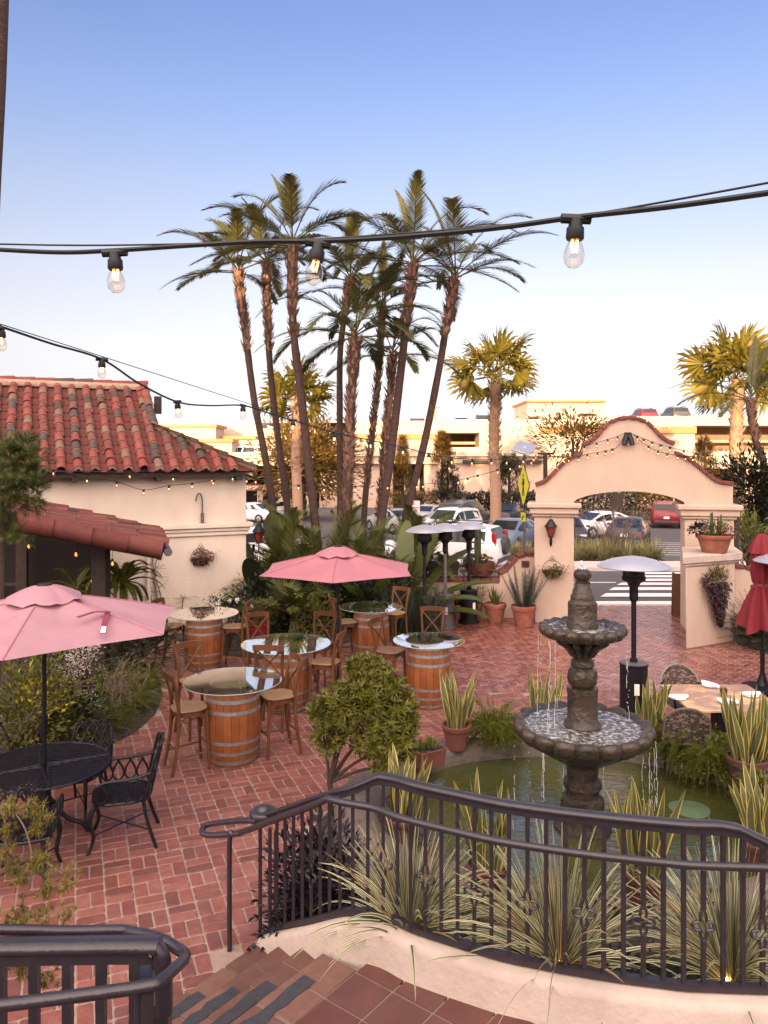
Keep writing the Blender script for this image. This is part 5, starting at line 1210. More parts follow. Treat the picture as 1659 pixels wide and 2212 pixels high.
car('dark car nose on beside the left gate pillar', 'car', SED, cG, *cu(1222,38.5), R(262))
car('dark car parked under the trees at the right edge', 'car', SED, cK, *cu(1645,44), R(215))
car('cream saloon under the car park deck between the left palm trunks', 'car', SED, cC, *cu(618,62), R(182))
car('white saloon just right of the house wall under the car park', 'car', SED, cW, *cu(543,57), R(150))
car('white hatchback bonnet close behind the house corner lantern', 'car', SED, cW, *cu(548,30), R(200))
car('grey saloon low behind the palm fronds left of the fire lane sign', 'car', SED, cS, *cu(850,47), R(120))
roofs = ((900,904,cG,'SUV roof showing over the garage parapet behind the middle palm trunks'),(999,902,cS,'silver car roof on the garage, left of the fan palm crown'),(1042,897,cK,'black SUV roof on the garage, beside the fan palm crown'),(1157,899,cG,'dark car roof on the garage at the left of the stair tower'),(1272,893,cK,'dark car roof on the garage in front of the stair tower'),(1388,883,cR,'dark red pickup style SUV on the garage roof above the gate gable'),(1455,880,cG,'grey SUV on the garage roof, right of the gate gable'))
for u, v, m_, lab in roofs:
    zt_ = P(u, v, 79).z; k = SED if 'car roof' in lab else SUV; car(lab, 'car', k, m_, X(u,79), 79, R(90) if k is SUV else R(75), z=zt_-(1.45 if k is SED else 1.75), group='cars on the garage roof', plate=False)
for u, lab in ((528,'white SUV on the garage middle deck, just right of the house roof'),(607,'white SUV on the garage middle deck behind the left fan palm')):
    car(lab, 'car', SUV, cW, X(u,74.6), 74.6, R(172), z=P(u,962,74.6).z-1.75, group='cars on the garage middle deck', plate=False)
# ================= vegetation builders
def frond(mb, p0, az, el, L, droop, nl=26, ll=.36, w=.026, rr=rnd, vee=.35, curl=.7):
    d = Vector((cos(az)*cos(el), sin(az)*cos(el), sin(el))); p = Vector(p0); n = 14; st = L/n; pts = [p.copy()]
    for i in range(n):
        p = p + d*st; pts.append(p.copy()); d = (d + Vector((0,0,-1))*droop*(.35+1.5*i/n)/n*1.6).normalized()
    mb.tube(pts, [.016*(1-i/n)+.004 for i in range(n+1)], 4, cap=False)
    for k in range(nl):
        t = .20 + .80*k/(nl-1); f = t*n; i = min(int(f), n-1); q = pts[i].lerp(pts[i+1], f-i); tg = (pts[i+1]-pts[i]).normalized()
        sd = tg.cross(Vector((0,0,1)))
        if sd.length < .05: sd = Vector((-sin(az),cos(az),0))
        sd.normalize(); up = sd.cross(tg); s_ = ll*(.35 + 1.3*math.sin(PI*min(1,t*.92+.06))**.8)*.62
        for sg in (1,-1):
            dd = (sd*sg*(.85-.45*t) + tg*(.55+.6*t) + up*vee*rr.uniform(.2,1.2)).normalized()
            mb.blade(q, dd, s_*rr.uniform(.85,1.1), w*rr.uniform(.8,1.2), curl*rr.uniform(.5,1.2), 2, up)
def palm_crown(mb, c, nf, L, rr, spread=(.0,1.2), droop=1.0, ll=.52, spear=True, nl=46):
    c = Vector(c)
    for k in range(nf):
        t = k/max(1,nf-1); az = k*2.399 + rr.uniform(-.3,.3); el = spread[1] + (spread[0]-spread[1])*t**.85 + rr.uniform(-.12,.12)
        frond(mb, c + Vector((0,0,.15*(1-t))), az, el, L*rr.uniform(.9,1.15), droop*(.42+.55*max(0,el))*rr.uniform(.85,1.2), nl, ll*rr.uniform(.9,1.1), .044, rr, .12, .4)
    if spear: frond(mb, c + Vector((0,0,.1)), rr.uniform(0,6), 1.35, L*rr.uniform(.85,1.0), .8, nl, ll*.62, .038, rr, .0, .3)
def trunk_path(us, Y):
    return [P(u, v, Y) for u, v in us]
def feather_palm(label, path, Y, r, crown_uv, nf, L, hairy=0.0, seed=1, gold=False, droop=1.25):
    rr = random.Random(seed); pts = trunk_path(path, Y); b0 = Vector((pts[0].x + (pts[0].x-pts[1].x)*.3, Y, 0)); pts = [b0] + pts; cp_ = P(*crown_uv, Y)
    t = T('palm_tree', label, 'palm tree', b0, 0, 'clump of feather palms')
    pl_ = cat(pts + [cp_], 10); n = len(pl_); b = MB()
    r *= .80; b.tube(pl_, [r*(1.15 - .25*i/n)*(1+.05*rr.uniform(-1,1)) * (1.45 if i > n*.84 else 1) for i in range(n)], 12)
    b.build('trunk', M['trunk'], t, world=True)
    b = MB(); hs = n*(1-max(hairy,.26)) if hairy else n*.76
    for i in range(int(hs), n-1):
        for k in range(13 if hairy else 11):
            a = rr.uniform(0,2*PI); q = pl_[i].lerp(pl_[i+1], rr.random()); fr = (i-hs)/(n-hs); rr_ = r*(1.0+.25*(i > n*.84)); o = Vector((cos(a),sin(a),0))
            b.blade(q + o*rr_*.85, o*.55 + Vector((0,0,1.0)), rr.uniform(.16,.30), rr.uniform(.08,.13), -.5 if rr.random() < .5 else .3, 2, o)
    b.build('leaf_bases', M['boot'], t, world=True)
    b = MB(); palm_crown(b, cp_, nf, L*1.3, rr, droop=1.0 if droop < 1.4 else 1.35); b.build('crown', M['frond'], t, world=True, smooth=False)
    return t
feather_palm('feather palm leaning left at the left edge of the clump, its top caught by sun', [(600,1170),(575,1000),(550,870),(530,720)], 20.5, .115, (514,590), 13, 1.75, .12, 1)
feather_palm('feather palm second from the left with a ragged upper trunk', [(622,1110),(601,950),(584,800),(578,680)], 22, .115, (575,570), 12, 1.65, .35, 2)
feather_palm('tallest feather palm, smooth trunk, its fronds rising highest in the photo', [(686,1180),(666,1000),(650,850),(633,700)], 19.0, .125, (632,535), 13, 1.75, 0, 3)
feather_palm('feather palm with a straight thin trunk in the middle of the clump', [(735,1060),(734,900),(735,760),(748,660)], 22.5, .11, (757,610), 14, 1.95, .1, 4)
feather_palm('shortest feather palm with a thick shaggy trunk, crown drooping in the centre', [(744,1170),(754,1000),(758,880)], 18.5, .135, (768,730), 15, 1.85, .95, 5, droop=1.5)
feather_palm('slim feather palm with a peeling trunk behind the centre of the clump', [(788,1090),(805,930),(818,800)], 23, .105, (826,665), 11, 1.5, .7, 6)
feather_palm('feather palm with a shaggy trunk and hanging crown just right of the centre', [(822,1120),(832,960),(842,860)], 21, .115, (848,770), 11, 1.6, .9, 7, droop=1.7)
feather_palm('tall feather palm curving right with wide arching fronds', [(818,1170),(846,970),(866,800),(880,680)], 19.2, .125, (893,575), 15, 2.0, 0, 8)
feather_palm('feather palm leaning furthest right, its fronds over the street', [(872,1140),(916,960),(948,800),(965,700)], 20, .115, (984,605), 13, 2.05, .12, 9)
feather_palm('dark feather palm crossing in front of the sunlit fan palm at the right', [(1650,1010),(1634,960),(1624,900)], 24, .12, (1622,868), 9, 2.0, .5, 10, droop=1.0)
def fan_leaf(mb, c, d, R_, rr, n=24):
    """pleated fan: joined inner part, loose drooping tips"""
    d = Vector(d).normalized(); sd = d.cross(Vector((0,0,1)))
    if sd.length < .1: sd = Vector((1,0,0))
    sd.normalize(); sd = Matrix.Rotation(rr.uniform(-1.1,1.1), 3, d) @ sd; up = sd.cross(d); prev = None; span = 2.0
    for k in range(n):
        a = -span + 2*span*k/(n-1); e = d*cos(a) + sd*sin(a); r1 = R_*.58; z = up*(.05*(-1)**k) - Vector((0,0,1))*.10*abs(a)
        p1 = Vector(c) + e*r1 + z*R_
        if prev is not None: mb.face([c, prev, p1])
        mb.blade(p1 - e*.05, e + z*.4, R_*rr.uniform(.42,.6), R_*.16, 1.1*rr.uniform(.4,1.4), 2, up); prev = p1
def fan_palm(label, u, vb, v_c, Y, R_, nl, r, seed, shag=.5, group='sunlit fan palms'):
    rr = random.Random(seed); x = X(u, Y); z0 = zg(Y); c = P(u, v_c, Y); t = T('fan_palm', label, 'palm tree', (x,Y,z0), 0, group)
    b = MB(); H_ = c.z - z0; n = 26
    b.tube([(x+.05*sin(i*.3), Y, z0+H_*i/n) for i in range(n+1)], [r*(1.05-.2*i/n) for i in range(n+1)], 14); b.build('trunk', M['paletrunk'], t, world=True)
    b = MB()
    m_ = int(330*H_/8)
    for k in range(m_):
        zz = z0 + H_*(1 - shag*rr.random()); a = rr.uniform(0,2*PI); o = Vector((cos(a),sin(a),0)); tg_ = Vector((-sin(a),cos(a),0))
        b.blade(Vector((x,Y,zz)) + o*r*.88, o*.5 + tg_*rr.choice((-.5,.5)) + Vector((0,0,1)), rr.uniform(.25,.42), rr.uniform(.10,.16), .2, 2, o)
    b.build('leaf_bases', M['paletrunk'], t, world=True)
    b = MB()
    nl = int(nl*.78)
    for k in range(nl):
        tt = k/(nl-1); az = k*2.399+rr.uniform(-.3,.3); el = 1.35 - 1.75*tt + rr.uniform(-.1,.1); d = Vector((cos(az)*cos(el), sin(az)*cos(el), sin(el))); pe = R_*rr.uniform(.40,.66)
        q = c + d*pe; b.tube([c, c+d*pe*.5+Vector((0,0,.05)), q], [.035,.025,.02], 4); fan_leaf(b, q, (d + Vector((0,0,-.25))).normalized(), R_*rr.uniform(.46,.60), rr)
    b.build('crown', M['fan'], t, world=True, smooth=False)
fan_palm('sunlit golden fan palm behind the left trunks of the feather palms', 641, 1100, 865, 45, 2.45, 26, .30, 21, .55)
fan_palm('fan palm with a thick trunk among the parked cars, left of the crossing sign', 1069, 1190, 815, 40, 2.55, 26, .29, 22, .55)
fan_palm('sunlit golden fan palm at the right behind the gate gable', 1592, 1100, 820, 41, 3.0, 28, .36, 23, .75)
t = T('palm_tree', 'bare palm trunk rising along the upper left edge', 'palm tree', (X(-60,9),9,0)); b = MB(); b.tube(cat([(X(-60,9),9,0),P(-32,600,9),P(-12,150,9),P(0,-250,9)],12), [.13]*37, 12); b.build('trunk', M['trunk'], t, world=True)
b = MB(); palm_crown(b, P(0,-380,9), 10, 1.6, random.Random(4)); b.build('crown', M['frond'], t, world=True, smooth=False)
def leaves(mb, c, rad, n, L, W, rr, clumps=9, tight=.42, out=.9, up=.35):
    c = Vector(c); rad = Vector(rad) if not isinstance(rad, (int,float)) else Vector((rad,)*3); cl = []
    for k in range(clumps):
        d = Vector((rr.gauss(0,1), rr.gauss(0,1), rr.gauss(0,1))).normalized()*rr.uniform(.45,.95); cl.append((Vector((d.x*rad.x,d.y*rad.y,d.z*rad.z)), rr.uniform(.7,1.2)))
    for k in range(n):
        q, s_ = cl[k % clumps]; o = Vector((rr.gauss(0,tight*rad.x*s_), rr.gauss(0,tight*rad.y*s_), rr.gauss(0,tight*rad.z*s_)))
        if o.length > max(rad)*1.0: continue
        p = q + o; d = (p.normalized() if p.length > 1e-3 else Vector((0,0,1)))*out + o.normalized()*.5 + Vector((rr.uniform(-.7,.7), rr.uniform(-.7,.7), up + rr.uniform(-.5,.5)))
        mb.leaf(c + p, d, L*rr.uniform(.65,1.25), W*rr.uniform(.7,1.2), (rr.uniform(-.5,.5), rr.uniform(-.5,.5), 1))
def shrub(name, label, c, rad, n, L, W, m, seed, catg='shrub', group=None, clumps=10, stems=6, base=None, tight=.42, up=.35, trunkm='bark'):
    rr = random.Random(seed); c = Vector(c); rad = Vector(rad); bz = base if base is not None else max(0.02, c.z-rad.z*1.2); t = T(name, label, catg, (c.x,c.y,bz), 0, group)
    b = MB(); leaves(b, c, rad, n, L, W, rr, clumps, tight, up=up); b.build('foliage', M[m], t, world=True, smooth=False)
    if stems:
        b = MB()
        for k in range(stems):
            a = rr.uniform(0,2*PI); e_ = c + Vector((rad.x*.7*cos(a), rad.y*.7*sin(a), rad.z*rr.uniform(-.3,.6))); s0 = Vector((c.x+.05*cos(a), c.y+.05*sin(a), bz)); b.tube(cat([s0, s0.lerp(e_,.5)+Vector((0,0,.08)), e_],4), [.02]*4+[.013]*3+[.007]*2, 5)
        b.build('stems', M[trunkm], t, world=True)
    return t
def plume(mb, p, d, L, droop, rr, n=46, nl=.045, nw=.009, r0=1.0):
    nw *= 1.7; nl *= 1.15
    """a foxtail fern stem with its needles"""
    p = Vector(p); d = Vector(d).normalized(); st = L/10; pts = [p.copy()]
    for i in range(10): p = p + d*st; pts.append(p.copy()); d = (d + Vector((0,0,-1))*droop/10).normalized()
    for k in range(n):
        f = 10*(k+.5)/n; i = min(int(f),9); q = pts[i].lerp(pts[i+1], f-i); tg = (pts[i+1]-pts[i]).normalized(); a = k*2.4; s1 = tg.orthogonal().normalized(); s2 = tg.cross(s1)
        t = k/n; mb.blade(q, (s1*cos(a)+s2*sin(a))*.95*r0 + tg*.6, nl*(1.15-.75*t**2), nw, 0, 1, tg)
def foxtail(label, x, y, z, nst, L, seed, m='fern', name='foxtail_fern', group='foxtail ferns in the left bed', droop=(.3,1.2), n=84, el=(.35,1.45), nl=.058):
    rr = random.Random(seed); t = T(name, label, 'fern', (x,y,z), 0, group); b = MB()
    for k in range(nst):
        az = rr.uniform(0,2*PI); e_ = rr.uniform(*el); plume(b, (.07*cos(az),.07*sin(az),.0), (cos(az)*cos(e_),sin(az)*cos(e_),sin(e_)), L*rr.uniform(.7,1.15), rr.uniform(*droop), rr, n, nl)
    b.build('foliage', M[m], t, smooth=False); return t
# ---- bed of ferns at left
fpos = [(215,1612,.60,'nearest the cast chair, at the tip of the bed'),(262,1590,.56,'along the dark soil edge'),(308,1556,.55,'at the right point of the bed'),(326,1506,.55,'beside the front bar stool'),(275,1530,.62,'in the middle of the fern bed'),(235,1560,.62,'behind the tip of the bed'),(290,1470,.58,'under the dry twiggy weeds'),(232,1510,.62,'right of the twining stump'),(180,1580,.55,'behind the cast chair')]
for i, (u, v, L_, lab) in enumerate(fpos):
    p = G(u, v-14, .05); foxtail('green foxtail fern ' + lab, p.x - .22, p.y + .30, .06, 44, L_*.95, 40+i, droop=(.7,2.0), el=(.3,1.35), n=96)
shrub('yellow_shrub', 'leafy shrub lit yellow by a garden lamp, behind the black table', P(52,1548,8.95), (.52,.45,.50), 2300, .085, .042, 'citrus', 60, clumps=15, base=.05)
shrub('dark_shrub', 'dark green shrub with tiny white flowers below the twining stump', P(170,1560,9.2), (.36,.35,.30), 1300, .07, .03, 'darkleaf', 61, clumps=12, base=.05)
b = MB(); rr = random.Random(3)
t = T('flowering_vine', 'white flowering vine wound round a pale stump under the left umbrella', 'vine', (P(185,1500,9.6).x,9.6,.05))
sx0 = P(188,1500,9.6); b.tube(cat([(sx0.x+.10,9.6,.05),(sx0.x,9.6,.75),(sx0.x-.08,9.62,1.5)],5), .055, 9); b.build('stump', M['bark'], t, world=True)
b = MB()
for k in range(7):
    pts = [Vector((sx0.x - .28 + .42*cos(a*.9+k)*.9, 9.6+.16*sin(a*.9+k), .78+.028*k+.03*sin(a))) for a in [i*.45 for i in range(15)]]; b.tube(pts, .013, 5)
pts = [Vector((sx0.x+.07*cos(a), 9.6+.07*sin(a), .15+a*.055)) for a in [i*.5 for i in range(40)]]; b.tube(pts, .013, 5); b.build('twining_stem', M['twig'], t, world=True)
b = MB()
for q, r_, n_ in ((P(182,1410,9.5),.17,420),(P(165,1440,9.5),.16,320),(P(190,1516,9.5),.11,220),(P(130,1425,9.6),.26,200)): leaves(b, q, (r_,r_,r_*.9), n_, .032, .02, rr, 7)
b.build('blossom', M['vineflower'], t, world=True, smooth=False)
b = MB(); leaves(b, P(140,1440,9.7), (.45,.25,.3), 1200, .055, .025, rr, 10); b.build('foliage', M['darkleaf'], t, world=True, smooth=False)
# dry weeds
t = T('dry_weeds', 'dry twiggy weeds leaning over the ferns', 'weeds', (P(270,1450,11).x,11,.05)); b = MB(); rr = random.Random(8)
for k in range(22):
    s0 = P(rr.uniform(225,300), 1490, rr.uniform(10.4,11.4)); s0.z = .1; e_ = P(rr.uniform(205,345), rr.uniform(1400,1490), rr.uniform(10.2,11.4)); b.tube(cat([s0, s0.lerp(e_,.5)+Vector((rr.uniform(-.2,.2),0,.16)), e_],4), .004, 4)
    for j in range(9): q = s0.lerp(e_, rr.uniform(.3,1)) + Vector((0,0,.06)); d_ = Vector((rr.uniform(-1,1),rr.uniform(-1,1),rr.uniform(-.2,.6))); b.tube([q, q+d_*.1], .0025, 3); b.leaf(q+d_*.08, d_, .05, .016, (0,0,1))
b.build('stems', M['twig'], t, world=True)
shrub('low_shrub', 'dark spiky plant in the shade by the house wall left of the bar stool', P(300,1400,12.6), (.5,.4,.22), 700, .22, .03, 'darkleaf', 62, clumps=9, base=.05, stems=0)
# twiggy climber and ferns by the porch
t = T('bare_climber', 'bare thorny climber going up the cream wall by the downpipe', 'climber', H(*HL(335,1400,.06)[:2],0)); b = MB(); rr = random.Random(9)
def WP(u, v, off=.05): return H(*HL(u,v,off))
for path in ([(352,1420),(345,1330),(335,1260),(328,1195)],[(330,1410),(340,1320),(333,1240),(345,1190)],[(360,1400),(350,1300),(330,1230)],[(352,1420),(338,1350),(322,1270)],[(392,1340),(395,1300),(398,1290)]):
    pts = cat([WP(u,v) for u,v in path],8); b.tube(pts, .010, 5)
    for k in range(26):
        q = rr.choice(pts); d = hx*rr.uniform(-1,1)+Vector((0,0,rr.uniform(-.3,.6)))-hy*.15; e_ = q + d*rr.uniform(.1,.38); b.tube([q, q.lerp(e_,.5)+Vector((0,0,-.02)), e_], .0035, 4)
b.build('stems', M['twig'], t, world=True)
for lab, u, v, Y, nf, L_, sd in (('arching fern under the porch roof, right of its post',262,1258,13.7,26,.85,70),('arching fern under the porch roof, left of its post',165,1272,13.6,20,.75,71)):
    p = P(u, v, Y); t = T('hanging_fern', lab, 'fern', (p.x,p.y,.03), 0, 'ferns under the porch roof'); rr = random.Random(sd); b = MB()
    for k in range(nf): frond(b, (0,0,p.z-.05), k*2.399, rr.uniform(-.1,1.2), L_*rr.uniform(.7,1.15), rr.uniform(.9,1.7), 40, .14, .03, rr, .1, .4)
    b.build('fronds', M['fern'], t, smooth=False); b = MB(); b.tube([(0,0,0),(.02,0,p.z-.05)], .05, 8); b.build('stem', M['bark'], t)
# podocarpus at the left edge
t = T('podocarpus_tree', 'feathery green tree at the left edge in front of the tiled roof', 'tree', (X(-12,8.6),8.6,0)); b = MB(); b.tube(cat([(X(-22,8.6),8.6,0),P(-4,1300,8.6),P(-2,1100,8.6),P(5,980,8.6)],5), [.06]*10+[.05]*6, 10); b.build('trunk', M['bark'], t, world=True)
b = MB(); rr = random.Random(12)
for cu_, cv_, r_, n_ in ((10,975,.16,26),(45,1000,.17,26),(30,1035,.24,44),(70,1050,.12,14),(80,990,.09,10),(15,1080,.2,30),(22,1160,.13,16),(55,965,.1,10),(68,1075,.11,12)):
    c = P(cu_, cv_, 8.6)
    for k in range(int(n_*1.9)):
        d = Vector((rr.gauss(0,1),rr.gauss(0,1),rr.gauss(0,1))).normalized(); p = c + d*r_*rr.uniform(.2,1); plume(b, p, d + Vector((0,0,.25)), rr.uniform(.12,.20), .2, rr, 34, .07, .009)
b.build('foliage', M['podo'], t, world=True, smooth=False)
# nearest asparagus branch lower left
t = T('asparagus_branch', 'yellow green feathery branch close to the viewer at the lower left', 'branch', (X(20,3.0),3.0,.5)); b = MB(); rr = random.Random(14)
stem = cat([(X(20,3.0),3.0,.5), P(10,2130,3.0), P(45,1960,3.0), P(70,1880,3.0), P(58,1800,3.0), P(30,1752,3.0)],6); b.tube(stem, .0035, 6)
br = [(stem[-1],P(0,1735,3.05)),(P(66,1850,3),P(140,1890,2.95)),(P(60,1800,3),P(105,1775,3.05)),(P(55,1935,3),P(150,1905,2.95)),(P(40,1985,3),P(150,1975,2.9)),(P(30,1752,3),P(80,1745,3.05)),(P(20,1830,3),P(-10,1880,3)),(P(65,1900,3),P(20,1890,3.05)),(P(60,1870,3),P(100,1850,3.0)),(P(45,1960,3),P(20,2000,2.95)),(P(20,1900,3.0),P(10,1800,3.0)),(P(30,2000,2.9),P(130,2010,2.9)),(P(30,2080,2.8),P(70,2090,2.8)),(P(30,2100,2.8),P(110,2120,2.8))]
for p, q in br: b.tube([p, p.lerp(q,.5)+Vector((0,0,.01)), q], .0022, 4)
b.build('stem', M['twig'], t, world=True)
b = MB()
for p, q in br:
    for k in range(22):
        c = p.lerp(q, rr.uniform(.1,1.1)) + Vector((rr.gauss(0,.02),rr.gauss(0,.02),rr.gauss(0,.018)))
        for j in range(24):
            d = Vector((rr.gauss(0,1),rr.gauss(0,1),rr.gauss(0,1))); b.blade(c, d, rr.uniform(.018,.036), .0075, 0, 1)
b.build('foliage', M['yellowleaf'], t, world=True, smooth=False)
# ---- palm bed understorey
def ground_palm(label, u, Y, nf, L, seed, el=(.2,1.35), droop=1.1, z=.05, m='lowfrond', th=.75):
    t = T('low_palm', label, 'palm', (X(u,Y),Y,z), 0, 'low palms under the tall palm trunks'); rr = random.Random(seed); b = MB()
    for k in range(nf): frond(b, (rr.uniform(-.1,.1),rr.uniform(-.1,.1),th), k*2.399+rr.uniform(-.3,.3), rr.uniform(*el), L*rr.uniform(.75,1.15), droop*rr.uniform(.6,1.1), 34, .46, .045, rr, .2, .4)
    b.build('fronds', M[m], t, smooth=False)
    b = MB(); b.tube([(0,0,0),(0,0,th*.5),(0,0,th)], [.14,.12,.10], 9); b.build('stem', M['trunk'], t); return t
for i, a in enumerate((('low arching palm by the house corner lantern',585,17.8,14,2.0),('low arching palm between the two left smooth trunks',640,17.6,15,2.2),('low arching palm behind the middle umbrella, left of its top',705,18.2,14,2.2),('low arching palm at the foot of the shaggy trunk',785,17.8,15,2.1),('low arching palm behind the paddle leaved plant',865,18.8,13,2.1),('low arching palm near the fire lane sign',915,20.3,12,2.1),('small palm with hanging fronds left of the umbrella pole',640,15.2,12,1.15))):
    ground_palm(*a, 80+i, el=(.35,1.35) if i < 6 else (.1,1.2), th=.75 if i < 6 else .45)
def paddle(label, u, Y, specs, seed, m='banana', z=.05):
    t = T('paddle_plant', label, 'plant', (X(u,Y),Y,z), 0, 'broad paddle leaved plants'); rr = random.Random(seed); b = MB(); st_b = MB()
    for az, el, ps, L, w in specs:
        d = Vector((cos(az)*cos(el), sin(az)*cos(el), sin(el))); q = d*ps; st_b.tube(cat([(0,0,0), q*.5, q],3), .022, 6)
        b.blade(q, d + Vector((0,0,.1)), L, w, .8, 8, (0,0,1), .28, prof=lambda s: (math.sin(PI*min(1,max(0,s*.93+.05)))**.55))
    st_b.build('stalks', M['fern'], t); b.build('leaves', M[m], t); return t
paddle('big paddle leaved plant right of the middle umbrella', 868, 16.9, [(.35,.85,.8,1.7,.5),(.05,.55,.7,1.7,.5),(2.9,1.0,.8,1.4,.45),(.75,1.1,.9,1.6,.48),(-.55,.5,.7,1.4,.5),(1.4,1.25,.9,1.5,.42),(-1.3,.8,.6,1.1,.45),(3.5,.7,.7,1.2,.42),(-.2,.25,.7,1.3,.5)], 1)
paddle('paddle leaved plant by the first palm trunk', 588, 18.4, [(1.6,1.45,1.5,.9,.5),(.4,1.0,1.0,1.0,.42),(2.8,1.1,1.2,.9,.45),(-.8,.8,.8,1,.4)], 2)
paddle('dark paddle leaved plant against the house corner', 552, 16.9, [(-1.2,.9,.7,.9,.45),(-2.0,.6,.7,.9,.45),(.2,1.0,.9,.9,.42),(-.4,.5,.6,.9,.4),(-1.6,1.2,.9,.8,.42)], 3, m='darkleaf')
paddle('low paddle leaved plant in front of the shaggy palm trunk', 800, 16.9, [(-1.2,.9,.7,1.0,.36),(-2.0,.8,.7,1.0,.36),(.2,1.1,.9,.9,.34),(-.3,.8,.7,1.0,.36),(2.8,.9,.7,.9,.36)], 4)
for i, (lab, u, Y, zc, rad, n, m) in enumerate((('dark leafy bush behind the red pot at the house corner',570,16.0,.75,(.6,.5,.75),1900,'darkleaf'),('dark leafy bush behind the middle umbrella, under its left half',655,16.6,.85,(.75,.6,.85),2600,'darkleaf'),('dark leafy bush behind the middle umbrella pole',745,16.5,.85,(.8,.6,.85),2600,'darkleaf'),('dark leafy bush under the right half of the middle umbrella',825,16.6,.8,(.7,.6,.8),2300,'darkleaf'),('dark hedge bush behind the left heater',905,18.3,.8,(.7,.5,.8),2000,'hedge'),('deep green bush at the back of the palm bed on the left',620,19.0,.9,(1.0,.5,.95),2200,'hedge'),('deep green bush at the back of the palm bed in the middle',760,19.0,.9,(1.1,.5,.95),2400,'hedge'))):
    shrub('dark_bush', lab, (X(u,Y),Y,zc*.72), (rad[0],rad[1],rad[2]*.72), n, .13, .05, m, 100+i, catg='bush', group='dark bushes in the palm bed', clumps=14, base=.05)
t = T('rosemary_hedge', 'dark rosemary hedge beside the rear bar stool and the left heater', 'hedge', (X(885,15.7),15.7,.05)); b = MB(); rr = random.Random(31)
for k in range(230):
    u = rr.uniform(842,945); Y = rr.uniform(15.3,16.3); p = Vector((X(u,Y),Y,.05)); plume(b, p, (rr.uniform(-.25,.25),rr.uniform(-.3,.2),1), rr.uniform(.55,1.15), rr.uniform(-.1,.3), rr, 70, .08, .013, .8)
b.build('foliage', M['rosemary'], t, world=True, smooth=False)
shrub('leafy_plant', 'light green leafy plant left of the half hidden bar stool', (X(690,14.9),14.9,.52), (.36,.3,.42), 800, .085, .04, 'citrus', 63, clumps=9, base=.05)
shrub('leafy_plant', 'low light green plant under the fronds right of the red pot', (X(640,14.6),14.6,.22), (.35,.3,.22), 500, .10, .04, 'fern', 64, clumps=7, base=.05)
t = shrub('white_rose_bush', 'wiry rose bush with a few white flowers behind the barrel by the house wall', (X(488,14.6),14.6,.72), (.42,.3,.36), 900, .05, .026, 'darkleaf', 65, clumps=12, base=.05, stems=10)
b = MB()
for q in ((540,1310),(497,1300),(470,1302),(512,1297)): leaves(b, P(q[0],q[1],14.3), (.03,.03,.03), 26, .035, .03, rr, 3)
b.build('flowers', M['flower'], t, world=True, smooth=False)
# ---- pots
def potlathe(r, h, rim=True):
    if rim: return [(0,0),(r*.68,0),(r*.93,h*.78),(r*1.0,h*.78),(r*1.03,h*.82),(r*1.04,h*.97),(r*1.0,h),(r*.9,h*.98),(r*.88,h*.88),(0,h*.86)]
    return [(0,0),(r*.8,0),(r*.95,h*.5),(r,h*.97),(r*.98,h),(r*.9,h*.98),(r*.88,h*.9),(0,h*.88)]
def potted(name, label, x, y, z, r, h, pm='terra', group=None, rim=True, catg='potted plant', gravel='soil'):
    t = T(name, label, catg, (x,y,z), rnd.uniform(0,6), group); b = MB(); b.lathe(potlathe(r,h,rim), 28, cap=False); b.build('pot', M[pm], t)
    b = MB(); b.lathe([(0,h*.90),(r*.87,h*.89)], 20, cap=False, fn=lambda q,zz,a: (q, zz+.01*sin(5*a))); b.build('soil', M[gravel], t); return t
M['snake'] = mat('snake_leaf', (.135,.140,.055), .42, .3, 14, stretch=(1,1,3.5), island=.25, col2=(.080,.095,.042), c2=(.42,.58)); M['snake_edge'] = mat('snake_edge', (.48,.37,.10), .45, .12, 6, island=.2)
M['cord_mid'] = mat('striped_mid', (.062,.082,.028), .45, .15, 6, island=.3); M['cord_edge'] = mat('striped_edge', (.48,.455,.275), .5, .12, 6, island=.25); M['cord_pink'] = mat('striped_pink', (.45,.26,.13), .5, .15, 6, island=.25)
def vblade(mb, p0, d, L, w, droop, seg, edge, prof, twist=0.0, bend=(0,0,0), core=0, ed=1, fold=.15):
    p = Vector(p0); d = Vector(d).normalized(); sd = d.orthogonal().normalized()
    sd = Matrix.Rotation(twist, 3, d) @ sd; prev = None; st = L/seg
    for i in range(seg+1):
        t = i/seg; hw = max(.0008, w*prof(t)/2); nm = sd.cross(d)
        cur = [mb.av(p + sd*hw*k + nm*hw*abs(k)*fold) for k in (-1,-(1-edge),(1-edge),1)]
        if prev:
            for j in range(3): mb.mi = core if j == 1 else ed; mb.fi((prev[j],prev[j+1],cur[j+1],cur[j]))
        prev = cur; p = p + d*st; d = (d + Vector((0,0,-1))*droop*(.3+1.4*t)/seg + Vector(bend)/seg).normalized(); sd = (sd - d*sd.dot(d)).normalized()
        sd = Matrix.Rotation(twist*.10, 3, d) @ sd
    mb.mi = 0
SNP = lambda t: (.55+.45*min(1,t*3))*(1 if t < .55 else max(0, 1-((t-.55)/.45)**1.7))
def snake(t, h, r, n, L, seed):
    rr = random.Random(seed); b = MB()
    for k in range(int(n*.85)):
        a = rr.uniform(0,2*PI); q = r*.75*math.sqrt(rr.random()); tl = .06+.22*q/r
        vblade(b, (q*cos(a),q*sin(a),h*.86), (cos(a)*tl+rr.uniform(-.06,.06), sin(a)*tl+rr.uniform(-.06,.06), 1), L*rr.uniform(.55,1.1), rr.uniform(.06,.085), 0, 9, .27, SNP, rr.uniform(0,PI), (rr.uniform(-.25,.25),rr.uniform(-.25,.25),0), fold=.3)
    b.build('leaves', [M['snake'], M['snake_edge']], t, ang=60)
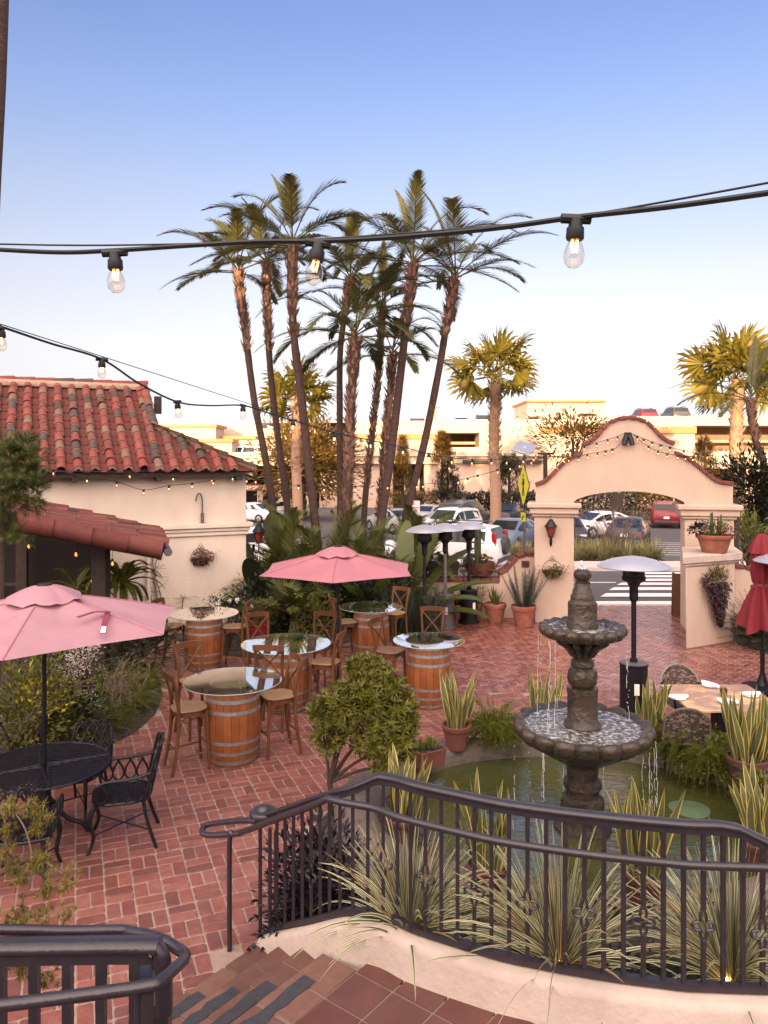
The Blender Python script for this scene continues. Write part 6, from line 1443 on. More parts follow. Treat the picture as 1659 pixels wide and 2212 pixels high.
def snakepot(label, u, Y, z, r, h, n, L, seed, pm='terra', x=None):
    t = potted('potted_snake_plant', label, X(u,Y) if x is None else x, Y, z, r, h, pm, 'snake plants around the pool'); snake(t, h, r, n, L, seed); return t
snakepot('potted snake plant on the pool rim in front of the barrel table with two stools', 986, 9.25, .2, .175, .29, 32, .66, 1, 'terrared')
snakepot('potted snake plant on the bricks directly behind the fountain, left of its stem', 1174, 10.0, .012, .19, .32, 24, .72, 2)
snakepot('potted snake plant between the fountain bowl and the dining table', 1402, 9.25, .19, .16, .28, 24, .66, 3, 'terradark')
snakepot('largest potted snake plant, right of the pool and before the dining table', 1614, 8.15, .17, .21, .36, 40, .78, 4, 'terradark')
snakepot('potted snake plant at the near pool edge behind the railing, right of the fountain', 1388, 6.05, .17, .16, .27, 26, .74, 5, 'terradark')
snakepot('potted snake plant at the near pool edge behind the railing, left of the fountain', 1052, 6.15, .17, .16, .27, 26, .72, 6, 'terradark')
snakepot('potted snake plant at the right edge where the railing dips', 1648, 6.55, .17, .17, .26, 26, .66, 7, 'terradark')
snakepot('snake plant in shade under the citrus bush, behind the top of the railing', 868, 7.2, .1, .16, .24, 26, .62, 8, 'terradark')
# other pots by the pool
def boxplanter(label, c, d, m, rz=0.0, group=None):
    t = T('planter_box', label, 'planter', c, rz, group); b = MB(); x, y, z = d
    b.hexa([(-x*.44,-y*.44,0),(x*.44,-y*.44,0),(x*.44,y*.44,0),(-x*.44,y*.44,0)], [(-x/2,-y/2,z),(x/2,-y/2,z),(x/2,y/2,z),(-x/2,y/2,z)]); b.build('box', M[m], t, bevel=.01)
    b = MB(); b.box((0,0,z-.004), (x*.9,y*.86,.02)); b.build('soil', M['soil'], t, smooth=False); return t
p = G(925,1662,.2); t = boxplanter('terracotta trough of spiky succulents on the pool rim by the citrus bush', (p.x,p.y+.12,.2), (.36,.26,.2), 'terrared', R(35))
b = MB(); rr = random.Random(5)
for k in range(9):
    cx_, cy_ = rr.uniform(-.15,.15), rr.uniform(-.09,.09)
    for j in range(26): a = rr.uniform(0,6.28); e_ = rr.uniform(.1,1.4); b.blade((cx_,cy_,.19), (cos(a)*cos(e_),sin(a)*cos(e_),sin(e_)), rr.uniform(.08,.16), .020, .3, 2)
b.build('succulents', M['fern'], t, smooth=False)
def trailing(label, x, y, z, r, seed, m='asp', nst=60, L=.42, pr=.13):
    t = potted('trailing_fern', label, x, y, z, pr, .2, 'terradark', 'trailing ferns on the pool rim'); t.rotation_euler = (0,0,0); rr = random.Random(seed); b = MB()
    for k in range(nst):
        az = rr.uniform(0,2*PI); e_ = rr.uniform(-.2,1.3); plume(b, (r*.3*cos(az),r*.3*sin(az),.18), (cos(az)*cos(e_),sin(az)*cos(e_),sin(e_)), L*rr.uniform(.7,1.2), rr.uniform(1.0,3.0), rr, 64, .05, .011)
    leaves(b, (0,0,.2), (r*1.05,r*.9,r*.5), int(4200*r), .05, .018, rr, 14, .4)
    b.build('foliage', M[m], t, smooth=False); return t
trailing('bright trailing fern on the far pool rim, left of the fountain', X(1064,9.45), 9.45, .19, .3, 1, nst=120)
trailing('wide trailing fern on the pool rim below the dining table', X(1470,8.95), 8.95, .18, .34, 2, nst=120, L=.44); trailing('trailing fern hanging over the rim, left of the largest snake plant', X(1535,8.6), 8.6, .18, .34, 3, nst=110, L=.44)
trailing('small fern in a pot at the right edge beside the largest snake plant', X(1650,7.75), 7.75, .17, .2, 4, nst=60, L=.28)
t = boxplanter('square terracotta planter at the right edge of the pool rim', (X(1655,7.35),7.35,.17), (.3,.3,.24), 'terra', .3)
b = MB(); rr = random.Random(6); leaves(b, (0,0,.28), (.14,.14,.07), 180, .07, .03, rr, 6); b.build('succulents', M['maroon'], t, smooth=False)
p = G(1560,1800,.2); b = MB(); rr = random.Random(1)
for q, r_ in (((3.62,7.3),.13),((3.5,6.95),.11)):
    o = T('rim_stone', 'grey block of stone on the pool rim near the right edge' if r_ == .13 else 'smaller grey stone on the pool rim nearest the railing dip', 'stone', (q[0],q[1],.17), rr.uniform(0,2)); b = MB(); b.lathe([(0,-.03),(r_,-.02),(r_*1.05,r_*.5),(r_*.8,r_*.95),(0,r_)], 9, fn=lambda a_,z,an: (a_*(1+.2*noise.noise(Vector((cos(an),sin(an),z*5)))), z)); b.build('block', M['stone'], o, ang=20)
# citrus tree by the pool
t = T('citrus_bush', 'small citrus tree with a rounded glossy crown in front of the railing', 'tree', (X(712,7.9),7.9,.02)); rr = random.Random(17); tb_ = P(712,1735,7.9); b = MB()
f1, f2, f3 = P(765,1625,7.9), P(735,1610,7.95), P(725,1640,7.85)
b.tube(cat([(X(714,7.9),7.9,0),(X(714,7.9),7.9,.3),P(712,1690,7.9),f3],4), [.028]*13, 8); br_ = []
for e_ in (P(775,1600,7.9),P(810,1560,7.95),P(740,1560,7.8),P(700,1590,7.9),P(835,1610,8.0),P(770,1520,7.85),P(850,1650,7.9)):
    b.tube(cat([P(712,1690,7.9), P(712,1690,7.9).lerp(e_,.45)+Vector((0,0,.03)), e_],4), [.02]*3+[.015]*3+[.009]*3, 6)
b.build('trunk', M['bark'], t, world=True)
b = MB()
for u, v, r_, n_ in ((790,1500,.27,1200),(730,1530,.24,800),(845,1530,.25,900),(800,1455,.18,560),(710,1590,.17,420),(860,1590,.22,640),(800,1580,.28,900),(770,1440,.10,160),(840,1480,.15,320),(690,1540,.11,200),(880,1560,.12,220),(870,1620,.13,200),(830,1640,.15,240)):
    c = P(u, v, 7.9 + rr.uniform(-.1,.12))
    for k in range(n_//4):                                  # whorls of leaves at twig ends
        d = Vector((rr.gauss(0,1),rr.gauss(0,1),rr.gauss(0,1))).normalized(); q = c + Vector((d.x,d.y*.9,d.z))*r_*rr.uniform(.45,1.0); ax = (d + Vector((0,0,.5))).normalized(); s1 = ax.orthogonal().normalized(); s2 = ax.cross(s1)
        for j in range(7):
            a = j*2.4 + rr.uniform(-.4,.4); e_ = rr.uniform(.3,1.3); b.leaf(q, (s1*cos(a)+s2*sin(a))*cos(e_*.8)+ax*sin(e_), rr.uniform(.065,.105), rr.uniform(.016,.025), ax)
b.build('crown', M['citrus'], t, world=True, smooth=False)
# purple leaved plant at the railing
shrub('purple_bush', 'dark purple leaved bush behind the left end of the railing', (X(690,5.75),5.75,.42), (.34,.38,.36), 1700, .085, .038, 'purple', 66, clumps=14, base=.03)
shrub('purple_bush', 'low dark purple foliage beside the railing stair posts', (X(640,5.75),5.75,.22), (.24,.3,.22), 800, .075, .034, 'purple', 67, clumps=9, base=.03)
# striped grasses
CORDP = lambda t: (.6+.4*min(1,t*4))*(1-t)**.55 if t < 1 else 0
def striped(label, x, y, z, n, L, seed):
    t = T('striped_grass', label, 'grass plant', (x,y,z), 0, 'cream striped grasses behind the railing'); rr = random.Random(seed); b = MB()
    for k in range(n):
        a = rr.uniform(0,2*PI); e_ = (rr.random()**.75)*1.45 + .05; up = e_/1.5
        if e_ < .75 and sin(a) < -.35 and rr.random() < .75: a = -a
        vblade(b, (.03*cos(a),.03*sin(a),rr.uniform(0,.10)), (cos(a)*cos(e_),sin(a)*cos(e_),sin(e_)), L*rr.uniform(.65,1.2), rr.uniform(.018,.031), rr.uniform(.5,1.9)*(1.15-up*.75), 8, .52, CORDP, rr.uniform(-.5,.5), (0,0,0), 0, 1 if rr.random() < .86 else 2, .3)
    b.build('blades', [M['cord_mid'], M['cord_edge'], M['cord_pink']], t, ang=60); return t
striped('cream striped grass fountain behind the railing, nearest the stairs', X(884,4.98), 4.98, .56, 210, .68, 1); striped('cream striped grass fountain behind the middle of the railing, before the pool', X(1206,4.62), 4.62, .58, 240, .74, 2); striped('cream striped grass fountain behind the right end of the railing', X(1578,4.55), 4.55, .56, 240, .72, 3)
shrub('ground_plant', 'low dark ground plant between the striped grasses by the curb', (X(1345,4.75),4.75,.58), (.3,.18,.07), 500, .05, .02, 'hedge', 68, clumps=9, stems=0, base=.5); shrub('ground_plant', 'low dark ground plant left of the middle striped grass', (X(1040,4.85),4.85,.56), (.22,.18,.07), 400, .05, .02, 'hedge', 69, clumps=9, stems=0, base=.5)
shrub('ground_plant', 'green ground plant at the water edge behind the middle striped grass', (X(1180,5.7),5.7,.32), (.3,.2,.14), 600, .05, .022, 'fern', 72, clumps=9, stems=0, base=.2)
shrub('ground_plant', 'mixed green ground plant at the water edge near the right striped grass', (X(1500,5.5),5.5,.36), (.32,.2,.14), 600, .05, .022, 'darkleaf', 73, clumps=9, stems=0, base=.2)
shrub('ground_plant', 'leafy green plant at the water edge near the railing stairs, beside a snake plant pot', (X(960,5.6),5.6,.34), (.3,.22,.16), 700, .055, .024, 'citrus', 74, clumps=9, stems=0, base=.2)
shrub('ground_plant', 'dark leafy plant at the water edge between the two front snake plants', (X(1270,5.75),5.75,.3), (.3,.18,.13), 600, .055, .022, 'darkleaf', 75, clumps=9, stems=0, base=.2)
for i, (u, v, Y, lab) in enumerate(((893,2010,4.97,'tiny glowing uplight at the foot of the striped grass nearest the stairs'),(1203,2093,4.60,'tiny glowing uplight at the foot of the middle striped grass'),(1566,2120,4.55,'tiny glowing uplight at the foot of the right striped grass'))):
    p = P(u, v, Y); o = T('garden_uplight', lab, 'garden light', (p.x,p.y,p.z-.03), 0, 'garden uplights in the planting'); b = MB(); b.tube([(0,0,-.08),(0,0,.01)], .018, 10); b.build('housing', M['blackmetal'], o); b = MB(); b.ball((0,-.006,.018), .016, 8, 5); b.build('lamp', M['lampglow'], o)
    l = bpy.data.lights.new('garden_bulb', 'POINT'); l.energy = .8; l.color = (1,.55,.2); l.shadow_soft_size = .02; q = bpy.data.objects.new('garden_bulb', l); COL.objects.link(q); q.parent = o; q.location = (0,-.03,.06)
p = P(104,1640,8.2); o = T('garden_uplight', 'garden uplight hidden in the yellow lit shrub', 'garden light', (p.x,p.y,.05), 0, 'garden uplights in the planting'); b = MB(); b.tube([(0,0,-.02),(0,0,.16)], .025, 10); b.build('housing', M['blackmetal'], o); b = MB(); b.ball((0,0,.175), .02, 8, 5); b.build('lamp', M['lampglow'], o)
l = bpy.data.lights.new('garden_bulb', 'SPOT'); l.energy = 60; l.color = (1,.66,.2); l.shadow_soft_size = .03; l.spot_size = R(75); l.spot_blend = .8; q = bpy.data.objects.new('garden_bulb', l); COL.objects.link(q); q.parent = o; q.location = (0,-.12,.22); q.rotation_euler = (R(150),0,R(20))
# ---- pots along the wall and house
t = potted('potted_jade', 'glossy red pot holding a rounded jade bush at the house corner', X(557,14.9), 14.9, .03, .25, .55, 'redpot', None, False); rr = random.Random(3); b = MB(); leaves(b, (0,0,.68), (.34,.34,.19), 1500, .06, .04, rr, 14); b.build('foliage', M['jade'], t, smooth=False)
t = potted('potted_aloe', 'terracotta pot with a small spiky aloe by the low peach wall', X(1069,17.25), 17.25, .012, .25, .43, 'terra', 'terracotta pots by the low wall', gravel='gravel'); b = MB()
for k in range(13): a = k*2.4; e_ = rr.uniform(.7,1.4); b.blade((.04*cos(a),.04*sin(a),.38), (cos(a)*cos(e_),sin(a)*cos(e_),sin(e_)), rr.uniform(.3,.5), .07, -.4, 5, (0,0,1), .5)
b.build('leaves', M['citrus'], t)
t = potted('potted_euphorbia', 'terracotta pot with tall grey green bottlebrush stems against the gate pillar', X(1131,16.85), 16.85, .012, .27, .46, 'terra', 'terracotta pots by the low wall', gravel='gravel'); b = MB(); t.rotation_euler = (0,0,0)
for k in range(22): a = rr.uniform(0,6.28); e_ = rr.uniform(1.0,1.5); plume(b, (.1*cos(a),.1*sin(a),.38), (cos(a)*cos(e_)*1.3,sin(a)*cos(e_)*.5,sin(e_)), rr.uniform(.55,1.05), -.2, rr, 130, .10, .016, .8)
b.build('leaves', M['silver'], t, smooth=False)
t = potted('potted_box_ball', 'small clipped green ball in a pot behind the rightmost of the three heaters', X(1024,17.55), 17.55, .012, .2, .38, 'terra', 'terracotta pots by the low wall'); b = MB(); leaves(b, (0,0,.55), (.24,.24,.22), 900, .045, .026, rr, 14); b.build('foliage', M['fern'], t, smooth=False)
t = potted('potted_leafy', 'terracotta pot with a broad leaf between the grey heater and the black one', X(989,17.4), 17.4, .012, .17, .38, 'terra', 'terracotta pots by the low wall'); b = MB()
for k in range(8): a = k*2.4; e_ = rr.uniform(.7,1.4); b.blade((0,0,.34), (cos(a)*cos(e_),sin(a)*cos(e_),sin(e_)), rr.uniform(.3,.5), .13, .5, 6, (0,0,1), .2, prof=lambda s: math.sin(PI*min(1,s*.95+.03))**.7)
b.build('leaves', M['citrus'], t)
zl_ = .985
t = boxplanter('dark trough of bronze succulents on the low wall behind the heaters', (X(957,17.95),17.95,zl_), (.75,.32,.30), 'darkpot'); b = MB()
for k in range(20):
    cx_, cy_ = rr.uniform(-.36,.36), rr.uniform(-.12,.12); hz_ = rr.uniform(.32,.46)
    for j in range(18): a = j*2.4; e_ = 1.3-1.1*j/18; b.blade((cx_,cy_,hz_), (cos(a)*cos(e_),sin(a)*cos(e_),sin(e_)), .10, .05, 0, 2, prof=lambda s: (1,.9,.1)[int(s*2)])
b.build('rosettes', M['olive'], t, smooth=False)
t = potted('succulent_bowl', 'wide terracotta bowl of golden succulents and a cactus on the low wall', X(1037,17.92), 17.92, zl_, .34, .30, 'terradark', None, False); b = MB(); t.rotation_euler = (0,0,0)
for k in range(46):
    a = rr.uniform(0,6.28); q = .38*math.sqrt(rr.random()); zz = .40 - .35*(q/.38)**3 + rr.uniform(-.03,.05)
    for j in range(14): an = j*2.4; e_ = 1.3-1.2*j/14; b.blade((q*cos(a)*1.15,q*sin(a)*.8,zz), (cos(an)*cos(e_),sin(an)*cos(e_),sin(e_)), .075, .045, 0, 2, prof=lambda s: (1,.9,.1)[int(s*2)])
b.build('rosettes', M['succ'], t, smooth=False)
b = MB()
for k in range(9): a = rr.uniform(0,6.28); q = rr.uniform(0,.09); h_ = rr.uniform(.5,.95); b.tube([(q*cos(a)-.04,q*sin(a)+.05,.25),(q*cos(a)*1.3-.04,q*sin(a)+.05,.25+h_*.8),(q*cos(a)*1.4-.04,q*sin(a)+.05,.25+h_)], [.035,.035,.012], 7)
b.build('cactus', M['cactus'], t)
# pot on the pedestal
t = potted('succulent_pot', 'wide terracotta pot of mixed succulents on the gate pedestal slab', X(1543,15.35), 15.35, 1.82, .34, .36, 'terra'); t.rotation_euler = (0,0,0); b = MB()
leaves(b, (.02,0,.46), (.24,.2,.14), 700, .05, .03, rr, 10); b.build('foliage', M['fern'], t, smooth=False); b = MB(); leaves(b, (-.34,-.05,.46), (.17,.12,.10), 260, .06, .04, rr, 6); b.build('dark_rosettes', M['purple'], t, smooth=False); b = MB(); leaves(b, (.22,-.14,.40), (.15,.1,.07), 260, .06, .03, rr, 6); b.build('orange_rosettes', M['rust'], t, smooth=False)
b = MB()
for k in range(6): q = rr.uniform(-.05,.15); b.tube([(q,.03,.35),(q*1.2,.03,rr.uniform(.62,.82))], [.025,.016], 6)
b.build('cactus', M['cactus'], t)
# hanging baskets on walls
def wallbasket(name, label, c, rz, m, seed, r=.2, hoopw=True, group='wire baskets hung on walls'):
    t = T(name, label, 'hanging basket', c, rz, group); rr = random.Random(seed); b = MB()
    for k in range(7): f = k/6; rr_ = r*(1-.35*f); pts = [(rr_*cos(a), -abs(rr_*.75*sin(a)), -.12*f) for a in [PI*i/10 for i in range(11)]]; b.tube(pts, .006, 4)
    for k in range(9): a = PI*k/8; b.tube([(r*cos(a),-r*.75*sin(a),.0),(r*.65*cos(a),-r*.5*sin(a),-.13)], .005, 4)
    if hoopw:
        b.tube([(r*cos(a), -.02, r*1.15*sin(a)) for a in [PI*i/14 for i in range(15)]], .005, 4)
        for sx_, sz_ in ((-.035,.26),(.035,.26),(0,.31)): b.tube([(sx_+.03*cos(a), -.02, sz_+.035*sin(a)) for a in [2*PI*i/10 for i in range(11)]], .004, 4)
    b.build('wire_basket', M['bark'], t); b = MB(); b.lathe([(.0,-.11),(r*.6,-.1),(r*.95,.0),(r*.8,.03),(0,.04)], 16, cap=False, fn=lambda q,z,a: (q, z)); b.v = [Vector((p.x, -abs(p.y)*.7, p.z)) for p in b.v]; b.build('moss', M['soil'], t)
    b = MB(); leaves(b, (0,-r*.5,.05), (r*1.15,r*.6,r*.6), 420, .05, .032, rr, 11); b.build('foliage', M[m], t, smooth=False); return t
p = HL(433,1208,.02); wallbasket('wall_basket', 'wire half basket of rusty succulents on the cream house wall', H(p.x,p.y,p.z), HA, 'rust', 1, .215)
s_, z_ = PG(1193,1233); wallbasket('wall_basket', 'wire half basket of dry succulents on the left gate pillar', ga + ge*s_ + Vector((0,0,z_)) - gn*.03, GR, 'olive', 2, .22)
# trailing wall pocket on the pedestal
q0, q1 = Vector((*pl[0],0)), Vector((*pl[1],0)); e_ = (q1-q0).normalized(); nn_ = Vector((e_.y,-e_.x,0)); c = q0.lerp(q1,.52) + nn_*.03; t = T('wall_pocket', 'wall planter with dark red trailing plant on the front of the gate pedestal', 'hanging basket', (c.x,c.y,1.1), math.atan2(e_.y,e_.x)); b = MB(); rr = random.Random(4)
for k in range(2600):
    f = rr.random(); w_ = .23*(1-f**1.1)+.04; x = .10*f + rr.gauss(0,w_*.5); b.leaf((x, -.05-abs(rr.gauss(0,.06))*(1.2-f), .17-.85*f), (rr.uniform(-.5,.5),-.5,-.6+rr.uniform(-.5,.5)), .075, .034, (0,-1,.3))
b.build('trailing_leaves', M['maroon'], t, smooth=False); b = MB(); leaves(b, (0,-.10,.26), (.24,.12,.14), 420, .11, .018, rr, 9, up=1.0); b.build('green_leaves', M['olive'], t, smooth=False); b = MB(); leaves(b, (-.22,-.08,.14), (.1,.08,.09), 150, .09, .018, rr, 5); b.build('red_rosette', M['maroon'], t, smooth=False)
b = MB(); b.lathe([(0,-.2),(.07,-.15),(.15,.08),(.14,.10),(0,.08)], 14, cap=False); b.v = [Vector((p.x, -abs(p.y)*.5, p.z)) for p in b.v]; b.build('pocket', M['darkpot'], t)
# right hand bed
foxt = T('juniper_bush', 'dark spreading juniper bush right of the gate pedestal', 'bush', (X(1662,14.9),14.9,.05)); b = MB(); rr = random.Random(33)
for k in range(260):
    a = rr.uniform(0,6.28); e2 = rr.uniform(.1,1.4); plume(b, (X(1662,14.9)+.3*cos(a),14.9+.3*sin(a),.05+rr.uniform(0,.4)), (cos(a)*cos(e2),sin(a)*cos(e2),sin(e2)), rr.uniform(.4,.75), .4, rr, 60, .08, .013)
b.build('foliage', M['rosemary'], foxt, world=True, smooth=False)
def tree(name, label, u, Y, vc, rad, n, L, W, m, seed, clumps=18, catg='tree', group=None, base_v=None, r=.08, sub=5):
    rr = random.Random(seed); c = P(u, vc, Y); z0 = zg(Y); t = T(name, label, catg, (c.x,Y,z0), 0, group); b = MB(); b.tube(cat([(c.x,Y,z0),(c.x+.03,Y,(z0+c.z)/2-.1),(c.x,Y,c.z)],5), [r]*6+[r*.6]*5, 8)
    for k in range(sub): a = rr.uniform(0,6.28); e_ = c + Vector((rad[0]*.7*cos(a), rad[1]*.7*sin(a), rad[2]*rr.uniform(-.1,.7))); b.tube(cat([Vector((c.x,Y,z0+(c.z-rad[2]-z0)*.75+.2*rr.random())), (Vector((c.x,Y,c.z))).lerp(e_,.5), e_],4), [r*.5]*4+[r*.3]*5, 5)
    b.build('trunk', M['bark'], t, world=True); b = MB(); leaves(b, c, rad, n, L*1.25, W*1.25, rr, clumps); b.build('crown', M[m], t, world=True, smooth=False); return t
tree('small_tree', 'dark leafy tree at the right edge above the closed umbrella', 1640, 21.5, 1060, (.9,.8,.95), 3000, .16, .06, 'hedge', 1, r=.09)
tree('small_tree', 'small green leafy tree behind the timber post', 1615, 19.2, 1165, (.5,.5,.55), 1400, .11, .045, 'fern', 2, r=.05)
tree('street_tree', 'golden leafed tree behind the left fan palm', 655, 58, 1000, (3.2,2.5,2.2), 4600, .42, .2, 'goldbush', 3, 26, r=.18, group='golden street trees')
tree('street_tree', 'thin golden tree rising behind the left shoulder of the gate', 1238, 36, 950, (1.9,1.2,.95), 1500, .24, .09, 'goldbush', 4, 22, r=.08, group='golden street trees')
def pine(label, u, Y, v0, v1, w, m, seed):
    rr = random.Random(seed); a, c = P(u, v0, Y), P(u, v1, Y); t = T('pine_tree', label, 'pine tree', (a.x,Y,zg(Y)), 0, 'small pines before the garage'); b = MB(); b.tube([(a.x,Y,zg(Y)),(a.x,Y,a.z)], [.16,.05], 8); b.build('trunk', M['bark'], t, world=True); b = MB(); H_ = a.z-c.z
    for k in range(150):
        f = rr.random()**.85; z = a.z - H_*f; an = rr.uniform(0,6.28); L_ = w*(.25+.75*f)*rr.uniform(.5,1.1); d = Vector((cos(an),sin(an),.25)); q = Vector((a.x,Y,z)) + d*L_*.25
        for j in range(3):
            tip = q + d*L_*(.3+.25*j); 
            for i in range(15): b.blade(tip, d*.6 + Vector((rr.gauss(0,.6),rr.gauss(0,.6),rr.gauss(0,.6))), .5, .07, .2, 1)
    b.build('crown', M[m], t, world=True, smooth=False)
pine('dark pine before the pink garage wall, left of the thick fan palm', 967, 58, 995, 1085, 1.5, 'pine', 1); pine('dark pine between the thick fan palm and the crossing sign', 1100, 58, 985, 1088, 2.0, 'pine', 2); pine('golden pine behind the right shoulder of the gate', 1522, 62, 946, 1060, 1.7, 'goldbush', 3); pine('golden topped pine behind the leaning right palm trunk', 955, 62, 935, 1000, 1.1, 'goldbush', 4); pine('slim dark pine between the right trunks of the palm clump', 870, 60, 945, 1060, .9, 'goldbush', 5)
def hedge(label, u0, u1, Y, v0, th, m, seed, n):
    a, c = P(u0, v0, Y), P(u1, v0, Y); t = T('hedge', label, 'hedge', ((a.x+c.x)/2,Y,zg(Y))); rr = random.Random(seed); b = MB(); z0 = zg(Y)
    for k in range(n):
        x = rr.uniform(a.x,c.x); top = a.z - z0 + .18*noise.noise(Vector((x*1.2,seed,0))); z = z0 + top*rr.random()**.6; b.leaf((x, Y+rr.uniform(-th/2,th/2), z), (rr.gauss(0,1),rr.gauss(0,1)-.5,rr.gauss(0,1)+.3), .3, .13, (rr.gauss(0,1),-.5,1))
    b.build('foliage', M[m], t, world=True, smooth=False)
hedge('golden sunlit hedge left of the dark hedge, behind the parked cars', 840, 990, 66, 1062, 1.2, 'goldbush', 1, 1900); hedge('dark green hedge behind the dark grey SUV', 992, 1160, 60, 1064, 1.2, 'hedge', 2, 2600); hedge('golden sunlit bushes at the end of the car park, through the gateway', 1370, 1500, 60, 1058, 2.0, 'goldbush', 3, 2600); hedge('dark bushes behind the white saloon, through the gateway', 1240, 1375, 58, 1062, 1.6, 'pine', 4, 2000)
# grassy clumps in the kerb strip
def clump_mesh():
    b = MB(); rr = random.Random(2)
    for k in range(120): a = rr.uniform(0,6.28); e_ = rr.uniform(.35,1.5); b.blade((.12*cos(a),.12*sin(a),0), (cos(a)*cos(e_),sin(a)*cos(e_),sin(e_)), rr.uniform(.7,1.1), .06, rr.uniform(.5,1.2), 3)
    return b
cl0 = None; rr = random.Random(21); gi = 0
for row, Y in enumerate((31.0, 32.1)):
    for k in range(11 if row == 0 else 8):
        u = 1248 + k*(17 if row == 0 else 21) + rr.uniform(-4,4); x = X(u,Y); lab = 'pale yellow grass tuft in the kerbside strip seen through the gateway'
        if cl0 is None: cl0 = T('grass_tuft', lab, 'grass plant', (x,Y,zg(Y)), 0, 'grass tufts in the kerbside strip'); clump_mesh().build('blades', M['grassy'], cl0, smooth=False)
        else: dup(cl0, (x,Y+rr.uniform(-.2,.2),zg(Y)), rr.uniform(0,6), scale=rr.uniform(.85,1.1))
for k in range(5): dup(cl0, (X(1085+k*17,30.6),30.8,zg(30.6)), k, 'pale grass tuft left of the gate pillar, behind the boxy white SUV', 'grass tufts left of the gate pillar', .95)
for k in range(5): dup(cl0, (X(955+k*16,34),34,zg(34)), k*1.3, 'pale grass tuft between the boxy white SUV and the cars behind it', 'grass tufts behind the white SUV', 1.0)
t = T('bare_shrub', 'bare twiggy shrub in front of the black hatchback in the gateway', 'shrub', (X(1330,31.6),31.6,zg(31.6))); b = MB(); rr = random.Random(6)
for k in range(46):
    s0 = Vector((X(1330,31.6)+rr.uniform(-.3,.3),31.6,zg(31.6))); e_ = s0 + Vector((rr.gauss(0,.8),rr.gauss(0,.3),rr.uniform(.9,2.2))); mpt = s0.lerp(e_,.5)+Vector((0,0,.15)); b.tube([s0,mpt,e_], [.02,.012,.005], 4)
    for j in range(4): q = mpt.lerp(e_, rr.random()); b.tube([q, q+Vector((rr.gauss(0,.3),rr.gauss(0,.2),rr.uniform(.1,.5)))], .006, 4)
b.build('branches', M['twig'], t, world=True)
# ================= string lights
def bulb_meshes(s):
    so_ = MB(); so_.lathe([(0,.0),(.016*s,.0),(.017*s,-.018*s),(.021*s,-.022*s),(.022*s,-.045*s),(.019*s,-.05*s),(0,-.05*s)], 12, cap=False); so_.tube([(-.035*s,0,0),(.035*s,0,0)], .012*s, 8)
    gl = MB(); gl.lathe([(.013*s,-.05*s),(.018*s,-.060*s),(.0245*s,-.078*s),(.0255*s,-.089*s),(.022*s,-.105*s),(.011*s,-.115*s),(0,-.117*s)], 16, cap=False)
    fl = MB(); fl.tube([(-.005*s,0,-.05*s),(-.007*s,0,-.066*s),(-.002*s,0,-.078*s),(.003*s,0,-.066*s),(.006*s,0,-.078*s),(.006*s,0,-.05*s)], .0036*s, 5)
    return so_, gl, fl
def strand(label, pts, bulbs, mess=None, wr=.006, near=True, s=1.0, tilt=None, group='bulb strings over the courtyard'):
    """pts: control points of the wire; bulbs: points on it; mess: thin carrier wire points"""
    pts = [Vector(p) for p in pts]; t = T('string_lights', label, 'string lights', pts[0], 0, group); b = MB(); b.tube(cat(pts,8), wr, 6); b.build('cable', M['signblack'], t, world=True)
    if mess: b = MB(); b.tube(cat(mess,6), wr*.42, 5); b.build('carrier_wire', M['signblack'], t, world=True)
    first = None
    for i, p in enumerate(bulbs):
        rel = Vector(p) - pts[0]
        if first is None:
            so_, gl, fl = bulb_meshes(s); a = so_.build('socket', M['signblack'], t); g_ = gl.build('bulb', M['bulbglass'], a); f_ = fl.build('filament', M['filament'], g_); first = (a, g_, f_)
        else:
            a = first[0].copy(); COL.objects.link(a); g_ = first[1].copy(); COL.objects.link(g_); g_.parent = a; f_ = first[2].copy(); COL.objects.link(f_); f_.parent = g_; a.parent = t
        a.location = rel; a.rotation_euler = (rnd.uniform(-.1,.1), (tilt[i] if tilt else rnd.uniform(-.12,.12)), rnd.uniform(0,3) if not tilt else 0)
    return t
# nearest string, two metres away
strand('closest string of three bulbs crossing the sky right across the photo', [P(-60,536,2.3),P(120,545,2.25),P(248,541,2.2),P(400,531,2.15),P(560,522,2.1),P(690,521,2.08),P(850,513,2.0),P(1060,494,1.9),P(1245,469,1.82),P(1450,446,1.72),P(1720,408,1.6)],
    [P(248,546,2.2),P(688,526,2.08),P(1244,473,1.82)], [P(-60,526,2.3),P(225,530,2.2),P(640,519,2.1),P(1060,489,1.9),P(1290,461,1.8),P(1720,384,1.6)], .0068, s=1.0, tilt=(-.05,.14,.04))
lp2 = [(-20,700,3.6),(0,705,3.8),(110,742,4.2),(220,776,4.6),(300,828,5.0),(383,868,5.4),(450,876,5.8),(525,876,6.2),(580,892,6.6),(633,908,7.0),(725,935,7.8),(800,951,8.6),(870,966,9.4),(926,980,10.2),(975,989,11),(1020,992,11.8),(1060,992,12.6),(1095,992,13.4),(1130,991,14.4),(1178,982,17.5)]
strand('long string of bulbs falling from the left edge past the palms to the gate post', [P(*a) for a in lp2], [P(*a) for a in ((2,708,3.8),(220,776,4.6),(383,868,5.4),(525,876,6.2),(633,908,7.0),(724,935,7.8),(800,951,8.6),(870,966,9.4),(926,980,10.2),(975,989,11),(1020,992,11.8),(1061,992,12.6),(1095,992,13.4),(1130,990,14.4),(1152,987,15.9))], [P(0,700,3.8),P(220,770,4.6),P(525,868,6.2),P(725,932,7.8),P(926,979,10.2),P(1178,978,17.5)], .0065)
lp3 = [(60,1010,13.4),(140,1017,13.8),(280,1022,14.6),(420,1030,15.4),(545,1034,16),(600,1044,16),(700,1052,16.2),(820,1049,16.4),(960,1042,16.6),(1060,1020,16.9),(1178,986,17.5)]
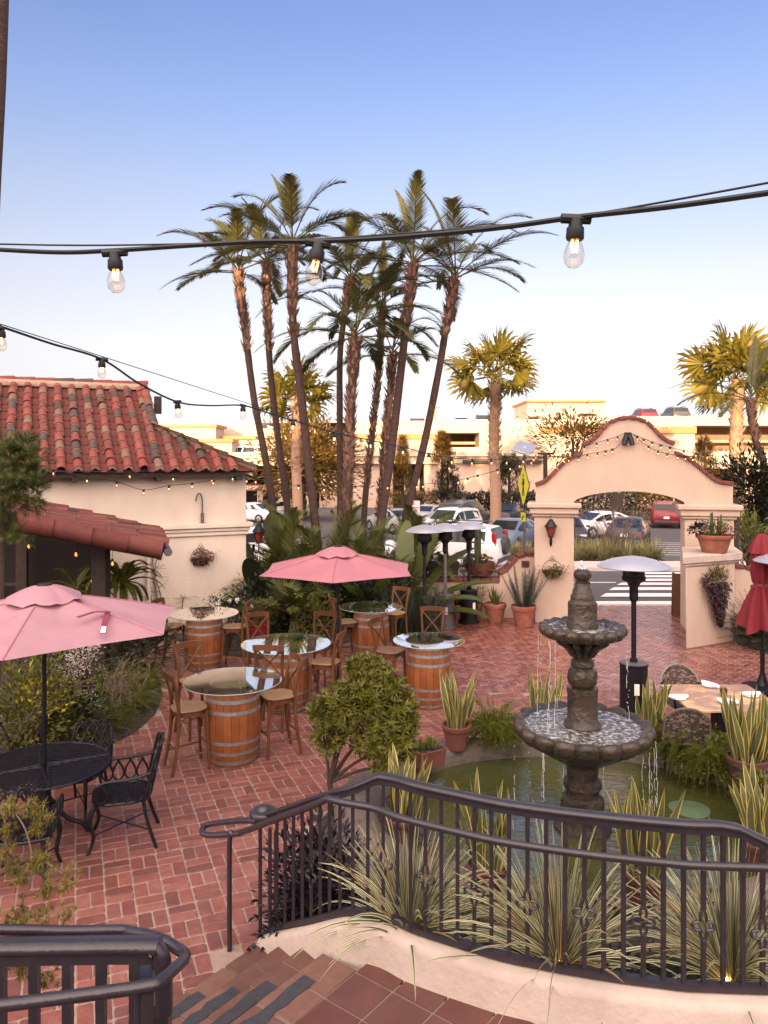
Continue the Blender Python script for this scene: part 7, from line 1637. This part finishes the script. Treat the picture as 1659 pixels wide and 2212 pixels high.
strand('string of bulbs running under the house eave and on behind the palms', [P(*a) for a in lp3], [P(*a) for a in ((280,1022,14.6),(374,1028,15.1),(458,1031,15.6),(533,1033,15.9),(552,1035,16),(645,1048,16.1),(700,1052,16.2),(768,1051,16.3),(838,1048,16.4),(900,1046,16.5),(913,1045,16.5),(990,1036,16.7),(1010,1033,16.75),(1032,1026,16.8),(1075,1014,16.95),(1102,1007,17.05),(1122,1001,17.15),(1148,994,17.3))], None, .007)
lp4 = [(90,1012,13.6),(150,1022,13.8),(195,1032,14.0),(250,1040,14.3),(310,1058,14.6),(365,1049,14.9),(415,1044,15.1),(460,1037,15.4),(500,1028,15.6),(540,1020,15.9)]
strand('lower string of bulbs swagged against the cream wall under the eave', [P(*a) for a in lp4], [P(*a) for a in ((115,1015,13.7),(188,1031,14),(252,1041,14.3),(310,1058,14.6),(365,1049,14.9),(415,1044,15.1),(461,1037,15.4),(503,1028,15.6))], [P(90,1010,13.6),P(310,1044,14.6),P(540,1019,15.9)], .007)
def gpt(u, v, off=-.06): s_, z_ = PG(u, v); return ga + ge*s_ + Vector((0,0,z_)) + gn*off
g1 = [(1178,980),(1210,976),(1245,968),(1290,956),(1330,944),(1357,936),(1395,950),(1430,962),(1470,972),(1520,982),(1570,985),(1620,972),(1665,968)]
strand('upper string of bulbs peaked at the twin spotlight on the gate gable', [gpt(*a,-.07) for a in g1], [gpt(*a,-.07) for a in ((1196,978),(1232,972),(1262,964),(1288,957),(1312,950),(1334,943),(1360,937),(1376,943),(1390,949),(1408,955),(1426,961),(1446,966),(1476,973),(1502,978),(1526,982),(1560,985),(1600,979),(1626,971))], None, .007)
g2_ = [(1178,982),(1215,988),(1240,988),(1275,980),(1305,975),(1330,968),(1357,936),(1385,955),(1412,972),(1450,982),(1490,986),(1530,1000),(1580,1005),(1660,1020)]
strand('lower string of bulbs swagged across the gate gable', [gpt(*a,-.10) for a in g2_], [gpt(*a,-.10) for a in ((1205,986),(1228,989),(1250,987),(1268,982),(1290,978),(1308,974),(1322,970),(1400,964),(1420,974),(1440,980),(1462,983),(1480,985),(1495,987),(1538,1001),(1560,1004),(1612,1009))], None, .007)
# warm bulbs hanging under the porch
M['porchbulb'] = mat('amber_bulb', (1,.16,.03), .3, .1, 9, emit=2.5)
for i, (u, v, Y, lab) in enumerate(((62,1178,12.6,'leftmost amber bulb glowing under the porch'),(164,1196,13.0,'amber bulb hanging in the middle of the dark porch'),(201,1207,12.85,'upper amber bulb close beside the porch post'),(243,1216,13.2,'amber bulb right of the porch post'),(202,1237,12.9,'second amber bulb down beside the porch post'),(199,1253,12.9,'lowest amber bulb beside the porch post'))):
    p = P(u, v, Y); t = T('porch_bulb', lab, 'light bulb', p, 0, 'amber bulbs under the porch'); b = MB(); b.tube([(0,0,.06),(0,0,.26 if i < 4 else .14)], .004, 4); b.lathe([(0,.03),(.018,.03),(.018,.07),(0,.07)], 10, cap=False); b.build('socket', M['signblack'], t); b = MB(); b.lathe([(.012,.03),(.03,-.005),(.034,-.03),(.024,-.06),(0,-.07)], 14, cap=False); b.build('globe', M['bulbglass'], t); b = MB(); b.lathe([(.006,.02),(.016,-.01),(.016,-.035),(.0,-.045)], 10, cap=False); b.build('filament', M['porchbulb'], t)
